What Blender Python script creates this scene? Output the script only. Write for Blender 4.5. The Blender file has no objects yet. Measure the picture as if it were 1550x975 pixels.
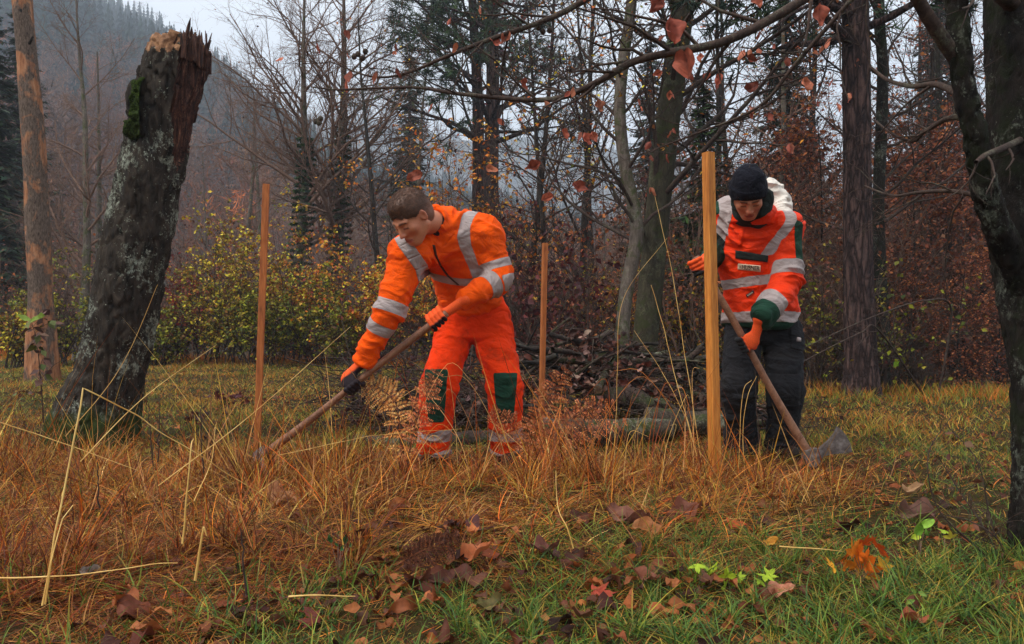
import bpy, math, random
import numpy as np
from mathutils import Vector, Matrix

F, CX, CY, CAMZ = 1150.0, 775.0, 487.5, 0.8
def P(px, py, Y):
    """the point that lies Y metres in front of the camera behind photo pixel (px, py)"""
    return np.array([(px - CX) / F * Y, Y, CAMZ - (py - CY) / F * Y])

scene = bpy.context.scene
COL = scene.collection
RNG = np.random.default_rng(11)

def lin(r, g, b):
    f = lambda c: (c / 255.0 / 12.92) if c / 255.0 <= 0.04045 else ((c / 255.0 + 0.055) / 1.055) ** 2.4
    return np.array([f(r), f(g), f(b)])

# ------------------------------------------------------------------ noise
_LAT = np.random.default_rng(5).random((32, 32, 32)).astype(np.float32)
def vnoise(p):
    p = np.asarray(p, dtype=np.float64)
    i = np.floor(p).astype(np.int64); f = p - i
    f = f * f * (3 - 2 * f)
    x0, y0, z0 = i[..., 0] & 31, i[..., 1] & 31, i[..., 2] & 31
    x1, y1, z1 = (x0 + 1) & 31, (y0 + 1) & 31, (z0 + 1) & 31
    fx, fy, fz = f[..., 0], f[..., 1], f[..., 2]
    L = _LAT
    a = L[x0, y0, z0] * (1 - fx) + L[x1, y0, z0] * fx
    b = L[x0, y1, z0] * (1 - fx) + L[x1, y1, z0] * fx
    c = L[x0, y0, z1] * (1 - fx) + L[x1, y0, z1] * fx
    d = L[x0, y1, z1] * (1 - fx) + L[x1, y1, z1] * fx
    return (a * (1 - fy) + b * fy) * (1 - fz) + (c * (1 - fy) + d * fy) * fz
def fbm(p, octaves=4, lac=2.03, gain=0.5):
    p = np.asarray(p, dtype=np.float64); s = 0; a = 1; n = 0
    for k in range(octaves):
        s = s + a * vnoise(p + 17.3 * k); n += a; a *= gain; p = p * lac
    return s / n
def unit(v):
    v = np.asarray(v, dtype=np.float64)
    return v / np.maximum(np.linalg.norm(v, axis=-1, keepdims=True), 1e-9)
def sstep(a, b, x):
    t = np.clip((x - a) / (b - a), 0, 1); return t * t * (3 - 2 * t)

# ------------------------------------------------------------------ meshes
def tag(o, label=None, cat=None, group=None, kind=None):
    if label: o['label'] = label
    if cat: o['category'] = cat
    if group: o['group'] = group
    if kind: o['kind'] = kind
    return o
def empty(name, loc=(0, 0, 0), label=None, cat=None, group=None, rz=0.0):
    o = bpy.data.objects.new(name, None); COL.objects.link(o)
    o.location = Vector([float(c) for c in loc]); o.rotation_euler = (0, 0, rz); o.empty_display_size = 0.1
    return tag(o, label, cat, group)
def mk(name, V, Fs, mat, parent=None, col=None, smooth=True, attrs=None, base=None):
    """one mesh object; Fs is a face array or a list of them; world coordinates when base is given with a parent"""
    V = np.asarray(V, dtype=np.float32)
    if base is not None: V = V - np.asarray(base, dtype=np.float32)
    if not isinstance(Fs, (list, tuple)): Fs = [Fs]
    Fs = [np.asarray(f, dtype=np.int32) for f in Fs if len(f)]
    me = bpy.data.meshes.new(name)
    nl = sum(f.size for f in Fs); nf = sum(len(f) for f in Fs)
    me.vertices.add(len(V)); me.loops.add(nl); me.polygons.add(nf)
    me.vertices.foreach_set('co', V.ravel())
    me.loops.foreach_set('vertex_index', np.concatenate([f.ravel() for f in Fs]))
    tot = np.concatenate([np.full(len(f), f.shape[1], dtype=np.int32) for f in Fs])
    start = np.concatenate([[0], np.cumsum(tot)[:-1]]).astype(np.int32)
    me.polygons.foreach_set('loop_start', start)
    me.polygons.foreach_set('loop_total', tot)
    me.polygons.foreach_set('use_smooth', np.full(nf, smooth, dtype=bool))
    me.update(calc_edges=True)
    if col is not None:
        a = me.color_attributes.new('Col', 'FLOAT_COLOR', 'POINT')
        c = np.ones((len(V), 4), dtype=np.float32); c[:, :3] = np.asarray(col)[:, :3]
        a.data.foreach_set('color', c.ravel())
    if attrs:
        for k, v in attrs.items():
            a = me.attributes.new(k, 'FLOAT', 'POINT'); a.data.foreach_set('value', np.asarray(v, dtype=np.float32))
    if mat is not None: me.materials.append(mat)
    me.validate()
    o = bpy.data.objects.new(name, me); COL.objects.link(o)
    if parent is not None: o.parent = parent
    if base is not None and parent is None: o.location = Vector([float(c) for c in base])
    return o
def join(parts):
    """parts: list of (V, F, col-or-None) -> V, [F...], col"""
    Vs, Fs, Cs, n = [], {}, [], 0
    for it in parts:
        V, Fq = it[0], it[1]
        for f in (Fq if isinstance(Fq, list) else [Fq]):
            f = np.asarray(f)
            if len(f): Fs.setdefault(f.shape[1], []).append(f + n)
        Vs.append(V); n += len(V)
        if len(it) > 2 and it[2] is not None:
            c = np.asarray(it[2]); Cs.append(np.broadcast_to(c, (len(V), 3)) if c.ndim == 1 else c)
    return np.concatenate(Vs), [np.concatenate(f) for f in Fs.values()], (np.concatenate(Cs) if Cs else None)

def tubes(Pt, R, sides=5, ell=None):
    """Pt (B,N,3), R (B,N) -> V, F (quads); ends drawn in to a point"""
    Pt = np.asarray(Pt, dtype=np.float64); R = np.asarray(R, dtype=np.float64)
    if Pt.ndim == 2: Pt = Pt[None]; R = R[None]
    B, N, _ = Pt.shape
    T = unit(np.gradient(Pt, axis=1))
    m = unit(Pt[:, -1] - Pt[:, 0])
    ref = np.zeros((B, 3)); ref[np.arange(B), np.argmin(np.abs(m), axis=1)] = 1
    U = unit(np.cross(T, ref[:, None, :])); W = np.cross(T, U)
    a = np.arange(sides) * 2 * math.pi / sides
    c, s = np.cos(a), np.sin(a)
    V = Pt[:, :, None, :] + R[:, :, None, None] * (c[:, None] * U[:, :, None, :] + s[:, None] * W[:, :, None, :])
    V = V.reshape(-1, 3)
    b = (np.arange(B) * N * sides)[:, None, None]
    i = (np.arange(N - 1) * sides)[None, :, None]
    j = np.arange(sides)[None, None, :]; j2 = (j + 1) % sides
    Fq = np.stack([b + i + j, b + i + j2, b + i + sides + j2, b + i + sides + j], axis=-1).reshape(-1, 4)
    return V, Fq
def tube1(pts, rad, sides=12, capped=True):
    """one closed tube"""
    pts = np.asarray(pts, dtype=np.float64); rad = np.broadcast_to(np.asarray(rad, dtype=np.float64), (len(pts),)).copy()
    if capped:
        d0 = unit(pts[0] - pts[1]); d1 = unit(pts[-1] - pts[-2])
        pts = np.vstack([pts[0] + d0 * 1e-4, pts[0], pts, ])
        pts = np.vstack([pts, pts[-1] + d1 * 0, pts[-1] + d1 * 1e-4])
        rad = np.concatenate([[1e-4, rad[0] * .93], rad, [rad[-1] * .93, 1e-4]])
        pts[2] = pts[2] - d0 * rad[2] * .06; pts[-3] = pts[-3] - d1 * rad[-3] * .06
        T = unit(np.gradient(pts, axis=0))
    return tubes(pts[None], rad[None], sides)
def spline(ctrl, n):
    """Catmull-Rom through control points (K, D)"""
    c = np.asarray(ctrl, dtype=np.float64); K = len(c)
    e = np.vstack([2 * c[0] - c[1], c, 2 * c[-1] - c[-2]])
    t = np.linspace(0, K - 1 - 1e-9, n); i = t.astype(int); f = (t - i)[:, None]
    p0, p1, p2, p3 = e[i], e[i + 1], e[i + 2], e[i + 3]
    return 0.5 * (2 * p1 + (p2 - p0) * f + (2 * p0 - 5 * p1 + 4 * p2 - p3) * f ** 2 + (3 * p1 - p0 - 3 * p2 + p3) * f ** 3)
def box(c, ax, half, bev=0.0):
    """box with axes ax (3,3 rows), half sizes, slightly chamfered corners"""
    c = np.asarray(c); h = np.asarray(half, dtype=float); ax = np.asarray(ax)
    V = []
    b = bev
    for sz in (-1, 1):
        for (sx, sy) in ((-1, -1), (1, -1), (1, 1), (-1, 1)):
            o = []
            pts = [(sx * (h[0] - b), sy * h[1]), (sx * h[0], sy * (h[1] - b))] if sx * sy > 0 else [(sx * h[0], sy * (h[1] - b)), (sx * (h[0] - b), sy * h[1])]
            if (sx, sy) == (-1, -1): pts = [(-h[0], -h[1] + b), (-h[0] + b, -h[1])]
            if (sx, sy) == (1, -1): pts = [(h[0] - b, -h[1]), (h[0], -h[1] + b)]
            if (sx, sy) == (1, 1): pts = [(h[0], h[1] - b), (h[0] - b, h[1])]
            if (sx, sy) == (-1, 1): pts = [(-h[0] + b, h[1]), (-h[0], h[1] - b)]
            for p in pts: V.append(c + ax[0] * p[0] + ax[1] * p[1] + ax[2] * sz * h[2])
    V = np.array(V)
    F4 = [[k, (k + 1) % 8, 8 + (k + 1) % 8, 8 + k] for k in range(8)]
    F8 = [[7, 6, 5, 4, 3, 2, 1, 0], [8, 9, 10, 11, 12, 13, 14, 15]]
    return V, [np.array(F4), np.array(F8)]

# ------------------------------------------------------------------ signed distance fields
class Field:
    def __init__(self, lo, hi, h):
        self.lo = np.asarray(lo, float); self.h = h
        self.n = np.ceil((np.asarray(hi, float) - self.lo) / h).astype(int) + 1
        self.D = np.full(self.n, 0.2, dtype=np.float32)
    def _sl(self, lo, hi, m):
        a = np.clip(np.floor((np.asarray(lo) - m - self.lo) / self.h).astype(int), 0, self.n)
        b = np.clip(np.ceil((np.asarray(hi) + m - self.lo) / self.h).astype(int) + 1, 0, self.n)
        if np.any(b <= a): return None, None
        g = [(self.lo[i] + np.arange(a[i], b[i]) * self.h).astype(np.float32) for i in range(3)]
        Pp = np.stack(np.meshgrid(*g, indexing='ij'), axis=-1)
        return tuple(slice(a[i], b[i]) for i in range(3)), Pp
    def op(self, prim, k=0.02, mode='add'):
        fn, lo, hi = prim
        sl, Pp = self._sl(lo, hi, 0.03 + k)
        if sl is None: return
        d = fn(Pp).astype(np.float32); D = self.D[sl]
        if mode == 'add':
            h = np.maximum(k - np.abs(D - d), 0) / max(k, 1e-6)
            self.D[sl] = np.minimum(D, d) - h * h * k * 0.25
        else:
            d = -d; h = np.maximum(k - np.abs(D - d), 0) / max(k, 1e-6)
            self.D[sl] = np.maximum(D, d) + h * h * k * 0.25
    def mesh(self):
        return surfnets(self.D, self.lo, self.h)
def surfnets(D, lo, h):
    s = D < 0
    c = np.zeros(np.array(D.shape) - 1, dtype=np.int8)
    for i in (0, 1):
        for j in (0, 1):
            for k in (0, 1):
                c += s[i:D.shape[0] - 1 + i, j:D.shape[1] - 1 + j, k:D.shape[2] - 1 + k]
    act = (c > 0) & (c < 8)
    I = np.argwhere(act)
    idx = np.full(act.shape, -1, dtype=np.int32); idx[act] = np.arange(len(I))
    acc = np.zeros((len(I), 3)); cnt = np.zeros(len(I))
    for ax in range(3):
        o1, o2 = [a for a in range(3) if a != ax]
        for u in (0, 1):
            for v in (0, 1):
                A = I.copy(); A[:, o1] += u; A[:, o2] += v
                Bq = A.copy(); Bq[:, ax] += 1
                d0 = D[A[:, 0], A[:, 1], A[:, 2]]; d1 = D[Bq[:, 0], Bq[:, 1], Bq[:, 2]]
                m = (d0 < 0) != (d1 < 0)
                t = d0[m] / (d0[m] - d1[m])
                p = A[m].astype(float); p[:, ax] += t
                acc[m] += p; cnt[m] += 1
    V = np.asarray(lo) + (acc / cnt[:, None]) * h
    Fs = []
    for ax in range(3):
        o1, o2 = (ax + 1) % 3, (ax + 2) % 3
        a = [slice(None)] * 3; b = [slice(None)] * 3
        a[ax] = slice(0, D.shape[ax] - 1); b[ax] = slice(1, D.shape[ax])
        for o in (o1, o2):
            a[o] = slice(1, D.shape[o] - 1); b[o] = slice(1, D.shape[o] - 1)
        sa, sb = s[tuple(a)], s[tuple(b)]
        E = np.argwhere(sa != sb); flip = sa[tuple(E.T)]
        E[:, o1] += 1; E[:, o2] += 1
        def cell(du, dv):
            q = E.copy(); q[:, o1] += du; q[:, o2] += dv
            return idx[q[:, 0], q[:, 1], q[:, 2]]
        q = np.stack([cell(-1, -1), cell(0, -1), cell(0, 0), cell(-1, 0)], axis=1)
        q[~flip] = q[~flip][:, ::-1]
        Fs.append(q)
    return V, np.concatenate(Fs)
def rc(a, b, r1, r2=None, sq=None):
    """round cone; sq=(axis, factor) flattens the section along an axis"""
    a = np.asarray(a, float); b = np.asarray(b, float); r2 = r1 if r2 is None else r2
    ab = b - a; L2 = float(ab @ ab) + 1e-12; rm = max(r1, r2)
    def fn(p):
        q = p - a
        t = np.clip((q @ ab) / L2, 0, 1)
        v = q - t[..., None] * ab
        if sq is not None:
            ax = np.asarray(sq[0]); v = v + (v @ ax)[..., None] * ax * (1 / sq[1] - 1)
            return (np.linalg.norm(v, axis=-1) - (r1 + (r2 - r1) * t)) * min(1, sq[1] ** .5)
        return np.linalg.norm(v, axis=-1) - (r1 + (r2 - r1) * t)
    return fn, np.minimum(a, b) - rm, np.maximum(a, b) + rm
def ell(c, r, ax=None):
    c = np.asarray(c, float); r = np.asarray(r, float); ax = np.eye(3) if ax is None else np.asarray(ax)
    e = np.sqrt(((ax * r[:, None]) ** 2).sum(0))
    def fn(p):
        q = (p - c) @ ax.T
        k0 = np.linalg.norm(q / r, axis=-1); k1 = np.linalg.norm(q / (r * r), axis=-1)
        return k0 * (k0 - 1) / np.maximum(k1, 1e-6)
    return fn, c - e, c + e
def loft(spine, front, prof, cap=0.02):
    """elliptical sections along a curved spine. spine (K,3), prof rows (rx, ry) per spine point; front = depth axis"""
    sp = np.asarray(spine, float); pr = np.asarray(prof, float)
    n = {2: 2, 3: 6, 4: 8}.get(len(sp), 9); S = spline(sp, n); Rr = spline(pr, n)
    T = unit(np.gradient(S, axis=0)); fr = np.asarray(front, float)
    if fr.ndim == 1: fr = np.repeat(fr[None], n, 0)
    else: fr = spline(fr, n)
    X = unit(np.cross(T, fr)); Yv = np.cross(X, T)
    rm = Rr.max()
    def fn(p):
        best = np.full(p.shape[:-1], 1e3); d = np.full(p.shape[:-1], 1e3)
        for i in range(n - 1):
            ab = S[i + 1] - S[i]; L2 = float(ab @ ab)
            t0 = ((p - S[i]) @ ab) / L2; t = np.clip(t0, 0, 1)
            v = p - (S[i] + t[..., None] * ab)
            dist = np.linalg.norm(v, axis=-1)
            rx = Rr[i, 0] + (Rr[i + 1, 0] - Rr[i, 0]) * t; ry = Rr[i, 1] + (Rr[i + 1, 1] - Rr[i, 1]) * t
            x = v @ X[i]; y = v @ Yv[i]; z = v @ T[i]
            k = np.sqrt((x / rx) ** 2 + (y / ry) ** 2 + (z / cap) ** 2)
            dd = (k - 1) * np.minimum(rx, ry)
            d = np.minimum(d, dd)
        return d
    return fn, S.min(0) - rm, S.max(0) + rm
# ------------------------------------------------------------------ materials
class N:
    def __init__(self, name):
        self.m = bpy.data.materials.new(name); self.m.use_nodes = True
        self.t = self.m.node_tree; self.t.nodes.clear()
        self.out = self.t.nodes.new('ShaderNodeOutputMaterial')
        self.b = self.t.nodes.new('ShaderNodeBsdfPrincipled')
        self.t.links.new(self.b.outputs[0], self.out.inputs['Surface'])
        self.tc = self.t.nodes.new('ShaderNodeTexCoord')
    def n(self, kind, **kw):
        x = self.t.nodes.new('ShaderNode' + kind)
        for k, v in kw.items():
            if k in x.inputs: x.inputs[k].default_value = v
            else: setattr(x, k, v)
        return x
    def l(self, a, b): self.t.links.new(a, b)
    def coords(self, scale=(1, 1, 1), src='Object'):
        mp = self.n('Mapping'); mp.inputs['Scale'].default_value = scale
        self.l(self.tc.outputs[src], mp.inputs['Vector']); return mp.outputs[0]
    def noise(self, scale=5, detail=6, rough=.6, sc=(1, 1, 1), dist=0.0):
        x = self.n('TexNoise'); x.inputs['Scale'].default_value = scale; x.inputs['Detail'].default_value = detail
        x.inputs['Roughness'].default_value = rough; x.inputs['Distortion'].default_value = dist
        self.l(self.coords(sc), x.inputs['Vector']); return x.outputs['Fac']
    def voro(self, scale=5, sc=(1, 1, 1), feature='F1', out='Distance'):
        x = self.n('TexVoronoi'); x.feature = feature; x.inputs['Scale'].default_value = scale
        self.l(self.coords(sc), x.inputs['Vector']); return x.outputs[out]
    def ramp(self, fac, stops, interp='LINEAR'):
        x = self.n('ValToRGB'); x.color_ramp.interpolation = interp
        while len(x.color_ramp.elements) > 1: x.color_ramp.elements.remove(x.color_ramp.elements[0])
        for i, (p, c) in enumerate(stops):
            e = x.color_ramp.elements[0] if i == 0 else x.color_ramp.elements.new(p)
            e.position = p; c = c if hasattr(c, '__len__') else (c, c, c); e.color = (float(c[0]), float(c[1]), float(c[2]), 1)
        self.l(fac, x.inputs[0]); return x.outputs['Color']
    def mix(self, fac, a, b, mode='MIX'):
        x = self.n('Mix'); x.data_type = 'RGBA'; x.blend_type = mode
        for s, v in ((x.inputs[0], fac), (x.inputs[6], a), (x.inputs[7], b)):
            if hasattr(v, 'is_output'): self.l(v, s)
            elif hasattr(v, '__len__'): s.default_value = (float(v[0]), float(v[1]), float(v[2]), 1)
            else: s.default_value = v
        return x.outputs[2]
    def math(self, op, a, b=0.0):
        x = self.n('Math'); x.operation = op
        for s, v in ((x.inputs[0], a), (x.inputs[1], b)):
            if hasattr(v, 'is_output'): self.l(v, s)
            else: s.default_value = v
        return x.outputs[0]
    def attr(self, name='Col', out='Color'):
        x = self.n('Attribute'); x.attribute_name = name; return x.outputs[out]
    def bump(self, h, strength=.3, dist=.01, prev=None):
        x = self.n('Bump'); x.inputs['Strength'].default_value = strength; x.inputs['Distance'].default_value = dist
        self.l(h, x.inputs['Height'])
        if prev: self.l(prev, x.inputs['Normal'])
        return x.outputs[0]
    def done(self, col, rough=.8, bump=None, spec=.3, **kw):
        for s, v in (('Base Color', col), ('Roughness', rough), ('Specular IOR Level', spec)):
            if hasattr(v, 'is_output'): self.l(v, self.b.inputs[s])
            elif hasattr(v, '__len__'): self.b.inputs[s].default_value = (float(v[0]), float(v[1]), float(v[2]), 1)
            else: self.b.inputs[s].default_value = v
        if bump is not None: self.l(bump, self.b.inputs['Normal'])
        for k, v in kw.items():
            self.b.inputs[k.replace('_', ' ')].default_value = v
        return self.m
def cloth_mat(name, c, scale=220, dirt=None, rough=.85, wr=.25, dirt_amt=.5):
    m = N(name)
    n1 = m.noise(9, 5, .6); n2 = m.noise(scale, 3, .6); n3 = m.noise(28, 4, .6, dist=.6)
    c = np.asarray(c)
    base = m.ramp(n1, [(.3, c * .86), (.7, c * 1.08)])
    if dirt is not None:
        f = m.ramp(m.noise(5.5, 7, .72, dist=.4), [(.52, 0), (.74, dirt_amt)])
        base = m.mix(f, base, dirt)
    n4 = m.noise(7, 3, .5, (1, 1, 1.6), 1.6); bp = m.bump(n4, .5, .05); bp = m.bump(n3, wr, .014, bp); bp = m.bump(n2, .35, .0012, bp)
    return m.done(base, rough, bp, .12, Sheen_Weight=.02)
def attr_mat(name, rough=.7, scale=60, amt=.25, spec=.3, bump=.2, bd=.003, **kw):
    m = N(name); n1 = m.noise(scale, 4, .6)
    c = m.mix(1.0, m.attr(), m.ramp(n1, [(.3, 1 - amt), (.7, 1 + amt * .4)]), 'MULTIPLY')
    return m.done(c, rough, m.bump(n1, bump, bd), spec, **kw)
def leaf_mat(name, rough=.55, trans=.25, spec=.35):
    m = N(name); n1 = m.noise(70, 3, .6)
    c = m.mix(1.0, m.attr(), m.ramp(n1, [(.3, .75), (.7, 1.1)]), 'MULTIPLY')
    m.done(c, rough, None, spec)
    tr = m.n('BsdfTranslucent'); m.l(c, tr.inputs[0])
    mx = m.n('MixShader'); mx.inputs[0].default_value = trans
    m.l(m.b.outputs[0], mx.inputs[1]); m.l(tr.outputs[0], mx.inputs[2]); m.l(mx.outputs[0], m.out.inputs['Surface'])
    return m.m

M = {}
ORANGE = lin(246, 86, 4); ORANGE2 = lin(238, 56, 6)
M['fleece'] = cloth_mat('orange_fleece', ORANGE, 300, lin(150, 62, 22), wr=.35, dirt_amt=.35)
M['work_orange'] = cloth_mat('orange_twill', lin(240, 60, 6), 260, lin(92, 38, 20), wr=.4, dirt_amt=.75)
M['jacket_red'] = cloth_mat('red_orange_shell', ORANGE2, 350, lin(150, 55, 30), rough=.6, wr=.35, dirt_amt=.3)
M['green'] = cloth_mat('dark_green_twill', lin(30, 62, 46), 260, lin(35, 35, 25), wr=.3)
M['char'] = cloth_mat('charcoal_twill', lin(33, 32, 34), 260, lin(52, 44, 36), wr=.4, dirt_amt=.3)
M['grey_tape'] = cloth_mat('reflective_tape', lin(168, 152, 146), 400, lin(120, 95, 80), rough=.45, wr=.25, dirt_amt=.35)
M['knit_black'] = cloth_mat('black_knit', lin(24, 24, 32), 130, wr=.2)
M['hood_white'] = cloth_mat('white_lining', lin(225, 214, 200), 260, lin(160, 140, 110), wr=.3, dirt_amt=.3)
M['collar'] = cloth_mat('dark_collar_cloth', lin(40, 44, 40), 200)
M['boot'] = cloth_mat('dark_boot_leather', lin(40, 32, 26), 120, lin(80, 58, 36), rough=.6)
M['skin'] = None
m = N('skin'); n1 = m.noise(90, 4, .6)
c = m.mix(1.0, m.attr(), m.ramp(n1, [(.3, .93), (.7, 1.05)]), 'MULTIPLY')
M['skin'] = m.done(c, .5, m.bump(n1, .12, .001), .4, Subsurface_Weight=.05, Subsurface_Scale=.01)
M['glove'] = attr_mat('knitted_glove', .8, 260, .25, .25, .5, .0015)
M['hair'] = attr_mat('short_brown_hair', .55, 200, .35, .4, .3, .002)
m = N('weathered_handle_wood'); g = m.noise(14, 8, .7, (1, 1, 1), .5); g2 = m.noise(120, 4, .6)
M['handle'] = m.done(m.mix(.35, m.ramp(g, [(.28, lin(66, 42, 30)), (.5, lin(132, 88, 62)), (.72, lin(168, 124, 96))]), m.ramp(g2, [(.35, lin(70, 44, 34)), (.6, lin(150, 104, 76))])), .55, m.bump(g2, .4, .002), .35)
m = N('forged_steel'); g = m.noise(26, 8, .7); g2 = m.noise(160, 4, .6)
M['steel'] = m.done(m.ramp(g, [(.3, lin(66, 54, 48)), (.5, lin(104, 92, 86)), (.72, lin(148, 138, 132))]), m.ramp(g, [(.3, .7), (.7, .42)]), m.bump(g2, .4, .002), .5, Metallic=.3)
m = N('dark_zip'); M['zip'] = m.done(lin(58, 36, 28), .5)
m = N('print_black'); M['ink'] = m.done(lin(18, 16, 22), .5)
m = N('print_cream'); M['cream'] = m.done(lin(220, 190, 160), .6)

# ------------------------------------------------------------------ people
def frame_for(f, u=None, roll=0.0):
    f = unit(f); z = np.array([0, 0, 1.0]) if u is None else np.asarray(u, float)
    r = unit(np.cross(f, z)); u = np.cross(r, f)
    if roll: r, u = r * math.cos(roll) + u * math.sin(roll), u * math.cos(roll) - r * math.sin(roll)
    return r, f, u        # right-ish, forward, up
def head_ops(c, fr, s):
    r, f, u = fr; A = np.array([r, f, u])
    L = lambda x, y, z: c + s * (x * r + y * f + z * u)
    o = []
    o.append((ell(L(0, -.018, .030), np.array([.076, .094, .084]) * s, A), .02, 'add'))
    o.append((ell(L(0, .026, -.030), np.array([.060, .064, .080]) * s, A), .03, 'add'))
    o.append((ell(L(0, .066, -.094), np.array([.024, .019, .017]) * s, A), .03, 'add'))
    for q in (-1, 1):
        o.append((rc(L(q * .054, -.005, -.052), L(q * .018, .058, -.094), .017 * s, .015 * s), .03, 'add'))
        o.append((ell(L(q * .041, .056, -.022), np.array([.020, .018, .016]) * s, A), .03, 'add'))
        o.append((rc(L(q * .012, .082, .020), L(q * .042, .069, .022), .0085 * s, .007 * s), .014, 'add'))
    for q in (-1, 1):
        o.append((ell(L(q * .031, .094, .001), np.array([.019, .0145, .0115]) * s, A), .012, 'sub'))
    for q in (-1, 1):
        o.append((ell(L(q * .031, .0715, .000), np.array([.0135, .0125, .0105]) * s, A), .004, 'add'))
    o.append((rc(L(0, .082, .012), L(0, .105, -.030), .0075 * s, .0105 * s), .012, 'add'))
    for q in (-1, 1): o.append((ell(L(q * .011, .095, -.033), np.array([.0075, .010, .007]) * s, A), .008, 'add'))
    o.append((rc(L(-.020, .083, -.061), L(.020, .083, -.061), .0055 * s), .007, 'add'))
    o.append((rc(L(-.011, .088, -.060), L(.011, .088, -.060), .0060 * s), .006, 'add'))
    o.append((rc(L(-.014, .085, -.073), L(.014, .085, -.073), .0075 * s), .007, 'add'))
    o.append((rc(L(-.022, .0935, -.0665), L(.022, .0935, -.0665), .0022 * s), .004, 'sub'))
    for q in (-1, 1):
        e = unit(f * .35 + q * r * 1.0); e2 = unit(np.cross(e, u)); E = np.array([e, e2, u])
        o.append((ell(L(q * .079, -.008, -.006), np.array([.008, .017, .029]) * s, E), .008, 'add'))
        o.append((ell(L(q * .086, .000, -.002), np.array([.0095, .012, .021]) * s, E), .005, 'sub'))
    return o
def skin_cols(V, c, fr, s, ruddy=1.0):
    r, f, u = fr; q = (V - c) / s; x, y, z = q @ r, q @ f, q @ u
    base = np.broadcast_to(lin(196, 126, 92), V.shape).copy()
    def blend(w, col): nonlocal base; base = base * (1 - w[:, None]) + col * w[:, None]
    face = (np.abs(x) < .1) & (z > -.14)
    blend(np.exp(-(((np.abs(x) - .042) / .02) ** 2 + ((z + .03) / .022) ** 2)) * (y > .03) * .35, lin(190, 92, 70))
    blend(np.exp(-((x / .014) ** 2 + ((z + .03) / .014) ** 2)) * (y > .085) * .5, lin(198, 90, 74))
    blend(np.exp(-((np.abs(x) - .084) / .01) ** 2) * (np.abs(z) < .04) * face * .4, lin(186, 96, 74))
    lip = (np.abs(z + .067) < .0125 - .25 * np.abs(x)) & (np.abs(x) < .025) & (y > .07)
    blend(lip * .75, lin(168, 74, 70))
    blend(((np.abs(z + .0665) < .0018) & (np.abs(x) < .024) & (y > .07)) * .8, lin(90, 36, 34))
    brow = np.exp(-(((z - .0235 + .25 * np.maximum(np.abs(x) - .03, 0)) / .005) ** 2)) * (np.abs(x) > .011) * (np.abs(x) < .048) * (y > .03)
    blend(brow * .95, lin(52, 32, 22))
    lash = np.exp(-(((z + .0045 + .1 * np.abs(np.abs(x) - .031)) / .0036) ** 2)) * (np.abs(np.abs(x) - .031) < .0145) * (y > .05)
    blend(lash * .85, lin(40, 24, 20))
    return base
def grip_ops(hc, h, w, n, rh, fat=0.0, wrist=None):
    """palm, four fingers round the handle and a thumb; h towards the thumb side, n towards the back of the hand, w wrist->knuckles"""
    A = np.array([h, n, w]); o = []; g = fat
    pal = hc + n * (rh + .017) - w * .012
    o.append((ell(pal - w * .004, (.043 + g, .0175 + g, .040 + g), A), .01, 'add'))
    o.append((ell(pal + w * .004 + n * .001, (.041 + g, .0145 + g, .028 + g), A), .008, 'add'))
    lens = [1.0, 1.08, 1.03, .86]
    for i in range(4):
        off = h * (.0345 - i * .0232)
        R = rh + .0105 + g * .4
        pol = lambda deg, rr=R: hc + off + rr * (n * math.cos(math.radians(deg)) + w * math.sin(math.radians(deg)))
        kn = hc + off + n * (rh + .017) + w * .026
        a2 = 100 + 8 * i; k = lens[i]
        pts = [kn, pol(78 , R + .004), pol(78 + 62 * k), pol(78 + 115 * k, R - .001)]
        rr = [.0112, .0105, .0098, .0086]
        for j in range(3):
            o.append((rc(pts[j], pts[j + 1], rr[j] + g, rr[j + 1] + g), .0022, 'add'))
        o.append((ell(kn + n * .002, (.0112 + g,) * 3), .005, 'add'))
    b0 = pal + h * .026 - w * .026 - n * .004
    R = rh + .0115 + g * .4
    tp = lambda deg, hh: hc + h * hh + R * (n * math.cos(math.radians(deg)) - w * math.sin(math.radians(deg)))
    pts = [b0, tp(62, .044), tp(108, .050), tp(150, .040)]; rr = [.0155, .0130, .0118, .0100]
    for j in range(3): o.append((rc(pts[j], pts[j + 1], rr[j] + g, rr[j + 1] + g), .006, 'add'))
    if wrist is not None:
        o.append((rc(pal - w * .030, wrist, .026 + g, .027 + g, (unit(n), .85)), .02, 'add'))
    return o
def grip_frame(hc, axis, wrist, prefer):
    h = unit(axis); v = np.asarray(hc) - wrist; w = unit(v - (v @ h) * h)
    n = np.cross(h, w); n = n if n @ np.asarray(prefer) > 0 else -n
    ph = math.radians(34); n, w = n * math.cos(ph) - w * math.sin(ph), w * math.cos(ph) + n * math.sin(ph)
    return h, w, n
def build(ops, lo, hi, vox):
    fl = Field(lo, hi, vox)
    for prim, k, mode in ops: fl.op(prim, k, mode)
    return fl.mesh()
def normals(V, Fq):
    a, b, c, d = (V[Fq[:, i]] for i in range(4)); fn = np.cross(c - a, d - b)
    n = np.zeros_like(V)
    for i in range(4): np.add.at(n, Fq[:, i], fn)
    return unit(n)
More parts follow.
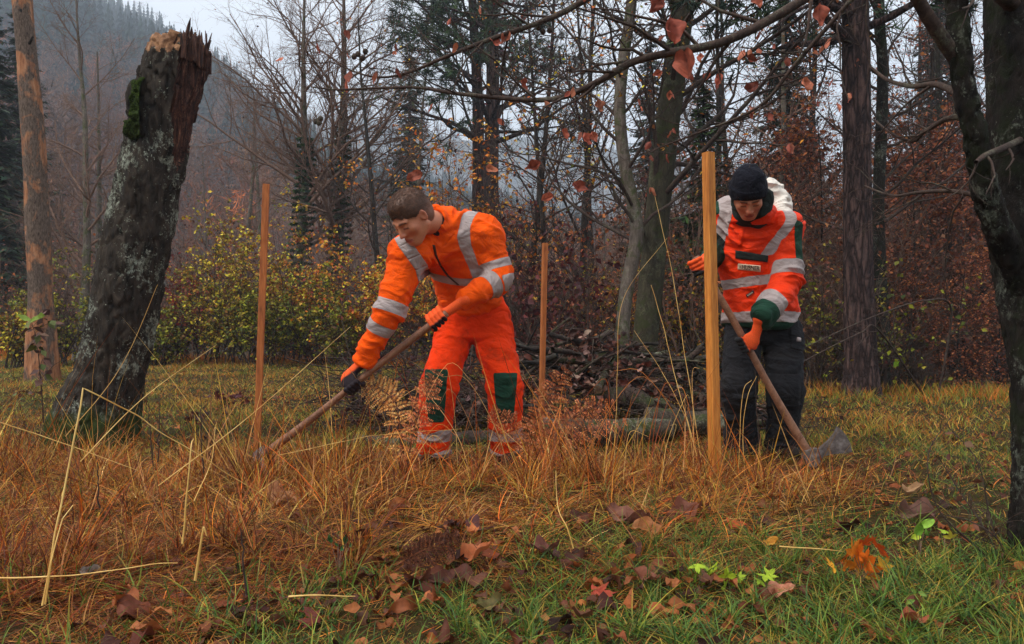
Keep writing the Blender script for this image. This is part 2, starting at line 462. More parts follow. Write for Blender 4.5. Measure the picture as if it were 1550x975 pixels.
def wrinkle(V, Fq, bones, amp=.007, soft=.05, seed=0.0, fine=1.0):
    """bones: (a, b, radius, strength); transverse cloth folds, strongest near the lower joint of a bone"""
    n = normals(V, Fq); W = []; H = []
    for (a, b, r, st) in bones:
        a = np.asarray(a); b = np.asarray(b); ab = b - a; L = np.linalg.norm(ab); d = ab / L
        al = (V - a) @ d; t = np.clip(al / L, 0, 1)
        dist = np.linalg.norm(V - (a + t[:, None] * ab), axis=1) - r
        W.append(np.exp(-np.maximum(dist, -.03) / soft * 2.5) + 1e-6)
        per = V - a - al[:, None] * d
        warp = vnoise(V * 4.5 + 3 + seed) * .26 + vnoise(V * 13 + seed) * .05
        q = per * 5.5 + d * ((al + warp)[:, None]) * 21 * fine + seed
        v = vnoise(q); rdg = (1 - np.abs(2 * v - 1)) ** 1.6 * 1.9 - .8
        q2 = per * 11 + d * ((al + warp * .6)[:, None]) * 42 * fine + seed * 2
        rdg2 = 1 - np.abs(2 * vnoise(q2) - 1) * 1.6
        H.append(st * (.72 * rdg + .28 * rdg2) * (.55 + .75 * np.abs(2 * t - 1) ** 1.5))
    W = np.array(W); H = np.array(H); h = (W * H).sum(0) / W.sum(0)
    h = h * (.45 + 1.2 * vnoise(V * 5 + seed + 40)); low = fbm(V * 6 + seed + 9, 2) - .5
    return V + n * (h * amp + low * amp * 1.6)[:, None]
def bone_of(V, bones):
    """index of the nearest bone, t along it, metres along it"""
    D = []; T = []; A = []
    for (a, b, r) in bones:
        a = np.asarray(a); ab = np.asarray(b) - a; L = np.linalg.norm(ab)
        al = (V - a) @ ab / L; t = np.clip(al / L, 0, 1)
        D.append(np.linalg.norm(V - (a + t[:, None] * ab), axis=1) - r); T.append(al / L); A.append(al)
    D = np.array(D); i = D.argmin(0); k = np.arange(len(V))
    return i, np.array(T)[i, k], np.array(A)[i, k]
def split_mesh(V, Fq, fm):
    """keep faces fm"""
    Fm = Fq[fm]; u, inv = np.unique(Fm, return_inverse=True)
    return V[u], inv.reshape(Fm.shape), u
def relax(V, Fq, it=1):
    for _ in range(it):
        s = np.zeros_like(V); c = np.zeros(len(V))
        for i in range(4):
            for j in (1, 3):
                np.add.at(s, Fq[:, i], V[Fq[:, (i + j) % 4]]); np.add.at(c, Fq[:, i], 1)
        V = V * .5 + .5 * s / np.maximum(c, 1)[:, None]
    return V
from mathutils.bvhtree import BVHTree
def bvh(V, Fq): return BVHTree.FromPolygons([Vector(v) for v in V.tolist()], Fq.tolist())
CAMP = Vector((0, 0, CAMZ))
def drape(tree, quad, nu, nv, lift=.004, thick=.004):
    """a cloth piece sewn on the surface: quad = four photo points, its grid is laid on the garment"""
    q = [np.array(c, float) for c in quad]; G = np.full((nv + 1, nu + 1, 3), np.nan)
    Nn = np.zeros_like(G)
    for j in range(nv + 1):
        for i in range(nu + 1):
            u, v = i / nu, j / nv
            p = (q[0] * (1 - u) + q[1] * u) * (1 - v) + (q[3] * (1 - u) + q[2] * u) * v
            d = Vector(P(p[0], p[1], 1.0)) - CAMP
            loc, nn, ix, ds = tree.ray_cast(CAMP, d.normalized())
            if loc is None: continue
            nn = nn if nn.dot(d) < 0 else -nn
            G[j, i] = np.array(loc); Nn[j, i] = np.array(nn)
    ok = ~np.isnan(G[..., 0])
    if not ok.any(): return None
    for _ in range(3):
        for j in range(nv + 1):
            for i in range(nu + 1):
                if not ok[j, i]:
                    for (a, b) in ((0, 1), (0, -1), (1, 0), (-1, 0)):
                        jj, ii = j + a, i + b
                        if 0 <= jj <= nv and 0 <= ii <= nu and ok[jj, ii]:
                            G[j, i] = G[jj, ii]; Nn[j, i] = Nn[jj, ii]; ok[j, i] = True; break
    top = G + Nn * (lift + thick); bot = G + Nn * (-.006)
    V = np.concatenate([top.reshape(-1, 3), bot.reshape(-1, 3)]); o = (nu + 1) * (nv + 1)
    Fq = []
    for j in range(nv):
        for i in range(nu):
            a = j * (nu + 1) + i; Fq.append([a, a + nu + 1, a + nu + 2, a + 1])
    rim = [i for i in range(nu + 1)] + [(j + 1) * (nu + 1) - 1 for j in range(1, nv + 1)] + [nv * (nu + 1) + i for i in range(nu - 1, -1, -1)] + [j * (nu + 1) for j in range(nv - 1, 0, -1)]
    for a, b in zip(rim, rim[1:] + rim[:1]): Fq.append([a, b, b + o, a + o])
    return V, np.array(Fq)
def drape_text(tree, s, px, py, w, h, ang, name, mat, parent, base, lift=.009):
    cu = bpy.data.curves.new(name, 'FONT'); cu.body = s; cu.size = 1.0; cu.offset = .022
    ob = bpy.data.objects.new(name, cu); COL.objects.link(ob)
    bpy.context.view_layer.update()
    me0 = bpy.data.meshes.new_from_object(ob.evaluated_get(bpy.context.evaluated_depsgraph_get()))
    n = len(me0.vertices); V = np.zeros(n * 3, dtype=np.float32); me0.vertices.foreach_get('co', V); V = V.reshape(-1, 3)
    faces = [list(p.vertices) for p in me0.polygons]
    COL.objects.unlink(ob); bpy.data.objects.remove(ob)
    lo, hi = V.min(0), V.max(0)
    x = ((V[:, 0] - lo[0]) / (hi[0] - lo[0]) - .5) * w; y = ((V[:, 1] - lo[1]) / (hi[1] - lo[1]) - .5) * h
    c, sn = math.cos(ang), math.sin(ang); out = []
    for a, b in zip(x, y):
        p = (px + a * c + b * sn, py - b * c + a * sn)
        d = Vector(P(p[0], p[1], 1.0)) - CAMP
        loc, nn, ix, ds = tree.ray_cast(CAMP, d.normalized())
        if loc is None: loc = Vector(base); nn = -d
        nn = nn if nn.dot(d) < 0 else -nn
        out.append(np.array(loc) + np.array(unit(-np.array(d))) * lift)
    Vw = np.array(out) - np.asarray(base)
    me = bpy.data.meshes.new(name); me.from_pydata(Vw.tolist(), [], faces); me.materials.append(mat)
    o = bpy.data.objects.new(name, me); COL.objects.link(o); o.parent = parent
    return o
def boot_ops(ankle, toe_dir, zg=0.0):
    t = unit(np.array([toe_dir[0], toe_dir[1], 0])); a = np.array([ankle[0], ankle[1], zg])
    return [(rc(a + (0, 0, .05) - t * .05, a + (0, 0, .045) + t * .13, .048, .040), .03, 'add'),
            (rc(a + (0, 0, .08), a + (0, 0, .2), .052, .056), .03, 'add'),
            (ell(a + (0, 0, .012) + t * .045, (.135, .047, .018), [t, np.cross([0, 0, 1], t), [0, 0, 1]]), .01, 'add')]
VB = .0052      # grid step for cloth
def bands_split(V, Fq, masks, name, mat, parent, base, bandname='reflective_band', bandmat=None, mats=None):
    """masks: list of (vertex bool, mat, name): pieces of other cloth become parts of the garment"""
    root = None; fmall = np.zeros(len(Fq), bool); pieces = []; pid = np.zeros(len(Fq), int)
    for (vm, mt, nm) in masks:
        fm = (vm[Fq].sum(1) >= 2) & ~fmall
        if fm.sum() < 4: continue
        fmall |= fm; pieces.append((fm, mt, nm)); pid[fm] = len(pieces)
    E = np.sort(np.concatenate([Fq[:, [i, (i + 1) % 4]] for i in range(4)]), 1); fi = np.tile(np.arange(len(Fq)), 4); key = E[:, 0].astype(np.int64) * len(V) + E[:, 1]
    o_ = np.argsort(key, kind='stable'); key, E, fi = key[o_], E[o_], fi[o_]; same = (key[1:] == key[:-1]) & (pid[fi[1:]] != pid[fi[:-1]]); Eb = E[1:][same]
    V = V.copy()
    for _ in range(10):
        s = np.zeros_like(V); c = np.zeros(len(V)); np.add.at(s, Eb[:, 0], V[Eb[:, 1]]); np.add.at(s, Eb[:, 1], V[Eb[:, 0]]); np.add.at(c, Eb[:, 0], 1); np.add.at(c, Eb[:, 1], 1)
        k = c > 1; V[k] = V[k] * .4 + .6 * s[k] / c[k, None]
    v, f, u = split_mesh(V, Fq, ~fmall)
    root = mk(name, v, f, mat, parent, base=base)
    n = normals(V, Fq)
    for fm, mt, nm in pieces:
        v, f, u = split_mesh(V + n * .0012, Fq, fm)
        mk(nm, v, f, mt, root, base=base)
    return root

# ======================================================= person bending with the mattock
def person_one():
    base = np.array([-.235, 4.25, 0.0])
    root = empty('person', base, 'bareheaded person in bright orange fleece and orange trousers bending forward to hoe', 'person')
    pel = P(715, 474, 4.33); waist = P(708, 440, 4.27); chest = P(690, 364, 4.08); neckb = P(662, 338, 3.92)
    shL = P(735, 354, 4.02); shR = P(621, 382, 3.84)
    elL = P(756, 422, 4.02); wrL = P(706, 452, 3.84)
    elR = P(590, 470, 3.80); wrR = P(552, 546, 3.86)
    hc = P(622, 328, 3.70); hs = 1.07
    fr = frame_for([-.54, -.54, -.80], roll=.02)
    top = P(676, 474, 3.78); tip = P(392, 694, 3.98)
    ax = unit(tip - top); hcL = top + ax * .055
    tR = ((540 - 676) / (392 - 676)); hcR = top + (tip - top) * tR
    rh = .019
    hL = grip_frame(hcL, ax, wrL, (0.0, -1, .5)); hR = grip_frame(hcR, ax, wrR, (-.8, -.4, -.2))
    hipR = P(690, 494, 4.33); knR = P(665, 584, 4.13); anR = P(656, 684, 4.19)
    hipL = P(742, 492, 4.34); knL = P(764, 584, 4.15); anL = P(766, 680, 4.23)
    back = unit(np.array([.2, .55, .8])); frontT = unit(np.array([-.35, -.8, -.42]))
    # ---- body: one surface
    ops = head_ops(hc, fr, hs)
    nk = hc - fr[1] * .035 * hs - fr[2] * .06 * hs
    ops += [(rc(nk, neckb, .058, .068), .03, 'add'), (loft([pel, waist, chest, neckb - (0, 0, .02)], frontT, [(.15, .10), (.13, .09), (.15, .09), (.08, .06)], .05), .04, 'add'),
            (rc(shL, elL, .045, .036), .03, 'add'), (rc(elL, wrL, .036, .024), .02, 'add'), (rc(shR, elR, .045, .036), .03, 'add'), (rc(elR, wrR, .036, .024), .02, 'add'),
            (rc(hipR, knR, .075, .048), .04, 'add'), (rc(knR, anR, .045, .034), .02, 'add'), (rc(hipL, knL, .075, .048), .04, 'add'), (rc(knL, anL, .045, .034), .02, 'add')]
    ops += grip_ops(hcL, hL[0], hL[1], hL[2], rh, -.003, wrL) + grip_ops(hcR, hR[0], hR[1], hR[2], rh, -.003, wrR)
    V, Fq = build(ops, (-1.0, 3.5, .02), (.1, 4.55, 1.56), .0050)
    V = relax(V, Fq, 1)
    body = mk('body', V, Fq, M['skin'], root, skin_cols(V, hc, fr, hs), base=base)
    # ---- hair
    r, f, u = fr; A = np.array([r, f, u]); L = lambda x, y, z: hc + hs * (x * r + y * f + z * u)
    hops = [(ell(L(0, -.020, .034), np.array([.0802, .0985, .0898]) * hs, A), .01, 'add'),
            (ell(L(0, -.045, -.02), np.array([.072, .070, .075]) * hs, A), .03, 'add'),
            (ell(L(0, .020, .084), np.array([.052, .044, .022]) * hs, A), .03, 'add'),
            (ell(L(0, .128, -.014), np.array([.078, .072, .094]) * hs, A), .008, 'sub'),
            (ell(L(0, .03, -.13), np.array([.12, .10, .085]) * hs, A), .012, 'sub')]
    for q in (-1, 1): hops.append((ell(L(q * .082, .062, -.006), np.array([.030, .034, .042]) * hs, A), .006, 'sub'))
    for q in (-1, 1): hops.append((ell(L(q * .088, .012, -.024), np.array([.03, .042, .040]) * hs, A), .008, 'sub'))
    V, Fq = build(hops, hc - .2, hc + .2, .0045)
    nn = normals(V, Fq)
    V2 = V + nn * ((fbm(np.stack([(V - hc) @ r * 90, (V - hc) @ f * 26, (V - hc) @ u * 40], 1), 3) - .5) * .006)[:, None]
    q = (V - hc) / hs
    g = (vnoise(V * 160) * .5 + .6)[:, None]
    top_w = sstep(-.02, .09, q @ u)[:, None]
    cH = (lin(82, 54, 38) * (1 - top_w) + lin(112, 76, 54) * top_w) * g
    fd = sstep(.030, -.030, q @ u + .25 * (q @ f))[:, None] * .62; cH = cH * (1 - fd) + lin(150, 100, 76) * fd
    # strands
    rg = np.random.default_rng(4); k = rg.integers(0, len(V), 5200); m_ = (q[k] @ u > -.005)
    k = k[m_]; s0 = V[k]; dn = nn[k]
    flow = unit(f * .9 + u * .35 + rg.normal(0, .25, (len(k), 3)))
    flow = unit(flow - (flow * dn).sum(1, keepdims=True) * dn + dn * rg.uniform(.03, .22, (len(k), 1)))
    ln = rg.uniform(.008, .016, (len(k), 1)) * (.6 + .7 * np.clip((q[k] @ u)[:, None] / .1, 0, 1))
    pts = np.stack([s0 - dn * .002, s0 + flow * ln * .55 + dn * .001, s0 + flow * ln - dn * .001], 1)
    Vs, Fs = tubes(pts, np.tile([.0009, .0007, .0002], (len(k), 1)), 3)
    cs = np.repeat(cH[k] * rg.uniform(.4, 1.35, (len(k), 1)), 9, 0)
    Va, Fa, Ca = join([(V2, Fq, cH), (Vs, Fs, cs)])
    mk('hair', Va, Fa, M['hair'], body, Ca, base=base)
    # ---- trousers
    hem = P(712, 452, 4.29)
    ops = [(loft([P(714, 505, 4.33), pel, P(712, 446, 4.30)], unit(np.array([-.3, -1, 0])), [(.178, .135), (.200, .155), (.172, .135)], .05), .04, 'add'),
           (loft([hipR, hipR * .5 + knR * .5 + (0, -.0, 0), knR], (-.2, -1, 0), [(.105, .115), (.100, .100), (.088, .092)], .06), .045, 'add'),
           (loft([hipL, hipL * .5 + knL * .5, knL], (-.1, -1, 0), [(.105, .115), (.104, .102), (.090, .092)], .06), .045, 'add'),
           (loft([knR, knR * .5 + anR * .5, anR + (0, 0, -.0)], (-.2, -1, 0), [(.087, .090), (.088, .088), (.084, .088)], .03), .03, 'add'),
           (loft([knL, knL * .5 + anL * .5, anL], (-.1, -1, 0), [(.089, .090), (.090, .088), (.086, .088)], .03), .03, 'add'),
           (rc(hipL + (.095, .03, -.10), hipL + (.110, .03, -.20), .040, .058, (np.array([1, 0, 0.]), .7)), .015, 'add'),
           (rc(hipR + (-.085, .03, -.14), hipR + (-.095, .03, -.24), .040, .042, (np.array([1, 0, 0.]), .5)), .02, 'add')]
    V, Fq = build(ops, (-.65, 3.85, .02), (.2, 4.65, 1.1), VB)
    V = wrinkle(V, Fq, [(pel, pel + (0, 0, .2), .15, .8), (hipR, knR, .1, 1.1), (hipL, knL, .1, 1.1), (knR, anR, .08, 1.3), (knL, anL, .08, 1.3)], .012, seed=2.0)
    bi, t, al = bone_of(V, [(pel, pel + (0, 0, .2), .15), (hipR, knR, .1), (knR, anR, .088), (hipL, knL, .1), (knL, anL, .088)])
    z = V[:, 2]
    msk = []
    pxy = np.stack([CX + F * V[:, 0] / V[:, 1], CY - F * (V[:, 2] - CAMZ) / V[:, 1]], 1)
    shin = (bi == 2) | (bi == 4) | ((bi == 1) & (t > .9)) | ((bi == 3) & (t > .9))
    for sel in (pxy[:, 0] < 712, pxy[:, 0] >= 712):
        zb = [(.205, .150), (.088, .03)]
        for (a, b) in zb: msk.append((shin & sel & (z < a + .012 * np.sin(V[:, 0] * 30)) & (z > b), M['grey_tape'], 'reflective_band'))
    for kn, sx, a, b in ((knR, -1, .545, .262), (knL, 1, .525, .255)):
        cx = kn[0] + .0 * sx
        side = V[:, 0] - (cx + (-.012 if sx < 0 else .004))
        front = (V[:, 1] < kn[1] + .02) & (np.abs(side) < .064 - .022 * np.clip((a - z) / (a - b), 0, 1)) & (z < a) & (z > b) & (np.abs(V[:, 0] - kn[0]) < .13)
        msk.append((front, M['green'], 'knee_patch'))
    tr = bands_split(V, Fq, msk, 'trousers', M['work_orange'], root, base)
    tt = bvh(V, Fq)
    d = drape(tt, [(783, 500), (792, 512), (789, 524), (780, 512)], 6, 8, .012, .006)
    if d: mk('pocket_flap', d[0], d[1], M['green'], tr, base=base)
    # ---- jacket
    spn = [P(713, 456, 4.29), P(706, 425, 4.23), P(692, 372, 4.09), P(672, 345, 3.98), P(664, 340, 3.93)]
    ops = [(loft(spn, [unit(np.array([-.35, -.85, -.25])), unit(np.array([-.35, -.8, -.45])), unit(np.array([-.3, -.62, -.70])), unit(np.array([-.3, -.5, -.8])), unit(np.array([-.3, -.5, -.8]))],
                 [(.188, .145), (.196, .145), (.215, .155), (.140, .115), (.08, .075)], .035), .03, 'add'),
           (rc(shL, chest + (.02, 0, .03), .085, .12), .06, 'add'), (rc(shR, chest + (-.05, -.05, -.01), .085, .11), .06, 'add'),
           (loft([shL, shL * .5 + elL * .5, elL], (0, -1, 0), [(.084, .086), (.080, .080), (.070, .070)], .05), .045, 'add'),
           (loft([elL, elL * .5 + wrL * .5, wrL], (0, -.3, 1), [(.069, .070), (.060, .062), (.042, .042)], .02), .03, 'add'),
           (loft([shR, shR * .5 + elR * .5, elR], (0, -1, 0), [(.086, .086), (.080, .078), (.071, .070)], .05), .045, 'add'),
           (loft([elR, elR * .5 + wrR * .5, wrR], (0, -1, 0), [(.071, .070), (.063, .063), (.048, .047)], .02), .03, 'add'),
           (loft([neckb - (0, 0, .03), neckb + unit(nk - neckb) * .078 + (0, 0, .012)], frontT, [(.092, .088), (.080, .078)], .012), .03, 'add'),
           (loft([neckb + (0, 0, .0), neckb + unit(nk - neckb) * .12 + (-.0, -.01, .014)], frontT, [(.060, .058), (.072, .069)], .012), .008, 'sub'),
           ]
    V, Fq = build(ops, (-.98, 3.5, .45), (.15, 4.6, 1.55), VB)
    V = wrinkle(V, Fq, [(chest, pel, .16, .75), (shL, elL, .085, 1.0), (elL, wrL, .065, 1.2), (shR, elR, .085, .9), (elR, wrR, .065, 1.1)], .013, seed=5.0)
    bi, t, al = bone_of(V, [(P(664, 345, 3.95), spn[0], .17), (shL, elL, .088), (elL, wrL, .07), (shR, elR, .09), (elR, wrR, .07)])
    pxy = np.stack([CX + F * V[:, 0] / V[:, 1], CY - F * (V[:, 2] - CAMZ) / V[:, 1]], 1)
    d_sp = unit(spn[0] - P(664, 345, 3.95)); lat = unit(np.cross(d_sp, frontT)); mid = P(688, 372, 4.0)
    lx = (V - mid) @ lat; sl = (V - neckb) @ d_sp
    if lat[0] < 0: lx = -lx
    tor = bi == 0
    wl = .024
    upper = (V[:, 1] > 3.4)
    msk = [(((tor | (bi == 1)) & (np.abs(lx - .093 - .05 * np.clip(sl - .1, 0, 1)) < wl) & (sl < .335) & (t < .9)), M['grey_tape'], 'reflective_band'),
           ((tor & (np.abs(sl - .325 - .02 * np.sin(lx * 12)) < .024)), M['grey_tape'], 'reflective_band')]
    for b_, rng_ in ((1, (.62, .79)), (1, (.98, 1.3)), (3, (.86, 1.04)), (4, (.24, .42))):
        msk.append(((bi == b_) & (t > rng_[0]) & (t < rng_[1]), M['grey_tape'], 'reflective_band'))
    msk.append(((bi == 2) & (t > .26) & (t < .50), M['grey_tape'], 'reflective_band'))
    jk = bands_split(V, Fq, msk, 'fleece_jacket', M['fleece'], root, base)
    jt = bvh(V, Fq)
    pr = []
    sp_ = [(602, 350), (613, 370), (627, 389), (638, 405), (643, 424)]
    for a, b in zip(sp_[:-1], sp_[1:]):
        dd = drape(jt, [(a[0] - 9, a[1] + 4), (a[0] + 9, a[1] - 4), (b[0] + 9, b[1] - 4), (b[0] - 9, b[1] + 4)], 8, 8, .001, .0015)
        if dd: pr.append(dd)
    Vz, Fz, _ = join(pr); mk('reflective_band', Vz, Fz, M['grey_tape'], jk, base=base)
    zp = [(656, 371), (659, 385), (667, 402), (678, 417), (694, 431)]
    pr = []
    for a, b in zip(zp[:-1], zp[1:]):
        for (o_, nm) in ((1.5, 'zip'),):
            dd = drape(jt, [(a[0] - o_, a[1]), (a[0] + o_, a[1]), (b[0] + o_, b[1]), (b[0] - o_, b[1])], 1, 6, .002, .002)
            if dd: pr.append(dd)
    Vz, Fz, _ = join(pr); mk('zip', Vz, Fz, M['zip'], jk, base=base)
    ops = [(loft([neckb - (0, 0, .04), neckb + unit(nk - neckb) * .078], frontT, [(.078, .078), (.068, .068)], .01), .02, 'add')]
    V, Fq = build(ops, neckb - .16, neckb + .18, .005)
    mk('shirt_collar', V, Fq, M['knit_black'], root, base=base)
    # ---- gloves
    for hcx, hf, wr, pre, nm in ((hcL, hL, wrL, wrL + unit(elL - wrL) * .03, 'up'), (hcR, hR, wrR, wrR + unit(elR - wrR) * .03, 'low')):
        ops = grip_ops(hcx, hf[0], hf[1], hf[2], rh, .0015, wr)
        ops.append((rc(wr, pre, .038, .042), .01, 'add'))
        V, Fq = build(ops, np.minimum(hcx, wr) - .13, np.maximum(hcx, wr) + .13, .0033)
        V = relax(V, Fq, 1)
        qn = (V - hcx) @ hf[2]; qw = (V - hcx) @ hf[1]
        o_ = lin(250, 96, 40); k_ = lin(38, 28, 32)
        wgt = sstep(.030, .042, -qw + .25 * (qn - .03) + .006 * (vnoise(V * 60) - .5)) if nm == 'low' else sstep(-.030, -.02, qn)
        cc = k_ * (1 - wgt[:, None]) + o_ * wgt[:, None]
        mk('glove', V, Fq, M['glove'], root, cc, base=base)
    for an, td in ((anR, (-.35, -1)), (anL, (.15, -1))):
        V, Fq = build(boot_ops(an, td), an - .25, an + .25, .006); V = V[:, :]
        mk('boot', V, Fq, M['boot'], root, base=base)
    # ---- mattock
    tb = np.array([tip[0], tip[1], 0.0])
    tool = empty('mattock', tb, 'long handled hoe whose wooden handle slants down into grass from bareheaded person', 'hoe')
    ctl = spline([top, top + (tip - top) * .35 + (0, 0, .004), top + (tip - top) * .7 + (.003, 0, -.004), tip], 26)
    rad = .0175 + .0015 * np.sin(np.linspace(0, 9, 26)) + .004 * np.linspace(0, 1, 26) ** 3
    V, Fq = tube1(ctl, rad, 14)
    mk('handle', V, Fq, M['handle'], tool, base=tb)
    axh = ax; bl = unit(np.array([-.05, -.5, -.86])); bl = unit(bl - (bl @ axh) * axh); sd = np.cross(axh, bl)
    parts = []
    V, Fq = box(tip - axh * .03, np.array([axh, bl, sd]), (.042, .030, .030), .010); parts.append((V, Fq))
    prof = [(0, .028, .012), (.06, .030, .009), (.12, .036, .006), (.18, .046, .004), (.22, .052, .0015)]
    Vb = []
    for (dd, wd, th) in prof:
        c0 = tip - axh * .03 + bl * (.025 + dd) + axh * -.25 * dd * dd * 4
        for sx, sy in ((-1, -1), (1, -1), (1, 1), (-1, 1)): Vb.append(c0 + sd * sx * wd + axh * sy * th)
    Fb = [[4 * i + k, 4 * i + (k + 1) % 4, 4 * i + 4 + (k + 1) % 4, 4 * i + 4 + k] for i in range(4) for k in range(4)] + [[0, 3, 2, 1], [16, 17, 18, 19]]
    parts.append((np.array(Vb), np.array(Fb)))
    Vm, Fm, _ = join(parts); mk('hoe_head', Vm, Fm, M['steel'], tool, base=tb, smooth=False)
    return locals()

# ======================================================= person standing with the axe-like tool
def person_two():
    base = np.array([1.47, 4.5, 0.0])
    root = empty('person', base, 'standing person in black beanie, red-orange jacket with white hood and charcoal trousers', 'person')
    pel = P(1155, 472, 4.52); waist = P(1150, 430, 4.48); chest = P(1143, 360, 4.40); neckb = P(1138, 318, 4.30)
    shR = P(1106, 322, 4.42); shL = P(1186, 344, 4.30)
    elR = P(1088, 380, 4.50); wrR = P(1070, 394, 4.26)
    elL = P(1192, 428, 4.22); wrL = P(1151, 482, 4.08)
    hc = P(1133, 295, 4.12); hs = 1.04
    fr = frame_for([-.14, -.70, -.88], roll=-.05)
    top = P(1053, 389, 4.12); tip = P(1228, 694, 4.16)
    ax = unit(tip - top); rh = .0195
    at = lambda px: top + (tip - top) * ((px - 1053) / (1228 - 1053.))
    hcR = at(1060); hcL = at(1127)
    hL = grip_frame(hcL, ax, wrL, (.4, -1, .1)); hR = grip_frame(hcR, ax, wrR, (-1, -.6, .1))
    hipR = P(1126, 496, 4.52); knR = P(1117, 590, 4.40); anR = P(1124, 668, 4.55)
    hipL = P(1184, 496, 4.52); knL = P(1189, 588, 4.38); anL = P(1184, 674, 4.50)
    ops = head_ops(hc, fr, hs)
    nk = hc - fr[1] * .035 * hs - fr[2] * .06 * hs; frontT = unit(np.array([-.08, -.97, -.2]))
    ops += [(rc(nk, neckb, .058, .066), .03, 'add'), (loft([pel, waist, chest, neckb - (0, 0, .02)], frontT, [(.15, .10), (.13, .09), (.15, .09), (.08, .06)], .05), .04, 'add'),
            (rc(shL, elL, .045, .036), .03, 'add'), (rc(elL, wrL, .036, .024), .02, 'add'), (rc(shR, elR, .045, .036), .03, 'add'), (rc(elR, wrR, .036, .024), .02, 'add'),
            (rc(hipR, knR, .075, .048), .04, 'add'), (rc(knR, anR, .045, .034), .02, 'add'), (rc(hipL, knL, .075, .048), .04, 'add'), (rc(knL, anL, .045, .034), .02, 'add')]
    ops += grip_ops(hcL, hL[0], hL[1], hL[2], rh, -.003, wrL) + grip_ops(hcR, hR[0], hR[1], hR[2], rh, -.003, wrR)
    V, Fq = build(ops, (.85, 3.85, .02), (1.9, 4.8, 1.75), .0050)
    V = relax(V, Fq, 1)
    body = mk('body', V, Fq, M['skin'], root, skin_cols(V, hc, fr, hs), base=base)
    r, f, u = fr; A = np.array([r, f, u]); L = lambda x, y, z: hc + hs * (x * r + y * f + z * u)
    # fringe of hair below the beanie
    rg = np.random.default_rng(8); n_ = 900
    xx = rg.uniform(-.062, .062, n_); s0 = np.array([L(x, .064 - x * x * 6 + rg.uniform(-.004, .004), .050 + rg.uniform(-.006, .004)) for x in xx])
    dr = unit(f * .25 - u * 1 + rg.normal(0, .28, (n_, 3)) + r * .3)
    ln = rg.uniform(.012, .030, (n_, 1))
    pts = np.stack([s0, s0 + dr * ln * .6 + f * .004, s0 + dr * ln], 1)
    V, Fq = tubes(pts, np.tile([.0012, .0010, .0003], (n_, 1)), 3)
    mk('hair', V, Fq, M['hair'], body, np.repeat(lin(92, 62, 42) * rg.uniform(.5, 1.5, (n_, 1)), 9, 0), base=base)
    # beanie
    ops = [(ell(L(0, -.022, .040), np.array([.089, .106, .100]) * hs, A), .01, 'add'), (ell(L(0, -.030, .004), np.array([.088, .096, .070]) * hs, A), .03, 'add'),
           (ell(L(0, -.030, .105), np.array([.055, .065, .045]) * hs, A), .04, 'add'),
           (ell(L(0, .075, -.046), np.array([.105, .110, .082]) * hs, A), .008, 'sub'), (ell(L(0, -.02, -.10), np.array([.14, .16, .085]) * hs, A), .01, 'sub')]
    V, Fq = build(ops, hc - .22, hc + .22, .004)
    q = (V - hc) / hs; angx = np.arctan2(q @ r, q @ f + .02)
    rib = np.abs(np.sin(angx * 34)) * .0020
    cuff = sstep(.064, .060, q @ u - .25 * (q @ f)) * .0045
    V = V + normals(V, Fq) * (rib + cuff + (vnoise(V * 30) - .5) * .006)[:, None]
    mk('beanie', V, Fq, M['knit_black'], root, base=base)
    # neck gaiter / dark collar
    c0 = neckb; c1 = neckb + (nk - neckb) * .9 + (0, -.01, .0)
    ops = [(loft([c0 - (0, 0, .03), c0 * .5 + c1 * .5 + (0.01, -.008, 0), c1 + (.012, -.02, -.0)], frontT, [(.110, .104), (.104, .108), (.100, .112)], .018), .02, 'add'),
           (loft([c0 + (0, 0, .03), c1 + (0, -.035, .06)], frontT, [(.066, .062), (.088, .090)], .01), .01, 'sub'),
           (ell(hc + f * .045 * hs - u * .02 * hs, np.array([.082, .08, .095]) * hs, A), .015, 'sub')]
    V, Fq = build(ops, neckb - .22, neckb + .22, .0048)
    V = wrinkle(V, Fq, [(c0, c1, .09, 1.2)], .008, seed=11.)
    mk('collar', V, Fq, M['collar'], root, base=base)
    # hood bunched behind the neck
    hd = P(1178, 300, 4.43)
    ops = [(rc(P(1165, 283, 4.40), P(1184, 312, 4.40), .045, .050), .03, 'add'), (rc(P(1182, 308, 4.38), P(1184, 334, 4.26), .050, .036), .03, 'add'),
           (rc(P(1165, 290, 4.42), P(1120, 300, 4.48), .050, .05), .03, 'add'),
           (ell(P(1196, 303, 4.32), (.022, .05, .020)), .015, 'sub')]
    V, Fq = build(ops, hd - .33, hd + .28, .005)
    V = wrinkle(V, Fq, [(P(1160, 270, 4.4), P(1190, 330, 4.35), .05, 1.6), (P(1165, 290, 4.42), P(1120, 300, 4.48), .05, 1.2)], .014, seed=17.)
    mk('hood', V, Fq, M['hood_white'], root, base=base)
    # trousers
    ops = [(loft([P(1155, 512, 4.52), pel, P(1154, 446, 4.50)], (0, -1, 0), [(.175, .130), (.192, .140), (.18, .130)], .05), .04, 'add')]
    for a, b, c_ in ((hipR, knR, anR), (hipL, knL, anL)):
        ops += [(loft([a, a * .5 + b * .5, b], (0, -1, 0), [(.108, .115), (.106, .104), (.098, .096)], .06), .04, 'add'),
                (loft([b, b * .5 + c_ * .5, c_], (0, -1, 0), [(.097, .096), (.090, .092), (.092, .098)], .03), .03, 'add')]
    ops += [(rc(hipL + (.078, .0, -.08), hipL + (.085, .0, -.19), .045, .050, (np.array([1, 0, 0.]), .55)), .012, 'add')]
    V, Fq = build(ops, (1.05, 4.0, .02), (1.95, 4.85, 1.1), VB)
    V = wrinkle(V, Fq, [(pel, pel + (0, 0, .2), .15, .8), (hipR, knR, .1, .9), (hipL, knL, .1, .9), (knR, anR, .085, 1.6), (knL, anL, .085, 1.5)], .011, seed=23.0)
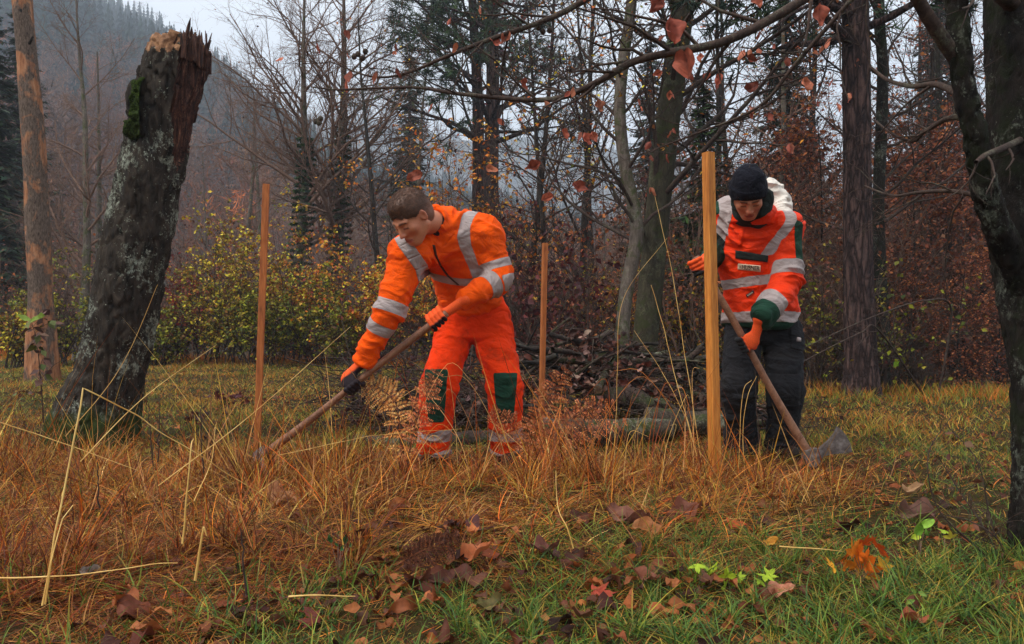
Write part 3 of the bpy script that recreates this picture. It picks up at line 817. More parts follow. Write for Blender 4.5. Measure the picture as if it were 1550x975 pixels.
    tr = mk('trousers', V, Fq, M['char'], root, base=base)
    tt = bvh(V, Fq)
    for nm, qd in (('cargo_pocket', [(1196, 503), (1219, 508), (1219, 533), (1196, 527)]), ('pocket_flap', [(1195, 500), (1220, 505), (1220, 513), (1195, 508)]), ('knee_patch', [(1163, 566), (1212, 566), (1210, 618), (1163, 618)])):
        d = drape(tt, qd, 10, 10, .006 if nm == 'pocket_flap' else .001, .005)
        if d: mk(nm, d[0], d[1], M['char'], tr, base=base)
    d = drape(tt, [(1205, 511), (1210, 512), (1210, 518), (1205, 517)], 3, 3, .010, .002)
    if d: mk('badge', d[0], d[1], M['grey_tape'], tr, base=base)
    # jacket
    spn = [P(1151, 486, 4.50), P(1149, 440, 4.47), P(1143, 372, 4.41), P(1140, 335, 4.36), P(1138, 322, 4.33)]
    ops = [(loft(spn, unit(np.array([-.1, -1, -.1])), [(.210, .160), (.210, .165), (.204, .158), (.145, .115), (.09, .08)], .03), .03, 'add'),
           (rc(shL, chest + (.03, 0, .05), .085, .12), .06, 'add'), (rc(shR, chest + (-.03, 0, .06), .085, .12), .06, 'add'),
           (loft([shL, shL * .5 + elL * .5, elL], (0, -1, 0), [(.092, .090), (.088, .088), (.084, .084)], .05), .04, 'add'),
           (loft([elL, elL * .5 + wrL * .5, wrL], (0, -1, .2), [(.084, .083), (.072, .070), (.054, .052)], .015), .03, 'add'),
           (loft([shR, shR * .5 + elR * .5, elR], (0, -1, 0), [(.090, .092), (.080, .085), (.068, .070)], .05), .04, 'add'),
           (loft([elR, wrR], (1, 0, 0), [(.064, .064), (.046, .046)], .015), .03, 'add'),
           (loft([neckb - (0, 0, .06), neckb + (0, -.015, .0)], frontT, [(.120, .105), (.108, .10)], .02), .03, 'add'),
           ]
    V, Fq = build(ops, (.9, 3.85, .6), (1.95, 4.85, 1.7), VB)
    V = wrinkle(V, Fq, [(chest, pel, .2, 1.0), (shL, elL, .095, .9), (elL, wrL, .08, 1.3), (shR, elR, .09, 1.), (elR, wrR, .07, 1.)], .015, seed=31.0, fine=.7)
    bi, t, al = bone_of(V, [(P(1140, 330, 4.34), spn[0], .20), (shL, elL, .095), (elL, wrL, .08), (shR, elR, .09), (elR, wrR, .07)])
    pxy = np.stack([CX + F * V[:, 0] / V[:, 1], CY - F * (V[:, 2] - CAMZ) / V[:, 1]], 1)
    X, Y_, Z = V.T; tor = bi == 0
    lx = X - (chest[0] + .0)
    sag = .018 * np.sin(lx * 9 + 1)
    z1 = P(0, 427, 4.25)[2]; z2 = P(0, 480, 4.3)[2]
    ctr = .130 - .62 * np.clip(1.36 - Z, 0, 1); ctl_ = -.185 - .10 * np.clip(1.50 - Z, 0, 1)
    msk = [((tor | ((bi == 1) & (t < .3))) & (np.abs(lx - ctr) < .030) & (Z > 1.175), M['grey_tape'], 'reflective_band'),
           (((tor | (bi == 3)) & (np.abs(lx - ctl_) < .026) & (Z > 1.17)), M['grey_tape'], 'reflective_band'),
           (tor & (np.abs(Z - z1 - sag) < .026), M['grey_tape'], 'reflective_band'),
           (tor & (Z > z2 - .03 + sag * .4) & (Z < z2 + .028 + sag * .4), M['grey_tape'], 'reflective_band'),
           (tor & (Z < z2 - .03 + sag * .4) , M['green'], 'hem_panel'),
           ((bi == 1) & (t > .66) & (t < .88), M['grey_tape'], 'reflective_band'),
           ((bi == 1) & (t > .02) & (t <= .66) & (X > shL[0] + .022) & (X < shL[0] + .075) & (Y_ < shL[1] + .03), M['green'], 'sleeve_panel'),
           ((bi == 2) & (t > .48) & (t < .74), M['grey_tape'], 'reflective_band'),
           ((bi == 2) & (t >= .74), M['green'], 'cuff'),
           (((bi == 3) | (bi == 0)) & (X < shR[0] + .02) & (Z > 1.42), M['green'], 'shoulder_panel'),
           ((bi == 4) | ((bi == 3) & (t > .9)), M['green'], 'cuff')]
    jk = bands_split(V, Fq, msk, 'work_jacket', M['jacket_red'], root, base)
    jt = bvh(V, Fq)
    for nm, qd, mt, nu, nv in (('chest_pocket_flap', [(1114, 379), (1163, 387), (1162, 397), (1113, 391)], M['collar'], 14, 4),
                               ('chest_pocket_flap', [(1085, 352), (1098, 366), (1094, 379), (1084, 366)], M['collar'], 6, 6),
                               ('storm_flap', [(1120, 346), (1127, 346), (1122, 372), (1117, 372)], M['jacket_red'], 3, 10)):
        d = drape(jt, qd, nu, nv, .003, .004)
        if d: mk(nm, d[0], d[1], mt, jk, base=base)
    d = drape(jt, [(1117.5, 399), (1151.5, 402), (1151, 411.5), (1117, 408)], 14, 4, .003, .003)
    lg = mk('logo_patch', d[0], d[1], M['cream'], jk, base=base)
    drape_text(jt, 'HUSNER', 1136.5, 405.3, 27, 6.6, .08, 'lettering', M['ink'], lg, base, .013)
    drape_text(jt, '+', 1120.3, 404.4, 3.2, 3.6, .08, 'emblem', M['ink'], lg, base, .013)
    d = drape(jt, [(1129, 447), (1140, 439), (1142, 442.5), (1131, 450.5)], 6, 3, .003, .003)
    lb = mk('maker_label', d[0], d[1], M['ink'], jk, base=base)
    drape_text(jt, 'KÜBLER', 1135.5, 444.8, 10, 2.2, -.62, 'lettering', M['cream'], lb, base, .012)
    for hcx, hf, wr, pre in ((hcL, hL, wrL, wrL + unit(elL - wrL) * .02), (hcR, hR, wrR, wrR + unit(elR - wrR) * .03)):
        ops = grip_ops(hcx, hf[0], hf[1], hf[2], rh, .0015, wr)
        ops.append((rc(wr, pre, .040, .043), .01, 'add'))
        V, Fq = build(ops, np.minimum(hcx, wr) - .13, np.maximum(hcx, wr) + .13, .0033)
        V = relax(V, Fq, 1)
        qn = (V - hcx) @ hf[2]; qw = (V - hcx) @ hf[1]
        wgt = sstep(-.034, -.022, V[:, 2] - hcx[2]) if hcx is hcR else sstep(.012, .02, qn + .3 * np.maximum(-qw - .02, 0) + .004 * (vnoise(V * 120) - .5)) * sstep(.026, .018, qw)
        cc = lin(36, 36, 36) * (1 - wgt[:, None]) + lin(248, 92, 36) * wgt[:, None]
        mk('glove', V, Fq, M['glove'], root, cc, base=base)
    for an, td in ((anR, (-.25, -1)), (anL, (.12, -1))):
        V, Fq = build(boot_ops(an, td), an - .25, an + .25, .006)
        mk('boot', V, Fq, M['boot'], root, base=base)
    # ---- tool
    tb = np.array([tip[0], tip[1], 0.0])
    tool = empty('grubbing_axe', tb, 'heavy long handled axe with flared worn steel blade held by beanie wearing person', 'axe')
    ctl = spline([top, at(1110) + (.004, 0, .004), at(1170) + (-.004, 0, 0), tip], 26)
    rad = .0185 + .0012 * np.sin(np.linspace(0, 8, 26)) + .006 * np.linspace(0, 1, 26) ** 2
    V, Fq = tube1(ctl, rad, 14); mk('handle', V, Fq, M['handle'], tool, base=tb)
    Yb = 4.14
    out = [(1216, 694), (1217, 682), (1229, 678), (1240, 679), (1252, 668), (1262, 656), (1266, 645), (1272, 649), (1280, 658), (1287, 671), (1290, 684), (1280, 686), (1262, 687), (1246, 690), (1240, 698), (1232, 706), (1221, 705)]
    thk = [.032, .032, .030, .016, .010, .006, .002, .0015, .0012, .0012, .0015, .003, .006, .010, .018, .030, .032]
    c0 = np.mean([P(x, y, Yb) for x, y in out], axis=0)
    n = len(out); fr_, bk = [], []
    rim = [P(x, y, Yb) for x, y in out]
    loops = []
    for s_, sh in ((-1, 1.), (1, 1.)):
        loops.append([rim[i] + np.array([0, s_ * thk[i], 0]) for i in range(n)])
    # faces: front and back triangulated around three interior ridge points
    ridge = [P(1228, 692, Yb), P(1246, 683, Yb), P(1268, 672, Yb)]; rt = [.034, .013, .006]
    Vb = list(loops[0]) + list(loops[1])
    for s_ in (-1, 1):
        for rp, tt_ in zip(ridge, rt): Vb.append(rp + np.array([0, s_ * tt_, 0]))
    near = [0, 0, 0, 1, 1, 2, 2, 2, 2, 2, 2, 2, 2, 1, 0, 0, 0]
    Ft = []
    for side in (0, 1):
        o_ = side * n; ro = 2 * n + side * 3
        for i in range(n):
            j = (i + 1) % n; tri = [o_ + i, o_ + j, ro + near[i]]
            Ft.append(tri if side == 0 else tri[::-1])
            if near[i] != near[j]:
                tri = [ro + near[i], o_ + j, ro + near[j]]; Ft.append(tri if side == 0 else tri[::-1])
    Fs = [[i, i + n, (i + 1) % n + n, (i + 1) % n] for i in range(n)]
    mk('blade', np.array(Vb), [np.array(Ft), np.array(Fs)], M['steel'], tool, base=tb, smooth=False)
    return locals()
# ------------------------------------------------------------------ terrain
_E = np.array([(-3.2, .10), (-1.6, .36), (-.90, .42), (-.674, .405), (-.587, .385), (-.457, .350), (-.378, .318), (-.30, .262), (-.20, .21), (-.10, .165), (.05, .12), (.3, .07), (.6, .05), (1.5, .06), (3.2, .1)])
_EB = np.array([(-3.2, .1), (-.8, .22), (-.35, .27), (-.2, .275), (-.05, .245), (.05, .255), (.2, .21), (.4, .17), (.7, .13), (1.5, .10), (3.2, .1)])
def edge_y(x): return np.interp(x, [-14, -7, -2.5, 0, 2.2, 4, 8, 14], [17.5, 16.5, 15.5, 13.5, 10.5, 8.6, 8.0, 8.5])
def ground_z(x, y):
    x = np.asarray(x, float); y = np.asarray(y, float)
    p = np.stack([x, y, np.zeros_like(x)], -1)
    r = np.hypot(x, y)
    z = (fbm(p * .9, 3) - .5) * .10 * np.clip((r - 1) / 4, 0, 1) + (fbm(p * 5.5 + 3, 2) - .5) * .035
    z = z * np.clip(1 - (r - 12) / 60, .2, 1)
    z = z + .02 * np.exp(-((y - 3.4) / .6) ** 2)
    d = y - edge_y(x)
    s = np.clip(d, 0, 60)
    z = z - np.where(d > 0, .055 * s + .25 * sstep(0, 1.5, d) - .0006 * s * s * .4, 0)
    a = np.clip(x / np.maximum(np.abs(y), 1e-3), -3.2, 3.2)
    a = np.where(y > 0, a, np.sign(x) * 3.2)
    e = np.interp(a, _E[:, 0], _E[:, 1]); eb = np.interp(a, _EB[:, 0], _EB[:, 1])
    w = sstep(-5, 40, y)
    R0, R1 = 46., 330.
    tt = np.clip((r - R0) / (R1 - R0), 0, 1)
    zA = (e * R1) * (tt ** 1.15) * (r > R0) * (1 - .5 * sstep(R1, R1 * 1.6, r))
    zA = zA + (fbm(p * .012 + 5, 3) - .5) * 26 * tt
    tb = np.clip((r - 400) / 240, 0, 1)
    zB = eb * 640 * (tb ** 1.1) * (r > 400)
    return z + w * np.maximum(zA, zB)
def make_ground():
    nt = 300; k = 250
    rr = np.concatenate([[.02], np.geomspace(.12, 720, k)])
    th = np.linspace(-math.pi, math.pi, nt, endpoint=False)
    th = th + .55 * np.sin(th) * -1 * 0
    # denser towards the view
    u = np.linspace(-1, 1, nt, endpoint=False); th = math.pi * (0.45 * u + 0.55 * u ** 3)
    X = rr[:, None] * np.sin(th); Y = rr[:, None] * np.cos(th)
    Z = ground_z(X, Y)
    V = np.stack([X, Y, Z], -1).reshape(-1, 3)
    i = np.arange(len(rr) - 1)[:, None] * nt; j = np.arange(nt)[None]; j2 = (j + 1) % nt
    Fq = np.stack([i + j, i + nt + j, i + nt + j2, i + j2], -1).reshape(-1, 4)
    m = N('forest_floor'); a = m.noise(1.3, 8, .65); b = m.noise(14, 8, .7); c = m.voro(38)
    base = m.ramp(b, [(.25, lin(28, 20, 14)), (.45, lin(62, 44, 26)), (.6, lin(84, 66, 32)), (.78, lin(112, 78, 40))])
    base = m.mix(m.ramp(a, [(.42, 0), (.6, .5)]), base, lin(66, 68, 26))
    base = m.mix(1.0, base, (.55, .5, .45), 'MULTIPLY'); M['floor'] = m.done(base, .95, m.bump(b, .6, .02), .1)
    o = mk('ground', V, Fq, M['floor']); tag(o, 'grassy forest clearing ground sloping into a wooded hill', None, None, 'structure')
def ribbons(base, up, bend, h, L, w, side, col, segs=4, droop=0.0, tipcol=None):
    """base (N,3); curve = base + up*h*t + bend*L*t^2 - z*droop*t^3 ; returns V, F, C"""
    n = len(base); t = np.linspace(0, 1, segs + 1)
    h = np.asarray(h).reshape(-1, 1, 1); L = np.asarray(L).reshape(-1, 1, 1)
    c = base[:, None] + up[:, None] * h * t[None, :, None] + bend[:, None] * L * (t ** 1.8)[None, :, None]
    c = c - np.array([0, 0, 1.]) * (np.asarray(droop).reshape(-1, 1, 1) if np.ndim(droop) else droop) * (t ** 3)[None, :, None]
    ww = np.asarray(w).reshape(-1, 1, 1) * (1 - t ** 2.2 * .94)[None, :, None] * (.65 + .35 * np.minimum(t * 5, 1))[None, :, None]
    tw = side[:, None] * ww
    V = np.stack([c - tw, c + tw], 2).reshape(n, -1, 3)
    per = 2 * (segs + 1)
    q = np.array([[2 * k, 2 * k + 1, 2 * k + 3, 2 * k + 2] for k in range(segs)])
    Fq = (np.arange(n) * per)[:, None, None] + q[None]
    C = np.repeat(col[:, None, :], per, 1)
    if tipcol is not None:
        g = np.repeat(t, 2)[None, :, None] ** 1.5
        C = C * (1 - g) + tipcol[:, None, :] * g
    return V.reshape(-1, 3), Fq.reshape(-1, 4), C.reshape(-1, 3)
def pal(rg, n, cols, jit=.18):
    cols = np.array(cols); c = cols[rg.integers(0, len(cols), n)]
    return np.clip(c * (1 + rg.normal(0, jit, (n, 1))) * (1 + rg.normal(0, jit * .25, (n, 3))), .002, .95)
def rdir(rg, n, zlo=0., zhi=0.):
    a = rg.uniform(0, 2 * math.pi, n); return np.stack([np.cos(a), np.sin(a), rg.uniform(zlo, zhi, n)], 1)
DRY = [lin(216, 116, 34), lin(196, 96, 28), lin(166, 80, 28), lin(228, 146, 54), lin(126, 60, 26), lin(214, 130, 56), lin(176, 86, 26), lin(232, 180, 106), lin(150, 76, 36), lin(200, 144, 86), lin(176, 124, 72)]
DRYD = [lin(110, 58, 32), lin(86, 46, 28), lin(132, 74, 36), lin(98, 60, 36)]
GOLD = [lin(200, 156, 58), lin(176, 130, 48), lin(212, 172, 82), lin(170, 108, 42)]
GREEN = [lin(86, 116, 36), lin(104, 130, 44), lin(62, 92, 36), lin(130, 146, 54), lin(74, 108, 54), lin(50, 78, 36)]
def area(rg, n, y0, y1, m=1.0, pw=1.0, half=.70):
    u = rg.random(n); y = (y0 ** pw + (y1 ** pw - y0 ** pw) * u) ** (1 / pw)
    x = (rg.random(n) * 2 - 1) * (half * y + .35 * m); return x, y
def zone(x, y):
    """weights: tall dry tussocks, green grass, low meadow"""
    p = np.stack([x, y, np.zeros_like(x)], -1)
    nz = fbm(p * 1.6 + 4, 3); nz2 = fbm(p * 3.1 + 9, 2)
    a = x / y
    tall = sstep(2.15, 2.9, y + .9 * (nz - .5)) * (1 - sstep(4.15, 4.9, y + (nz2 - .5))) * (1 - sstep(.36, .50, a + .3 * (nz2 - .5)))
    tall = np.maximum(tall, .75 * sstep(-.30, -.48, a) * (1 - sstep(4.6, 5.4, y)) * sstep(1.7, 2.2, y))
    grn = np.clip(sstep(-.12, .16, a + .5 * (nz - .5)) * (1 - sstep(2.75, 3.5, y)) + .55 * sstep(.40, .55, nz2) * (1 - sstep(1.9, 2.6, y)) + .40 * sstep(.40, .6, a) * (1 - sstep(4, 6, y)), 0, 1)
    grn = grn * (1 - .5 * np.exp(-((a + .01) / .17) ** 2 - ((y - 2.45) / .5) ** 2)) * (.35 + .65 * sstep(-.42, -.25, a))
    grn = np.maximum(grn, .8 * np.exp(-((a - .16) / .10) ** 2 - ((y - 3.0) / .45) ** 2))
    return tall, grn, nz, nz2
def make_grass():
    rg = np.random.default_rng(21); M['grass'] = leaf_mat('grass_blades', .6, .22, .25)
    # --- foreground dry tangle
    parts = []
    x, y = area(rg, 120000, 1.25, 5.3, 1.2, 1.3); xa, ya = area(rg, 60000, 1.2, 2.7, .6, .3); x = np.concatenate([x, xa]); y = np.concatenate([y, ya])
    tall, grn, nz, nz2 = zone(x, y); k = rg.random(len(x)) < (.42 + .58 * tall) * (1 - .50 * grn) * (1.1 - .45 * sstep(4.2, 5.2, y)) * (.35 + 1.0 * nz2)
    clear = (np.abs(x / y + .045) < .10) & (y < 2.6)
    k &= ~(clear & (rg.random(len(x)) < .35))
    x, y, tall = x[k], y[k], tall[k]; n = len(x)
    # gather into tufts
    cell = .12; cx = np.floor(x / cell); cy = np.floor(y / cell); hh = np.abs(np.sin(cx * 12.9898 + cy * 78.233) * 43758.5453) % 1; hg = np.abs(np.sin(cx * 39.3 + cy * 11.1) * 24634.63) % 1
    tx, ty = (cx + .2 + .6 * hh) * cell, (cy + .2 + .6 * hg) * cell; pull = rg.random(n) * .75 * (hh > .3)
    bx, by = x + (tx - x) * pull, y + (ty - y) * pull
    b = np.stack([bx, by, ground_z(bx, by) - .01], 1)
    out = np.stack([bx - tx, by - ty, np.zeros(n)], 1) + rdir(rg, n) * .05
    bend = unit(unit(out) + rdir(rg, n) * .8 + np.array([.25, -.15, 0]))
    h = (.030 + .135 * tall * rg.random(n) ** 1.2 * (.30 + 1.5 * hh ** 1.5 + .9 * (hh > .86))) * rg.uniform(.5, 1.4, n) * (1 + 1.15 * np.exp(-((y - 3.75) / .36) ** 2) * (.3 + nz[k]))
    lying = rg.random(n) < .62
    h = np.where(lying, h * .42, h); L = np.where(lying, rg.uniform(.05, .30, n), rg.uniform(.02, .17, n)) * (.50 + .65 * tall)
    up = unit(np.array([0, 0, 1.]) + rdir(rg, n) * .45)
    w = .0015 * np.clip(np.exp(rg.normal(0, .45, n)), .4, 1.6) * (.75 + .14 * y)
    c = pal(rg, n, DRY, .2); c *= np.exp(rg.normal(-.12, .30, (n, 1))); dk = rg.random(n) < .30 + .25 * (nz[k] > .52); c[dk] = pal(rg, int(dk.sum()), DRYD); gd = rg.random(n) < .24; c[gd] = pal(rg, int(gd.sum()), GOLD)
    rd = (sstep(3.1, 2.3, y) * (.4 + .9 * nz[k]))[:, None]; c = c * (1 - rd * np.array([.18, .36, .42]))
    parts.append(ribbons(b, up, bend, h, L, w, unit(np.cross(bend, [0, 0, 1.]) + rdir(rg, n, -.3, .3) * .7), c, 4, np.where(lying, .0, .06 * rg.random(n) * tall), c * rg.uniform(.8, 1.3, (n, 1))))
    o = mk('dry_grass', *_vfc(parts)[:2], M['grass'], col=_vfc(parts)[2]); tag(o, 'orange brown dry grass matted over the foreground', 'grass', kind='stuff')
    # --- green blades
    x, y = area(rg, 60000, 1.25, 5.5, 1.2, 1.3); xa, ya = area(rg, 42000, 1.2, 2.7, .6, .3); x = np.concatenate([x, xa]); y = np.concatenate([y, ya]); tall, grn, nz, nz2 = zone(x, y)
    k = rg.random(len(x)) < grn * .66 * (.2 + 1.5 * nz) + .06 + .10 * (nz2 > .55); x, y = x[k], y[k]; n = len(x)
    cx = np.floor(x / .09); cy = np.floor(y / .09); hh = np.abs(np.sin(cx * 12.9898 + cy * 78.233) * 43758.5453) % 1
    tx, ty = (cx + .5) * .09, (cy + .5) * .09; pull = rg.random(n) * .8 * (hh > .45); bx, by = x + (tx - x) * pull, y + (ty - y) * pull
    b = np.stack([bx, by, ground_z(bx, by) - .01], 1)
    h = rg.uniform(.02, .11, n) * (.35 + 1.1 * hh); L = rg.uniform(.01, .12, n) * (.5 + hh)
    parts = [ribbons(b, unit(np.array([0, 0, 1.]) + rdir(rg, n) * .35), rdir(rg, n), h, L, rg.uniform(.0011, .0026, n), rdir(rg, n, -.2, .2), pal(rg, n, GREEN, .22), 4, .035 * rg.random(n), pal(rg, n, GREEN + GOLD[:2], .2))]
    V, Fq, C = _vfc(parts); o = mk('green_grass', V, Fq, M['grass'], col=C); tag(o, 'fresh green grass blades between dry ones in the foreground', 'grass', kind='stuff')
    # --- meadow behind
    x, y = area(rg, 185000, 4.3, 17.5, 2, 1.15, .86); ok = y < edge_y(x) + .8; x, y = x[ok], y[ok]; n = len(x)
    p = np.stack([x, y, np.zeros(n)], -1); nz = fbm(p * .8 + 2, 3); nz2 = fbm(p * 2.6 + 8, 2); nz3 = fbm(p * 5.5 + 1, 2)
    ed = sstep(2.2, .2, edge_y(x) - y)
    gscore = sstep(.40, .60, nz) * .9; tuft = sstep(.55, .75, nz2)
    b = np.stack([x, y, ground_z(x, y) - .01], 1)
    h = rg.uniform(.02, .065, n) * (1 + 1.3 * tuft + 2.4 * ed * (nz3 > .42)); L = rg.uniform(.01, .07, n) * (1 + tuft)
    c = pal(rg, n, GOLD + [lin(176, 104, 40), lin(196, 124, 48), lin(200, 160, 70)], .24); g = rg.random(n) < .38 + .5 * gscore - .6 * ed * (x < 1.5); c[g] = pal(rg, int(g.sum()), [lin(132, 136, 46), lin(112, 120, 42), lin(156, 148, 54), lin(92, 102, 38)])
    edw = ed * np.where(x > 1.5, .35, 1.); o2 = rg.random(n) < .22 * (nz3 > .5) + .65 * edw; c[o2] = pal(rg, int(o2.sum()), DRY[:4] + [lin(188, 110, 44)])
    V, Fq, C = ribbons(b, unit(np.array([0, 0, 1.]) + rdir(rg, n) * .5), rdir(rg, n), h, L, rg.uniform(.0012, .0022, n) * (.6 + y * .17), rdir(rg, n, -.2, .2), c, 2, .01)
    o = mk('meadow_grass', V, Fq, M['grass'], col=C); tag(o, 'short yellow green meadow grass behind the two people', 'grass', kind='stuff')
def _vfc(parts):
    V, Fl, C = join(parts); return V, Fl[0], C
# ------------------------------------------------------------------ leaves
def ovate(nu=6, nv=4, wd=.62, curl=.25, fold=.15, wav=.05, seed=0):
    """a leaf blade of length 1 along +X, lying flat: V, F, mid-vein coordinate"""
    u = np.linspace(0, 1, nu + 1)[:, None]; v = np.linspace(-1, 1, nv + 1)[None]
    hw = wd * .5 * (np.sin(math.pi * u ** .82) ** .85) + .004
    x = u + 0 * v; y = hw * v; rr = np.random.default_rng(seed)
    ph = rr.uniform(0, 6, 4)
    z = curl * (u - .45) ** 2 * 1.6 + fold * np.abs(v) * hw * 2 + wav * np.sin(u * 9 + ph[0] + v * 2) * np.abs(v) + rr.normal(0, .2) * u * v * .4
    V = np.stack([x, y, z], -1).reshape(-1, 3); m = nv + 1
    Fq = np.array([[i * m + j, (i + 1) * m + j, (i + 1) * m + j + 1, i * m + j + 1] for i in range(nu) for j in range(nv)])
    return V, Fq, np.abs(np.broadcast_to(v, x.shape)).reshape(-1)
def lobed(seed=0, cup=.15, five=True):
    """maple-like leaf: fan from the petiole, radius about 1 from its base"""
    rr = np.random.default_rng(seed)
    tips = [(0, 1.0), (48, .88), (-48, .88), (100, .55), (-100, .55)] if five else [(0, 1.), (60, .85), (-60, .85)]
    ang = []; rad = []
    for k, (a, r_) in enumerate(sorted(tips)):
        for da, f_ in ((-17, .60), (-9, .78), (-6, .74), (0, 1.0), (6, .74), (9, .78), (17, .60)):
            ang.append(a + da); rad.append(r_ * f_ * rr.uniform(.94, 1.06))
        ang.append(a + 24); rad.append(.36 * r_ + .05)
    ang = np.radians(np.array([-150] + ang + [150])); rad = np.array([.12] + rad + [.12])
    c = np.array([[.0, 0, 0]]); n = len(ang); o = []
    for s in (.45, 1.0):
        x = np.cos(ang) * rad * s; y = np.sin(ang) * rad * s
        z = cup * (x * x + y * y) * (1 if s == 1 else 1) + .05 * np.sin(ang * 5) * s
        o.append(np.stack([x, y, z], 1))
    V = np.vstack([c] + o); Fs = [[0, 1 + i, 2 + i] for i in range(n - 1)]; Fq = [[1 + i, 1 + n + i, 2 + n + i, 2 + i] for i in range(n - 1)]
    return V, [np.array(Fs), np.array(Fq)], np.zeros(len(V))
def place(V, pos, x, z, s):
    """orient local V: its +X to x, normal near z"""
    x = unit(x); y = unit(np.cross(z, x)); z = np.cross(x, y)
    return np.asarray(pos) + s * (V[:, :1] * x + V[:, 1:2] * y + V[:, 2:3] * z)
def leafcloud(rg, pos, size, cols, drop=.4, up=None, jit=.2):
    """many small folded leaves (two triangles each side of a vein): V, F, C"""
    n = len(pos); size = np.broadcast_to(size, (n,)).reshape(-1, 1)
    d = rdir(rg, n, -.8, .5); d[:, 2] -= drop; d = unit(d)
    if up is not None: d = unit(d * .6 + up)
    nn = unit(rg.normal(0, 1, (n, 3)) + np.array([0, 0, 1.2])); s = unit(np.cross(nn, d)); nn = np.cross(d, s)
    wd = rg.uniform(.26, .40, (n, 1)) * size
    a = pos; t = pos + d * size; m1 = pos + d * size * .42 + s * wd + nn * size * .10; m2 = pos + d * size * .42 - s * wd + nn * size * .10
    V = np.stack([a, m1, t, m2], 1).reshape(-1, 3); i = np.arange(n)[:, None] * 4
    Ft = np.concatenate([i + np.array([[0, 2, 1]]), i + np.array([[0, 3, 2]])])
    return V, Ft, np.repeat(pal(rg, n, cols, jit), 4, 0)
def make_litter():
    rg = np.random.default_rng(77); M['leaf'] = leaf_mat('autumn_leaves', .6, .2, .2)
    BR = [lin(112, 60, 34), lin(90, 46, 28), lin(138, 76, 42), lin(74, 38, 26), lin(166, 98, 54), lin(100, 60, 40), lin(62, 34, 24), lin(150, 82, 40)]
    var = [ovate(6, 4, rg.uniform(.4, .7), rg.uniform(-.8, 1.1), rg.uniform(-.2, .8), .12, s) for s in range(10)]
    # uncountable litter
    parts = []
    x, y = area(rg, 5200, 1.2, 9.0, 1.2, 1.1); xl = rg.normal(-.03, .50, 170); yl = rg.normal(2.25, .40, 170); x = np.concatenate([x, xl]); y = np.concatenate([y, yl]); isl = np.arange(len(x)) >= 5200; tall, grn, nz, nz2 = zone(x, y)
    k = rg.random(len(x)) < (.35 + .65 * (nz2 > .5)) * (1 - .5 * tall) * np.where(y > 5, .5, 1); k |= isl & (y > 1.3); x, y, isl = x[k], y[k], isl[k]
    for i in range(len(x)):
        V, Fq, _ = var[i % 10]; s = rg.uniform(.025, .065) * (1.5 if isl[i] else 1)
        lift = rg.uniform(.0, .022) + (.02 if isl[i] else 0)
        nz_ = unit(np.array([0, 0, 1.]) + rg.normal(0, .6, 3))
        Vp = place(V * np.array([1, 1, rg.choice([-1, 1])]), (x[i], y[i], ground_z(x[i], y[i]) + lift), rdir(rg, 1)[0], nz_, s)
        parts.append((Vp, Fq, pal(rg, 1, BR)[0]))
    V, Fl, C = join(parts); o = mk('leaf_litter', V, Fl, M['leaf'], col=C); tag(o, 'brown fallen leaves scattered through the grass', 'leaf litter', kind='stuff')
    # leaves one can tell apart
    P1 = [(395, 768, 62, 'beech', lin(196, 138, 96), 'pale tan fallen leaf on orange grass left of the dark litter'),
          (585, 782, 40, 'beech', lin(190, 116, 66), 'upright tan leaf standing curled in front of the brown leaf litter'),
          (700, 862, 58, 'beech', lin(176, 100, 60), 'tan curled leaf below the bareheaded person among dark leaves'),
          (915, 800, 70, 'beech', lin(134, 86, 68), 'large brown crumpled leaf right of the hoe worker'),
          (955, 818, 50, 'beech', lin(170, 108, 66), 'light brown pleated leaf lying against large crumpled brown leaf'),
          (1105, 808, 44, 'lobed', lin(190, 84, 40), 'orange brown leaf at the edge of the green grass'),
          (1065, 790, 60, 'beech', lin(128, 78, 60), 'broad brown leaf below the right wooden stake'),
          (1160, 912, 44, 'beech', lin(196, 130, 100), 'pinkish tan leaf flat on dark green grass'),
          (1180, 836, 30, 'beech', lin(206, 140, 50), 'small golden leaf near yellow seedlings'),
          (900, 905, 62, 'lobed', lin(170, 70, 48), 'red brown lobed leaf in green foreground grass'),
          (1395, 958, 54, 'beech', lin(160, 84, 56), 'shiny reddish brown leaf at the lower right'),
          (178, 932, 66, 'beech', lin(124, 70, 50), 'broad dark brown leaf at the lower left in orange grass'),
          (720, 938, 46, 'beech', lin(104, 90, 50), 'olive brown leaf among dark brown leaves at the bottom'),
          (118, 888, 40, 'beech', lin(120, 104, 92), 'small pale grey leaf near the bent straw'),
          (1415, 795, 60, 'beech', lin(120, 84, 70), 'long grey brown leaf beside the right tree'),
          (1365, 765, 40, 'beech', lin(176, 136, 96), 'pale twisted leaf in grass right of the axe'),
          (995, 893, 46, 'beech', lin(140, 84, 62), 'brown leaf lying between green tufts below the brush pile'),
          (480, 948, 60, 'lobed', lin(112, 52, 38), 'dark red brown lobed leaf at the bottom of the grass'),
          (800, 850, 50, 'beech', lin(112, 66, 54), 'dull brown leaf half under orange grass stems'),
          (700, 815, 52, 'beech', lin(120, 80, 76), 'greyish brown leaf at the centre of the dark litter')]
    for i, (px, py, wpx, kd, c, lab) in enumerate(P1):
        Yd = CAMZ * F / (py - CY); p = P(px, py, Yd); s = wpx / F * Yd * .95
        V, Fq, _ = ovate(10, 8, .6, .5, .4, .12, 40 + i) if kd == 'beech' else lobed(40 + i)
        if kd != 'beech': s *= .62
        tl = unit(np.array([rg.normal(0, .3), rg.uniform(-.6, -.2), .9])) if i != 1 else np.array([0, -1, .15])
        p[2] = ground_z(p[0], p[1]) + .028; V = V + np.stack([0 * V[:, 0], 0 * V[:, 0], (fbm(V * 3.5 + i * 3, 2) - .5) * .45], 1)
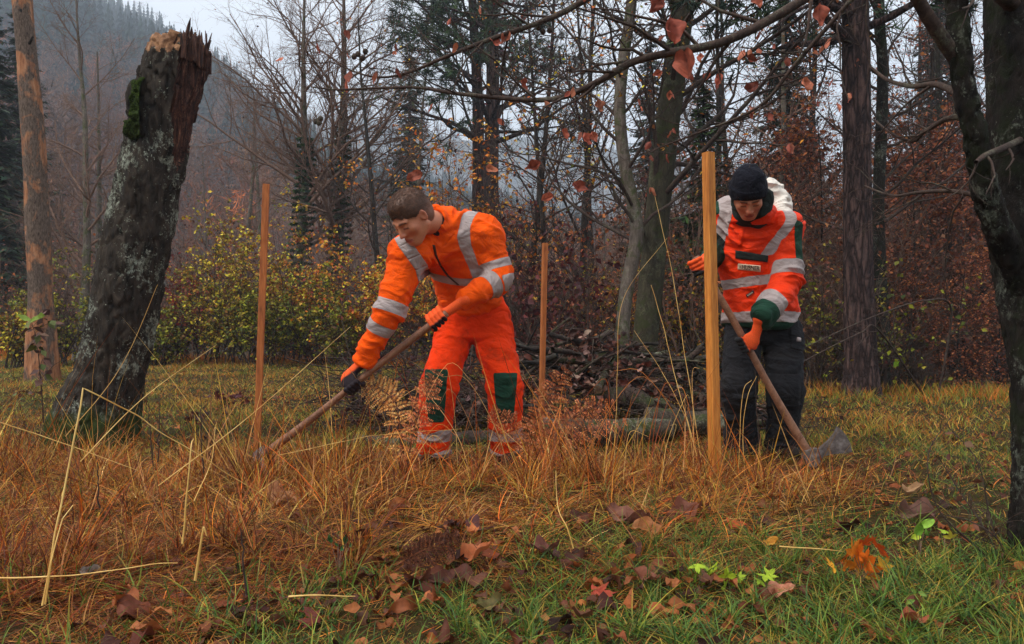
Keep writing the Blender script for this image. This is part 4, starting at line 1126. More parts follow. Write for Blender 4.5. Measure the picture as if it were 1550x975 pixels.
        xd = unit(np.array([rg.choice([-1, 1]), rg.normal(0, .3), rg.normal(0, .2)]))
        Vp = place(V, p, xd, tl, s); cc = c * (1 + .18 * (fbm(V * 6 + i, 2)[:, None] - .5) * 2)
        vein = (np.abs(V[:, 1]) < .02)[:, None]; cc = np.where(vein, c * .75, cc)
        o = mk('fallen_leaf', Vp, Fq, M['leaf'], col=cc, base=p); tag(o, lab, 'leaf', 'single leaves lying in the foreground')
    for i in range(76):
        x, y = area(rg, 1, 1.35, 3.3, .3, 1.2); x, y = float(x[0]), float(y[0]); tall, grn, nz, nz2 = zone(np.array([x]), np.array([y]))
        if tall[0] > .8 and rg.random() < .6: continue
        px = CX + F * x / y
        V, Fq, _ = var[i % 10] if i % 5 else lobed(i); s = rg.uniform(.035, .075) * (1 if i % 5 else .6)
        p = np.array([x, y, float(ground_z(x, y)) + rg.uniform(.012, .04)])
        c = pal(rg, 1, BR, .15)[0]
        Vp = place(V, p, rdir(rg, 1)[0], unit(np.array([0, -.5, 1.]) + rg.normal(0, .35, 3)), s)
        o = mk('fallen_leaf', Vp, Fq, M['leaf'], col=c * (1 + .3 * (fbm(V * 5 + i, 2)[:, None] - .5)), base=p); tag(o, 'dull brown fallen leaf lying among foreground grass blades', 'leaf', 'brown leaves strewn through the foreground')
# ------------------------------------------------------------------ trees
def bark(name, dark, light, lichen=None, moss=None, sc=1.0, stretch=.25, bmp=.8, plates=False, lich_amt=.5, mossz=None, bd=.02):
    m = N(name); a = m.noise(22 * sc, 10, .72, (1, 1, stretch), .6); b = m.noise(4 * sc, 5, .6)
    col = m.ramp(a, [(.32, dark), (.52, (np.asarray(dark) + light) / 2), (.68, light)])
    h = a
    if plates:
        vt = m.n('TexVoronoi'); vt.feature = 'DISTANCE_TO_EDGE'; vt.inputs['Scale'].default_value = 15 * sc; va = m.n('VectorMath'); va.operation = 'ADD'; wn = m.n('TexNoise'); wn.inputs['Scale'].default_value = 9; wn.inputs['Detail'].default_value = 5; cc_ = m.coords((1, 1, .17)); m.l(cc_, wn.inputs['Vector']); ws = m.n('VectorMath'); ws.operation = 'SCALE'; ws.inputs['Scale'].default_value = .16; m.l(wn.outputs['Color'], ws.inputs[0]); m.l(cc_, va.inputs[0]); m.l(ws.outputs[0], va.inputs[1]); m.l(va.outputs[0], vt.inputs['Vector']); v = vt.outputs['Distance']; e = m.ramp(v, [(0, 0), (.30, 1)])
        col = m.mix(e, np.asarray(dark) * .55, col); h = m.mix(.5, e, a)
    if lichen is not None:
        v = m.noise(34 * sc, 6, .75, (1, 1, .7), .3); f = m.ramp(m.mix(.5, v, b), [(.53, 0), (.60, lich_amt)])
        col = m.mix(f, col, lichen)
        v2 = m.noise(75 * sc, 3, .6, (1, 1, .8)); f2 = m.ramp(m.mix(.4, v2, b), [(.585, 0), (.61, lich_amt)]); col = m.mix(f2, col, np.asarray(lichen) * 1.25)
    if moss is not None:
        v = m.noise(7 * sc, 6, .7); f = m.ramp(v, [(.5, 0), (.62, .85)])
        if mossz is not None:
            s = m.n('SeparateXYZ'); m.l(m.tc.outputs['Object'], s.inputs[0])
            hz = m.math('ADD', m.math('MULTIPLY', s.outputs[2], -1 / mossz), 1.0); f = m.ramp(m.math('ADD', m.math('MULTIPLY', v, .9), hz), [(.75, 0), (1.15, .95)])
        col = m.mix(f, col, moss)
    return m.done(col, .9, m.bump(h, bmp, bd), .15)
def wander(p0, d, L, n, rg, wob=.12, up=0.0, droop=0.0):
    """polyline growing from p0 along d (batched: p0 (B,3), d (B,3), L (B,))"""
    B = len(p0); pts = [p0]; dd = unit(d); st = (L / (n - 1))[:, None]
    for i in range(n - 1):
        dd = unit(dd + rg.normal(0, wob, (B, 3)) + np.array([0, 0, up - droop * i / n]))
        pts.append(pts[-1] + dd * st)
    return np.stack(pts, 1)
def shoots(Pt, R, k, rg, t0=.2, t1=1., ang=50, lr=.5, ljit=.3, npts=6, wob=.14, up=.04, rr=.55, tip=.25, lt=.5, rmin=.002, Labs=None):
    """k side shoots per parent polyline"""
    B, Np, _ = Pt.shape
    T = unit(np.gradient(Pt, axis=1)); Lp = np.linalg.norm(np.diff(Pt, axis=1), axis=2).sum(1)
    par = np.repeat(np.arange(B), k); n = len(par)
    t = t0 + (t1 - t0) * ((np.tile(np.arange(k), B) + rg.random(n)) / k)
    f = t * (Np - 1); i = np.minimum(f.astype(int), Np - 2); f = (f - i)[:, None]
    p = Pt[par, i] * (1 - f) + Pt[par, i + 1] * f; tg = unit(T[par, i] * (1 - f) + T[par, i + 1] * f); r = R[par, i] * (1 - f[:, 0]) + R[par, i + 1] * f[:, 0]
    rnd = unit(np.cross(tg, rg.normal(0, 1, (n, 3))))
    a = np.radians(ang * rg.uniform(.7, 1.25, n))[:, None]
    d = tg * np.cos(a) + rnd * np.sin(a)
    L = (Lp[par] if Labs is None else Labs) * lr * rg.uniform(1 - ljit, 1 + ljit, n) * (1 - lt * (t - t0) / max(t1 - t0, .01))
    pts = wander(p, d, L, npts, rg, wob, up)
    r0 = np.maximum(r * rr, rmin); Rr = r0[:, None] * np.linspace(1, tip, npts)[None]
    return pts, Rr
def place_px(px, Y, py=None):
    """ground point seen at photo column px at depth Y"""
    x = (px - CX) / F * Y; return np.array([x, Y, float(ground_z(x, Y))])
def flare(z, r, h=.35, k=.6): return r * (1 + k * np.exp(-z / h))
def trunk_mesh(ctl, rad, sides=20, rings=60, amp=.05, seed=0, ridged=0.0, vs=.35):
    """ctl (K,3) local, rad (K,) -> displaced trunk surface"""
    c = spline(ctl, rings); r = spline(np.asarray(rad)[:, None], rings)[:, 0]
    r = np.maximum(r, .002)
    V, Fq = tubes(c[None], r[None], sides)
    ax = np.repeat(c, sides, 0); d = unit(V - ax); R = np.repeat(r, sides)
    q = np.stack([V[:, 0], V[:, 1], V[:, 2] * vs], 1)
    dsp = (fbm(q * 3.2 / max(rad[0], .05) * .25 + seed, 4) - .5) * 2 * amp
    if ridged: 
        rn = fbm(q * 26 + seed, 3); dsp = dsp - ridged * (1 - sstep(0, .10, np.abs(rn - .5))) 
    return V + d * (dsp * R)[:, None], Fq, c, r
def tree(name, label, base, ctl, rad, mat, crown_fn=None, group=None, sides=16, rings=40, amp=.06, ridged=0., seed=0, cat='tree', twig=None, extra=None):
    root = empty(name, base, label, cat, group)
    V, Fq, c, r = trunk_mesh(ctl, rad, sides, rings, amp, seed, ridged)
    mk('trunk', V, Fq, mat, root)
    if crown_fn:
        br, lv = crown_fn(c, r, np.random.default_rng(seed + 100))
        if br: V, Fl, _ = join(br); mk('branches', V, Fl, twig or mat, root)
        for nm, lp, lm in lv:
            V, Fl, C = join(lp); mk(nm, V, Fl, lm, root, C)
    return root
def bare_crown(n1=16, L1=2.2, n2=8, n3=5, t0=.3, ang=48, leaves=0, cols=None, lsize=.05, up=.05, n4=0, lname='foliage', wob=.13, rmin=.0022, r1=.45):
    def fn(c, r, rg):
        P1, R1 = shoots(c[None], r[None], n1, rg, t0, .99, ang, 1, .35, 8, wob, up, r1, .25, .55, .006, L1)
        P2, R2 = shoots(P1, R1, n2, rg, .2, 1., 46, .48, .3, 6, wob, up, .6, .3, .5, .004)
        P3, R3 = shoots(P2, R2, n3, rg, .15, 1., 44, .50, .3, 4, wob, up * .5, .65, .4, .4, rmin)
        br = [tubes(P1, R1, 6), tubes(P2, R2, 4), tubes(P3, R3, 3)]
        last = P3
        if n4:
            P4, R4 = shoots(P3, R3, n4, rg, .15, 1., 44, .55, .3, 3, wob, 0, .75, .5, .3, rmin * .8); br.append(tubes(P4, R4, 3)); last = P4
        lv = []
        if leaves:
            k = rg.integers(0, len(last), leaves); j = rg.integers(1, last.shape[1], leaves)
            pos = last[k, j] + rg.normal(0, .02, (leaves, 3)); lv.append((lname, [leafcloud(rg, pos, rg.uniform(.6, 1.2, leaves) * lsize, cols)], M['leaf']))
        return br, lv
    return fn
def pine_crown(n1=26, L1=2.6, t0=.3, cl=420, cols=None, dead=8, size=.24, ndl=26):
    def fn(c, r, rg):
        P1, R1 = shoots(c[None], r[None], n1, rg, t0, 1., 78, 1, .3, 8, .10, .05, .35, .3, .6, .010, L1)
        P2, R2 = shoots(P1, R1, 7, rg, .35, 1., 50, .42, .3, 5, .14, .06, .55, .4, .4, .005)
        br = [tubes(P1, R1, 6), tubes(P2, R2, 4)]
        tips = np.concatenate([P2[:, -1], P2[:, -2], P2[:, -3], P1[:, -1], P1[:, -2]])
        td = np.concatenate([P2[:, -1] - P2[:, -3]] * 3 + [P1[:, -1] - P1[:, -3]] * 2)
        k = rg.integers(0, len(tips), cl); pos = tips[k] + rg.normal(0, .07, (cl, 3)); dr = unit(unit(td[k]) + rg.normal(0, .5, (cl, 3)))
        # needle tufts: thin blades fanning round each shoot end
        n = cl * ndl; p = np.repeat(pos, ndl, 0) + np.repeat(dr, ndl, 0) * rg.uniform(-.12, .12, (n, 1)); d = unit(np.repeat(dr, ndl, 0) * .7 + rg.normal(0, .75, (n, 3)))
        s = unit(np.cross(d, rg.normal(0, 1, (n, 3)))); L = rg.uniform(.5, 1., (n, 1)) * size; w = .010
        V = np.stack([p - s * w, p + s * w, p + d * L], 1).reshape(-1, 3); Ft = np.arange(n * 3).reshape(-1, 3)
        C = np.repeat(np.repeat(pal(rg, cl, cols, .25), ndl, 0) * rg.uniform(.7, 1.25, (n, 1)), 3, 0)
        return br, [('foliage', [(V, Ft, C)], M['needle'])]
    return fn
def spruce_mesh(rg, H, R, tiers=22, per=15, sub=9, cols=None, low=.06):
    """drooping whorls with side sprays"""
    V_, F_, C_ = [], [], []
    n = tiers * per; t = np.repeat(np.linspace(low, .985, tiers), per) + rg.normal(0, .012, n)
    L = R * (1 - t) ** .8 * rg.uniform(.65, 1.15, n) + .06 * H * .1; a = rg.uniform(0, 2 * math.pi, n)
    out = np.stack([np.cos(a), np.sin(a), 0 * a], 1)
    p0 = np.stack([0 * a, 0 * a, t * H], 1); tt = np.linspace(0, 1, 5)[None, :, None]
    Pb = p0[:, None] + out[:, None] * L[:, None, None] * tt + np.array([0, 0, 1.]) * (L[:, None, None] * (-.38 * tt + .20 * tt ** 3))
    br = tubes(Pb, np.repeat(np.linspace(.012, .003, 5)[None] * H / 6, n, 0), 3)
    m = n * sub * 2; k = np.repeat(np.arange(n), sub * 2); u = rg.uniform(.15, 1., m); f = u * 4; i = np.minimum(f.astype(int), 3); f = (f - i)[:, None]
    p = Pb[k, i] * (1 - f) + Pb[k, i + 1] * f; dirb = unit(Pb[k, i + 1] - Pb[k, i]); sgn = rg.choice([-1, 1], m)[:, None]
    side = unit(np.cross(dirb, [0, 0, 1.])) * sgn
    d = unit(side + dirb * .9 + np.array([0, 0, -.35]) + rg.normal(0, .15, (m, 3))); l = (L[k] * (1.05 - u) * .45 + .05 * H * .5 * .3)[:, None] * rg.uniform(.6, 1.2, (m, 1))
    w = unit(np.cross(d, [0, 0, 1.])) * l * .16; V = np.stack([p, p + d * l * .45 + w, p + d * l, p + d * l * .45 - w], 1).reshape(-1, 3)
    ii = np.arange(m)[:, None] * 4; Ft = np.concatenate([ii + [[0, 1, 2]], ii + [[0, 2, 3]]])
    return br, (V, Ft, np.repeat(pal(rg, m, cols, .25), 4, 0))
def copy_tree(o, loc, rz, s, label=None, group=None):
    c = o.copy(); COL.objects.link(c); c.location = Vector([float(v) for v in loc]); c.rotation_euler = (0, 0, rz); c.scale = (s, s, s)
    if label: c['label'] = label
    if group: c['group'] = group
    for ch in list(o.children):
        d = ch.copy(); COL.objects.link(d); d.parent = c
        for g in ch.children: e = g.copy(); COL.objects.link(e); e.parent = d
    return c
def make_tree_mats():
    M['needle'] = attr_mat('pine_needles', .65, 20, .2, .2)
    M['bark_grey'] = bark('grey_bark', lin(62, 52, 45), lin(122, 108, 96), lin(128, 130, 108), lin(62, 70, 30), 1, .3, .6, lich_amt=.35)
    M['bark_dark'] = bark('dark_bark', lin(26, 22, 20), lin(58, 50, 44), lin(100, 102, 88), None, 1, .3, .6, lich_amt=.25)
    M['bark_moss'] = bark('mossy_beech_bark', lin(40, 36, 28), lin(84, 76, 58), lin(104, 106, 80), lin(58, 62, 32), .8, .4, .5, lich_amt=.4)
    M['bark_pine'] = bark('pine_plate_bark', lin(48, 36, 34), lin(112, 86, 78), None, None, 1.1, .18, 1., True, bd=.03)
    M['bark_lich'] = bark('lichen_bark', lin(18, 15, 13), lin(52, 43, 36), lin(120, 124, 108), lin(34, 38, 18), 1.2, .4, 1., lich_amt=.5, bd=.03)
    M['bark_stump'] = bark('stump_bark', lin(14, 12, 11), lin(80, 69, 58), lin(152, 156, 138), lin(50, 62, 20), .9, .3, 1., lich_amt=.75, mossz=.40, bd=.03)
    M['twig'] = bark('twig_bark', lin(88, 64, 52), lin(146, 116, 98), None, None, 2, .5, .2)
    M['twig_dark'] = bark('dark_twig_bark', lin(44, 34, 31), lin(88, 70, 60), lin(110, 112, 92), None, 2, .5, .3, lich_amt=.3)
    m = N('bare_weathered_wood'); a = m.noise(20, 9, .7, (1, 1, .12), .5); b = m.noise(2.6, 5, .65, (1, 1, .6), .4); d = m.noise(60, 5, .7, (1, 1, .3))
    col = m.ramp(a, [(.3, lin(92, 54, 36)), (.5, lin(158, 104, 70)), (.7, lin(190, 142, 104))])
    col = m.mix(m.ramp(b, [(.46, 0), (.52, 1)]), col, m.ramp(d, [(.35, lin(62, 48, 40)), (.6, lin(112, 94, 80))]))
    M['stripped'] = m.done(col, .85, m.bump(a, .8, .02), .15)
    m = N('splintered_heartwood'); a = m.noise(52, 9, .8, (1, 1, .05), .8); b = m.noise(5, 4, .6)
    col = m.ramp(a, [(.36, lin(18, 12, 10)), (.47, lin(60, 36, 28)), (.56, lin(98, 62, 48)), (.66, lin(170, 124, 96))])
    M['heart'] = m.done(col, .75, m.bump(a, 1., .02), .2)
    m = N('pale_break'); a = m.noise(30, 8, .7); M['palebreak'] = m.done(m.ramp(a, [(.3, lin(88, 58, 40)), (.55, lin(150, 108, 76)), (.7, lin(190, 146, 104))]), .8, m.bump(a, .6, .01), .2)

YEL = [lin(216, 192, 46), lin(232, 204, 66), lin(140, 132, 42), lin(180, 128, 42), lin(112, 112, 42), lin(130, 88, 44), lin(150, 96, 44)]
YGR = [lin(172, 172, 46), lin(104, 112, 40), lin(156, 148, 48), lin(86, 92, 40), lin(170, 148, 50), lin(110, 80, 42)]
RED = [lin(140, 50, 40), lin(118, 46, 40), lin(166, 74, 46), lin(100, 50, 44), lin(120, 76, 50)]
RUS = [lin(158, 86, 56), lin(130, 72, 52), lin(180, 102, 60), lin(112, 64, 52), lin(196, 120, 66), lin(98, 58, 48)]
ORL = [lin(206, 120, 34), lin(222, 146, 44), lin(190, 96, 36), lin(210, 160, 60)]
DKR = [lin(84, 36, 36), lin(102, 44, 40), lin(66, 32, 34)]
BRN = [lin(118, 78, 56), lin(96, 62, 48), lin(140, 96, 64), lin(80, 54, 44)]
NDL = [lin(50, 68, 44), lin(62, 80, 50), lin(40, 56, 40), lin(74, 88, 52)]
IVY = [lin(40, 62, 34), lin(54, 78, 40), lin(30, 48, 30), lin(66, 84, 44)]

def make_stump():
    base = np.array([-2.92, 4.95, 0.]); base[2] = 0
    Yd = 4.95; Q = lambda px, py, Y=Yd: P(px, py, Y) - base
    root = empty('broken_stump', base, 'tall leaning broken tree stump with moss, lichen and a splintered red brown top', 'tree stump')
    #  (px left, px right, py): section per height
    sec = [(66, 196, 705), (74, 200, 665), (90, 208, 620), (112, 222, 560), (128, 238, 500), (140, 250, 430), (154, 262, 360), (168, 272, 300), (182, 284, 240), (196, 298, 185), (206, 308, 140), (222, 320, 95), (238, 326, 62)]
    ctl = []; rad = []
    for (a, b, y) in sec:
        ctl.append(Q((a + b) / 2, y)); rad.append((b - a) / 2 / F * Yd * (1.0 if y > 600 else .89 if y > 150 else .96))
    rings, sides = 230, 120
    V, Fq, c, r = trunk_mesh(np.array(ctl), np.array(rad), sides, rings, .05, 3.0, 0, .5)
    ax = np.repeat(c, sides, 0); R = np.repeat(r, sides); d = unit(V - ax)
    th = np.arctan2(d[:, 1], d[:, 0]); z = V[:, 2]
    q = np.stack([V[:, 0], V[:, 1], V[:, 2] * .35], 1)
    n1 = fbm(q * 14 + 3, 4); crack = 1 - sstep(0, .06, np.abs(n1 - .5))
    V = V - d * (crack * .018)[:, None] + d * ((fbm(V * [26, 26, 12], 4) - .5) * .040)[:, None]
    # root flare and side knob
    for ang, s in ((-2.0, .03), (-.7, .05), (2.6, .02), (.9, .06)):
        w = np.exp(-((np.angle(np.exp(1j * (th - ang)))) / .35) ** 2) * np.exp(-np.maximum(z, 0) / .16); V = V + d * (w * s)[:, None]
    kb = Q(194, 152); w = np.exp(-((V - (kb + [0, -.05, 0])) ** 2).sum(1) / .012); V = V + np.array([-.55, -.4, .1]) * (w * .09)[:, None]
    k2 = Q(225, 160); w = np.exp(-(((V - k2) / [.05, .2, .16]) ** 2).sum(1)); V = V - d * (w * .03)[:, None]
    # torn top: heights per angle
    top = Q(282, 60)[2]
    th1 = th
    prof = top - .02 + .05 * np.sin(th1 * 3) + .09 * (fbm(np.stack([np.cos(th1) * 2.2, np.sin(th1) * 2.2, 0 * th1], 1) * 3, 3) - .5) * 2
    V[:, 2] = np.minimum(V[:, 2], prof)
    # faces of the split (right front) become heartwood: from angle -1.5..0.1 at the upper part
    cut = Q(0, 205)[2]
    lean = sstep(cut - .30, cut + .25, V[:, 2])
    a0 = -1.22 + .0 * z; inside = (th > a0 + .10 + .12 * np.sin(z * 9) + .35 * (fbm(np.stack([th * 0, z * 7, 0 * z], 1), 3) - .5) + (1 - lean) * .9) & (th < .9) & (V[:, 2] > cut - .35 + .25 * np.abs(th + .2) + .16 * (fbm(np.stack([th * 6, 0 * th, 0 * th], 1), 2)))
    gro = (fbm(np.stack([th * 16, 0 * th, V[:, 2] * 1.2], 1), 3) - .5)
    V = V - d * (inside * (.030 + .05 * gro))[:, None]
    Vw = V + base; sx = CX + F * Vw[:, 0] / Vw[:, 1]; sy = CY - F * (Vw[:, 2] - CAMZ) / Vw[:, 1]; pale = (sx + 6 * np.sin(sy * .5) < 272) & (sy < 76 - (270 - sx) * .08 + 5 * np.sin(sx * .4)) & ~inside; fp = pale[Fq].sum(1) >= 2
    fm = inside[Fq].sum(1) >= 2; fp &= ~fm
    v, f, u = split_mesh(V, Fq, ~(fm | fp)); tk = mk('trunk', v, f, M['bark_stump'], root)
    v, f, u = split_mesh(V, Fq, fm); mk('torn_wood', v, f, M['heart'], tk)
    if fp.sum() > 10: v, f, u = split_mesh(V, Fq, fp); mk('pale_break', v, f, M['palebreak'], tk)
    # top surface with splinters
    ring = V[-sides:]; cen = ring.mean(0); cen[2] = ring[:, 2].mean() - .05
    nr = 10; VV = []
    for k in range(nr):
        s = 1 - k / nr; rr_ = cen + (ring - cen) * s; rr_[:, 2] = ring[:, 2] * s + cen[2] * (1 - s) + (fbm(rr_ * 30, 3) - .5) * .10 * (k > 0)
        VV.append(rr_)
    VV = np.concatenate(VV + [cen[None]]); i = np.arange(nr - 1)[:, None] * sides; j = np.arange(sides)[None]; j2 = (j + 1) % sides
    Fs = np.stack([i + j, i + j2, i + sides + j2, i + sides + j], -1).reshape(-1, 4); Ft = np.stack([(nr - 1) * sides + np.arange(sides), (nr - 1) * sides + (np.arange(sides) + 1) % sides, np.full(sides, nr * sides)], 1)
    mk('broken_top', VV, [Fs, Ft], M['palebreak'], root)
    rg = np.random.default_rng(5); parts = []
    for k in range(110):
        a = rg.uniform(-2.0, 1.2); s = rg.uniform(.45, 1.0); id_ = int((a % (2 * math.pi)) / (2 * math.pi) * sides) % sides
        angs = np.arctan2(ring[:, 1] - cen[1], ring[:, 0] - cen[0]); id_ = np.argmin(np.abs(np.angle(np.exp(1j * (angs - a)))))
        p = cen + (ring[id_] - cen) * s; L = (.02 + .095 * rg.random() ** 3) * (1.2 if a > -1.2 else .4); w = rg.uniform(.006, .026)
        p0 = p - [0, 0, .14]; p0 = p0 + (cen - p0) * .06; d_ = unit(np.array([.10, 0, 1.]) + rg.normal(0, .10, 3))
        pts = np.stack([p0, p, p + d_ * L * .6, p + d_ * L]); V_, F_ = tubes(pts[None], np.array([[w, w * rg.uniform(.6, 1), w * rg.uniform(.3, .8), .002]]), 5); parts.append((V_, F_))
    Vj, Fl, _ = join(parts); mk('splinters', Vj, Fl, M['heart'], root)
    # small chunk on the pale break and the moss cushion
    ops = [(ell(Q(214, 148, 4.78), (.068, .09, .12)), .02, 'add'), (ell(Q(218, 178, 4.76), (.062, .09, .12)), .02, 'add'), (ell(Q(206, 196, 4.80), (.055, .08, .07)), .02, 'add'), (ell(Q(200, 150, 4.84), (.045, .06, .06)), .02, 'add')]
    Vm, Fm = build(ops, Q(165, 240, 4.55), Q(255, 90, 5.1), .008)
    Vm = Vm + normals(Vm, Fm) * ((fbm(Vm * 26, 2) - .5) * .075 + (fbm(Vm * 90, 2) - .5) * .02)[:, None]
    m = N('moss_cushion'); a = m.noise(120, 6, .7); m.done(m.ramp(a, [(.35, lin(16, 20, 10)), (.52, lin(44, 56, 20)), (.72, lin(92, 108, 38))]), .95, m.bump(a, 1, .01), .05); M['moss'] = m.m
    mk('moss_cushion', Vm, Fm, M['moss'], root)
    ops = [(ell(Q(248, 62, 4.9), (.035, .03, .020)), .02, 'add'), (rc(Q(240, 62, 4.9), Q(262, 56, 4.9), .018, .012), .02, 'add')]
    Vm, Fm = build(ops, Q(225, 85, 4.7), Q(280, 40, 5.1), .006); Vm = Vm + normals(Vm, Fm) * ((fbm(Vm * 60, 3) - .5) * .014)[:, None]
    mk('bark_scrap', Vm, Fm, M['bark_dark'], root)
    # ribbon-like moss lip at foot
def make_right_tree():
    base = np.array([1.93, 2.65, 0.]); Q = lambda px, py, Y: P(px, py, Y) - base
    base[2] = float(ground_z(base[0], base[1])) - .03
    root = empty('forked_tree', base, 'dark lichen spotted forked tree standing close at the right edge', 'tree')
    ctl = [Q(1592, 900, 2.65), Q(1582, 820, 2.65), Q(1580, 700, 2.65), Q(1578, 560, 2.66), Q(1566, 430, 2.7), Q(1556, 300, 2.75), Q(1552, 150, 2.8), Q(1546, 20, 2.85), Q(1540, -260, 3.0), Q(1546, -700, 3.1), Q(1540, -1200, 3.2)]
    rad = [.145, .112, .098, .100, .125, .130, .124, .122, .11, .09, .05]
    V, Fq, c, r = trunk_mesh(np.array(ctl), rad, 72, 260, .05, 8.0, 0, .5)
    def rough(V, c, r, sides, s):
        ax = np.repeat(c, sides, 0); d = unit(V - ax); q = np.stack([V[:, 0], V[:, 1], V[:, 2] * .4], 1); n1 = fbm(q * 24 + s, 4)
        return V + d * ((fbm(V * 34 + s, 3) - .5) * .018 - .008 * (1 - sstep(0, .06, np.abs(n1 - .5))))[:, None]
    tk = mk('trunk', rough(V, c, r, 72, 2.), Fq, M['bark_lich'], root)
    ctl2 = [Q(1560, 470, 2.68), Q(1535, 400, 2.62), Q(1508, 340, 2.55), Q(1490, 280, 2.5), Q(1476, 210, 2.46), Q(1462, 140, 2.44), Q(1452, 60, 2.42), Q(1448, 0, 2.42), Q(1436, -200, 2.4), Q(1400, -520, 2.4)]
    rad2 = [.05, .050, .045, .040, .037, .035, .034, .034, .028, .016]
    V, Fq, c2, r2 = trunk_mesh(np.array(ctl2), rad2, 40, 160, .06, 12.0, 0, .5)
    tk2 = mk('side_stem', rough(V, c2, r2, 40, 7.), Fq, M['bark_lich'], root)
    parts = []
    def limb(pts, r0, r1, n=30, sides=10, kids=0, seed=0, kl=.3):
        cc = spline(pts, n); rr_ = np.linspace(r0, r1, n); cc = cc + (fbm(cc * 3 + seed, 2)[:, None] - .5) * .05 * np.linspace(0, 1, n)[:, None]
        parts.append(tubes(cc[None], rr_[None], sides))
        if kids:
            rg = np.random.default_rng(seed + 3); P2, R2 = shoots(cc[None], rr_[None], kids, rg, .1, 1., 48, 1, .4, 6, .16, .03, .5, .35, .3, .0022, kl)
            parts.append(tubes(P2, R2, 5)); P3, R3 = shoots(P2, R2, 3, rg, .2, 1., 45, .5, .3, 4, .16, .0, .6, .4, .3, .0014); parts.append(tubes(P3, R3, 3))
            return cc, P2, P3
        return cc, None, None
    limb([Q(1448, 90, 2.44), Q(1422, 52, 2.4), Q(1396, 10, 2.36), Q(1370, -40, 2.3), Q(1330, -150, 2.2)], .024, .016, 30, 14)
    limb([Q(1462, 150, 2.46), Q(1420, 128, 2.6), Q(1380, 130, 2.75), Q(1345, 120, 2.9), Q(1318, 100, 3.0)], .013, .005, 30, 8, 7, 1)
    limb([Q(1470, 185, 2.46), Q(1440, 178, 2.5), Q(1400, 200, 2.7), Q(1375, 215, 2.8), Q(1325, 180, 3.0)], .012, .004, 30, 8, 6, 2)
    limb([Q(1496, 300, 2.5), Q(1440, 290, 2.6), Q(1390, 292, 2.75), Q(1350, 296, 2.9), Q(1310, 280, 3.1)], .009, .004, 30, 8, 9, 3)
    limb([Q(1550, 210, 2.75), Q(1520, 222, 2.5), Q(1495, 230, 2.4), Q(1480, 240, 2.35)], .014, .007, 20, 8, 3, 4, .2)
    limb([Q(1546, 20, 2.85), Q(1500, -20, 2.6), Q(1475, -30, 2.5), Q(1440, -90, 2.3)], .03, .012, 20, 8, 4, 6)
    # the two long boughs reaching over the clearing
    ba = limb([Q(1546, -260, 3.0), Q(1380, -110, 2.8), Q(1212, 2, 2.6), Q(1100, 62, 2.52), Q(1010, 82, 2.5), Q(955, 96, 2.5), Q(905, 124, 2.52), Q(845, 150, 2.55), Q(782, 152, 2.6), Q(700, 142, 2.65), Q(610, 136, 2.7), Q(520, 138, 2.8), Q(470, 134, 2.85)], .019, .0028, 90, 8, 22, 21, .34)
    bb = limb([Q(1546, -420, 3.1), Q(1200, -180, 3.0), Q(890, -2, 3.0), Q(820, 32, 3.0), Q(745, 58, 3.0), Q(680, 84, 3.0), Q(612, 112, 3.05), Q(560, 116, 3.1), Q(500, 92, 3.15)], .016, .0025, 70, 8, 14, 33, .38)
    bc = limb([Q(1546, -300, 3.05), Q(1340, -60, 3.3), Q(1210, 90, 3.5), Q(1150, 160, 3.6), Q(1060, 200, 3.7), Q(970, 232, 3.8)], .014, .003, 60, 7, 12, 45, .45)
    Vj, Fl, _ = join(parts); mk('boughs', Vj, Fl, M['twig_dark'], root)
    # leaves hanging from the boughs
    rg = np.random.default_rng(6); lp = []
    LC = [lin(182, 100, 76), lin(156, 82, 62), lin(196, 118, 88), lin(132, 66, 50)]
    big = [(1003, 12, 26, 34, 2.5), (1008, 52, 38, 46, 2.46), (1037, 106, 34, 52, 2.5), (1141, 4, 22, 24, 2.55), (1002, 115, 16, 12, 2.5), (1060, 90, 14, 16, 2.6), (1075, 118, 18, 18, 2.6), (1092, 122, 16, 20, 2.6), (1128, 92, 18, 10, 2.6), (1148, 138, 24, 18, 2.7), (905, 160, 14, 22, 2.6), (865, 290, 26, 22, 3.0), (820, 258, 24, 20, 3.0), (838, 305, 20, 18, 3.0), (850, 205, 14, 18, 3.0), (740, 70, 22, 18, 3.0), (770, 60, 14, 22, 3.0), (790, 128, 18, 20, 2.8), (1240, 22, 30, 34, 2.6), (1215, 130, 18, 22, 2.8), (735, 260, 20, 14, 3.2), (880, 212, 20, 20, 3.1), (896, 208, 16, 18, 3.1), (640, 272, 26, 20, 3.2)]
    for i, (px, py, w, h, Y) in enumerate(big):
        s = max(w, h) / F * Y; V, Fq, vn_ = ovate(12, 8, .64, rg.uniform(.1, .7), rg.uniform(.15, .7), .13, 60 + i); V = V + np.stack([0 * V[:, 0], 0 * V[:, 0], (fbm(V * 4 + i, 2) - .5) * .25], 1)
        p = Q(px, py - h / 2, Y); dirn = np.array([rg.normal(0, .35), rg.normal(0, .2), -1.0]) if h >= w else np.array([rg.choice([-1, 1]), .1, -.4]); nrm = unit(np.array([rg.normal(0, .4), -1, .2]))
        Vp = place(V, p, dirn, nrm, s); c = pal(rg, 1, LC, .12)[0] * (.6 + .75 * fbm(V * 9 + i, 3)[:, None]) * (1 - .35 * (np.abs(np.sin(V[:, 0] * 26 - np.abs(V[:, 1]) * 14)) < .22) - .3 * (vn_ < .1))[:, None]; lp.append((Vp, Fq, c))
        st = np.stack([p, p + unit(-dirn) * .02 + [0, 0, .02], p + np.array([rg.normal(0, .02), 0, .06])]); parts2 = tubes(st[None], np.array([[.0012, .001, .0009]]), 3); lp.append((parts2[0], parts2[1], np.tile(lin(80, 50, 40), (len(parts2[0]), 1))))
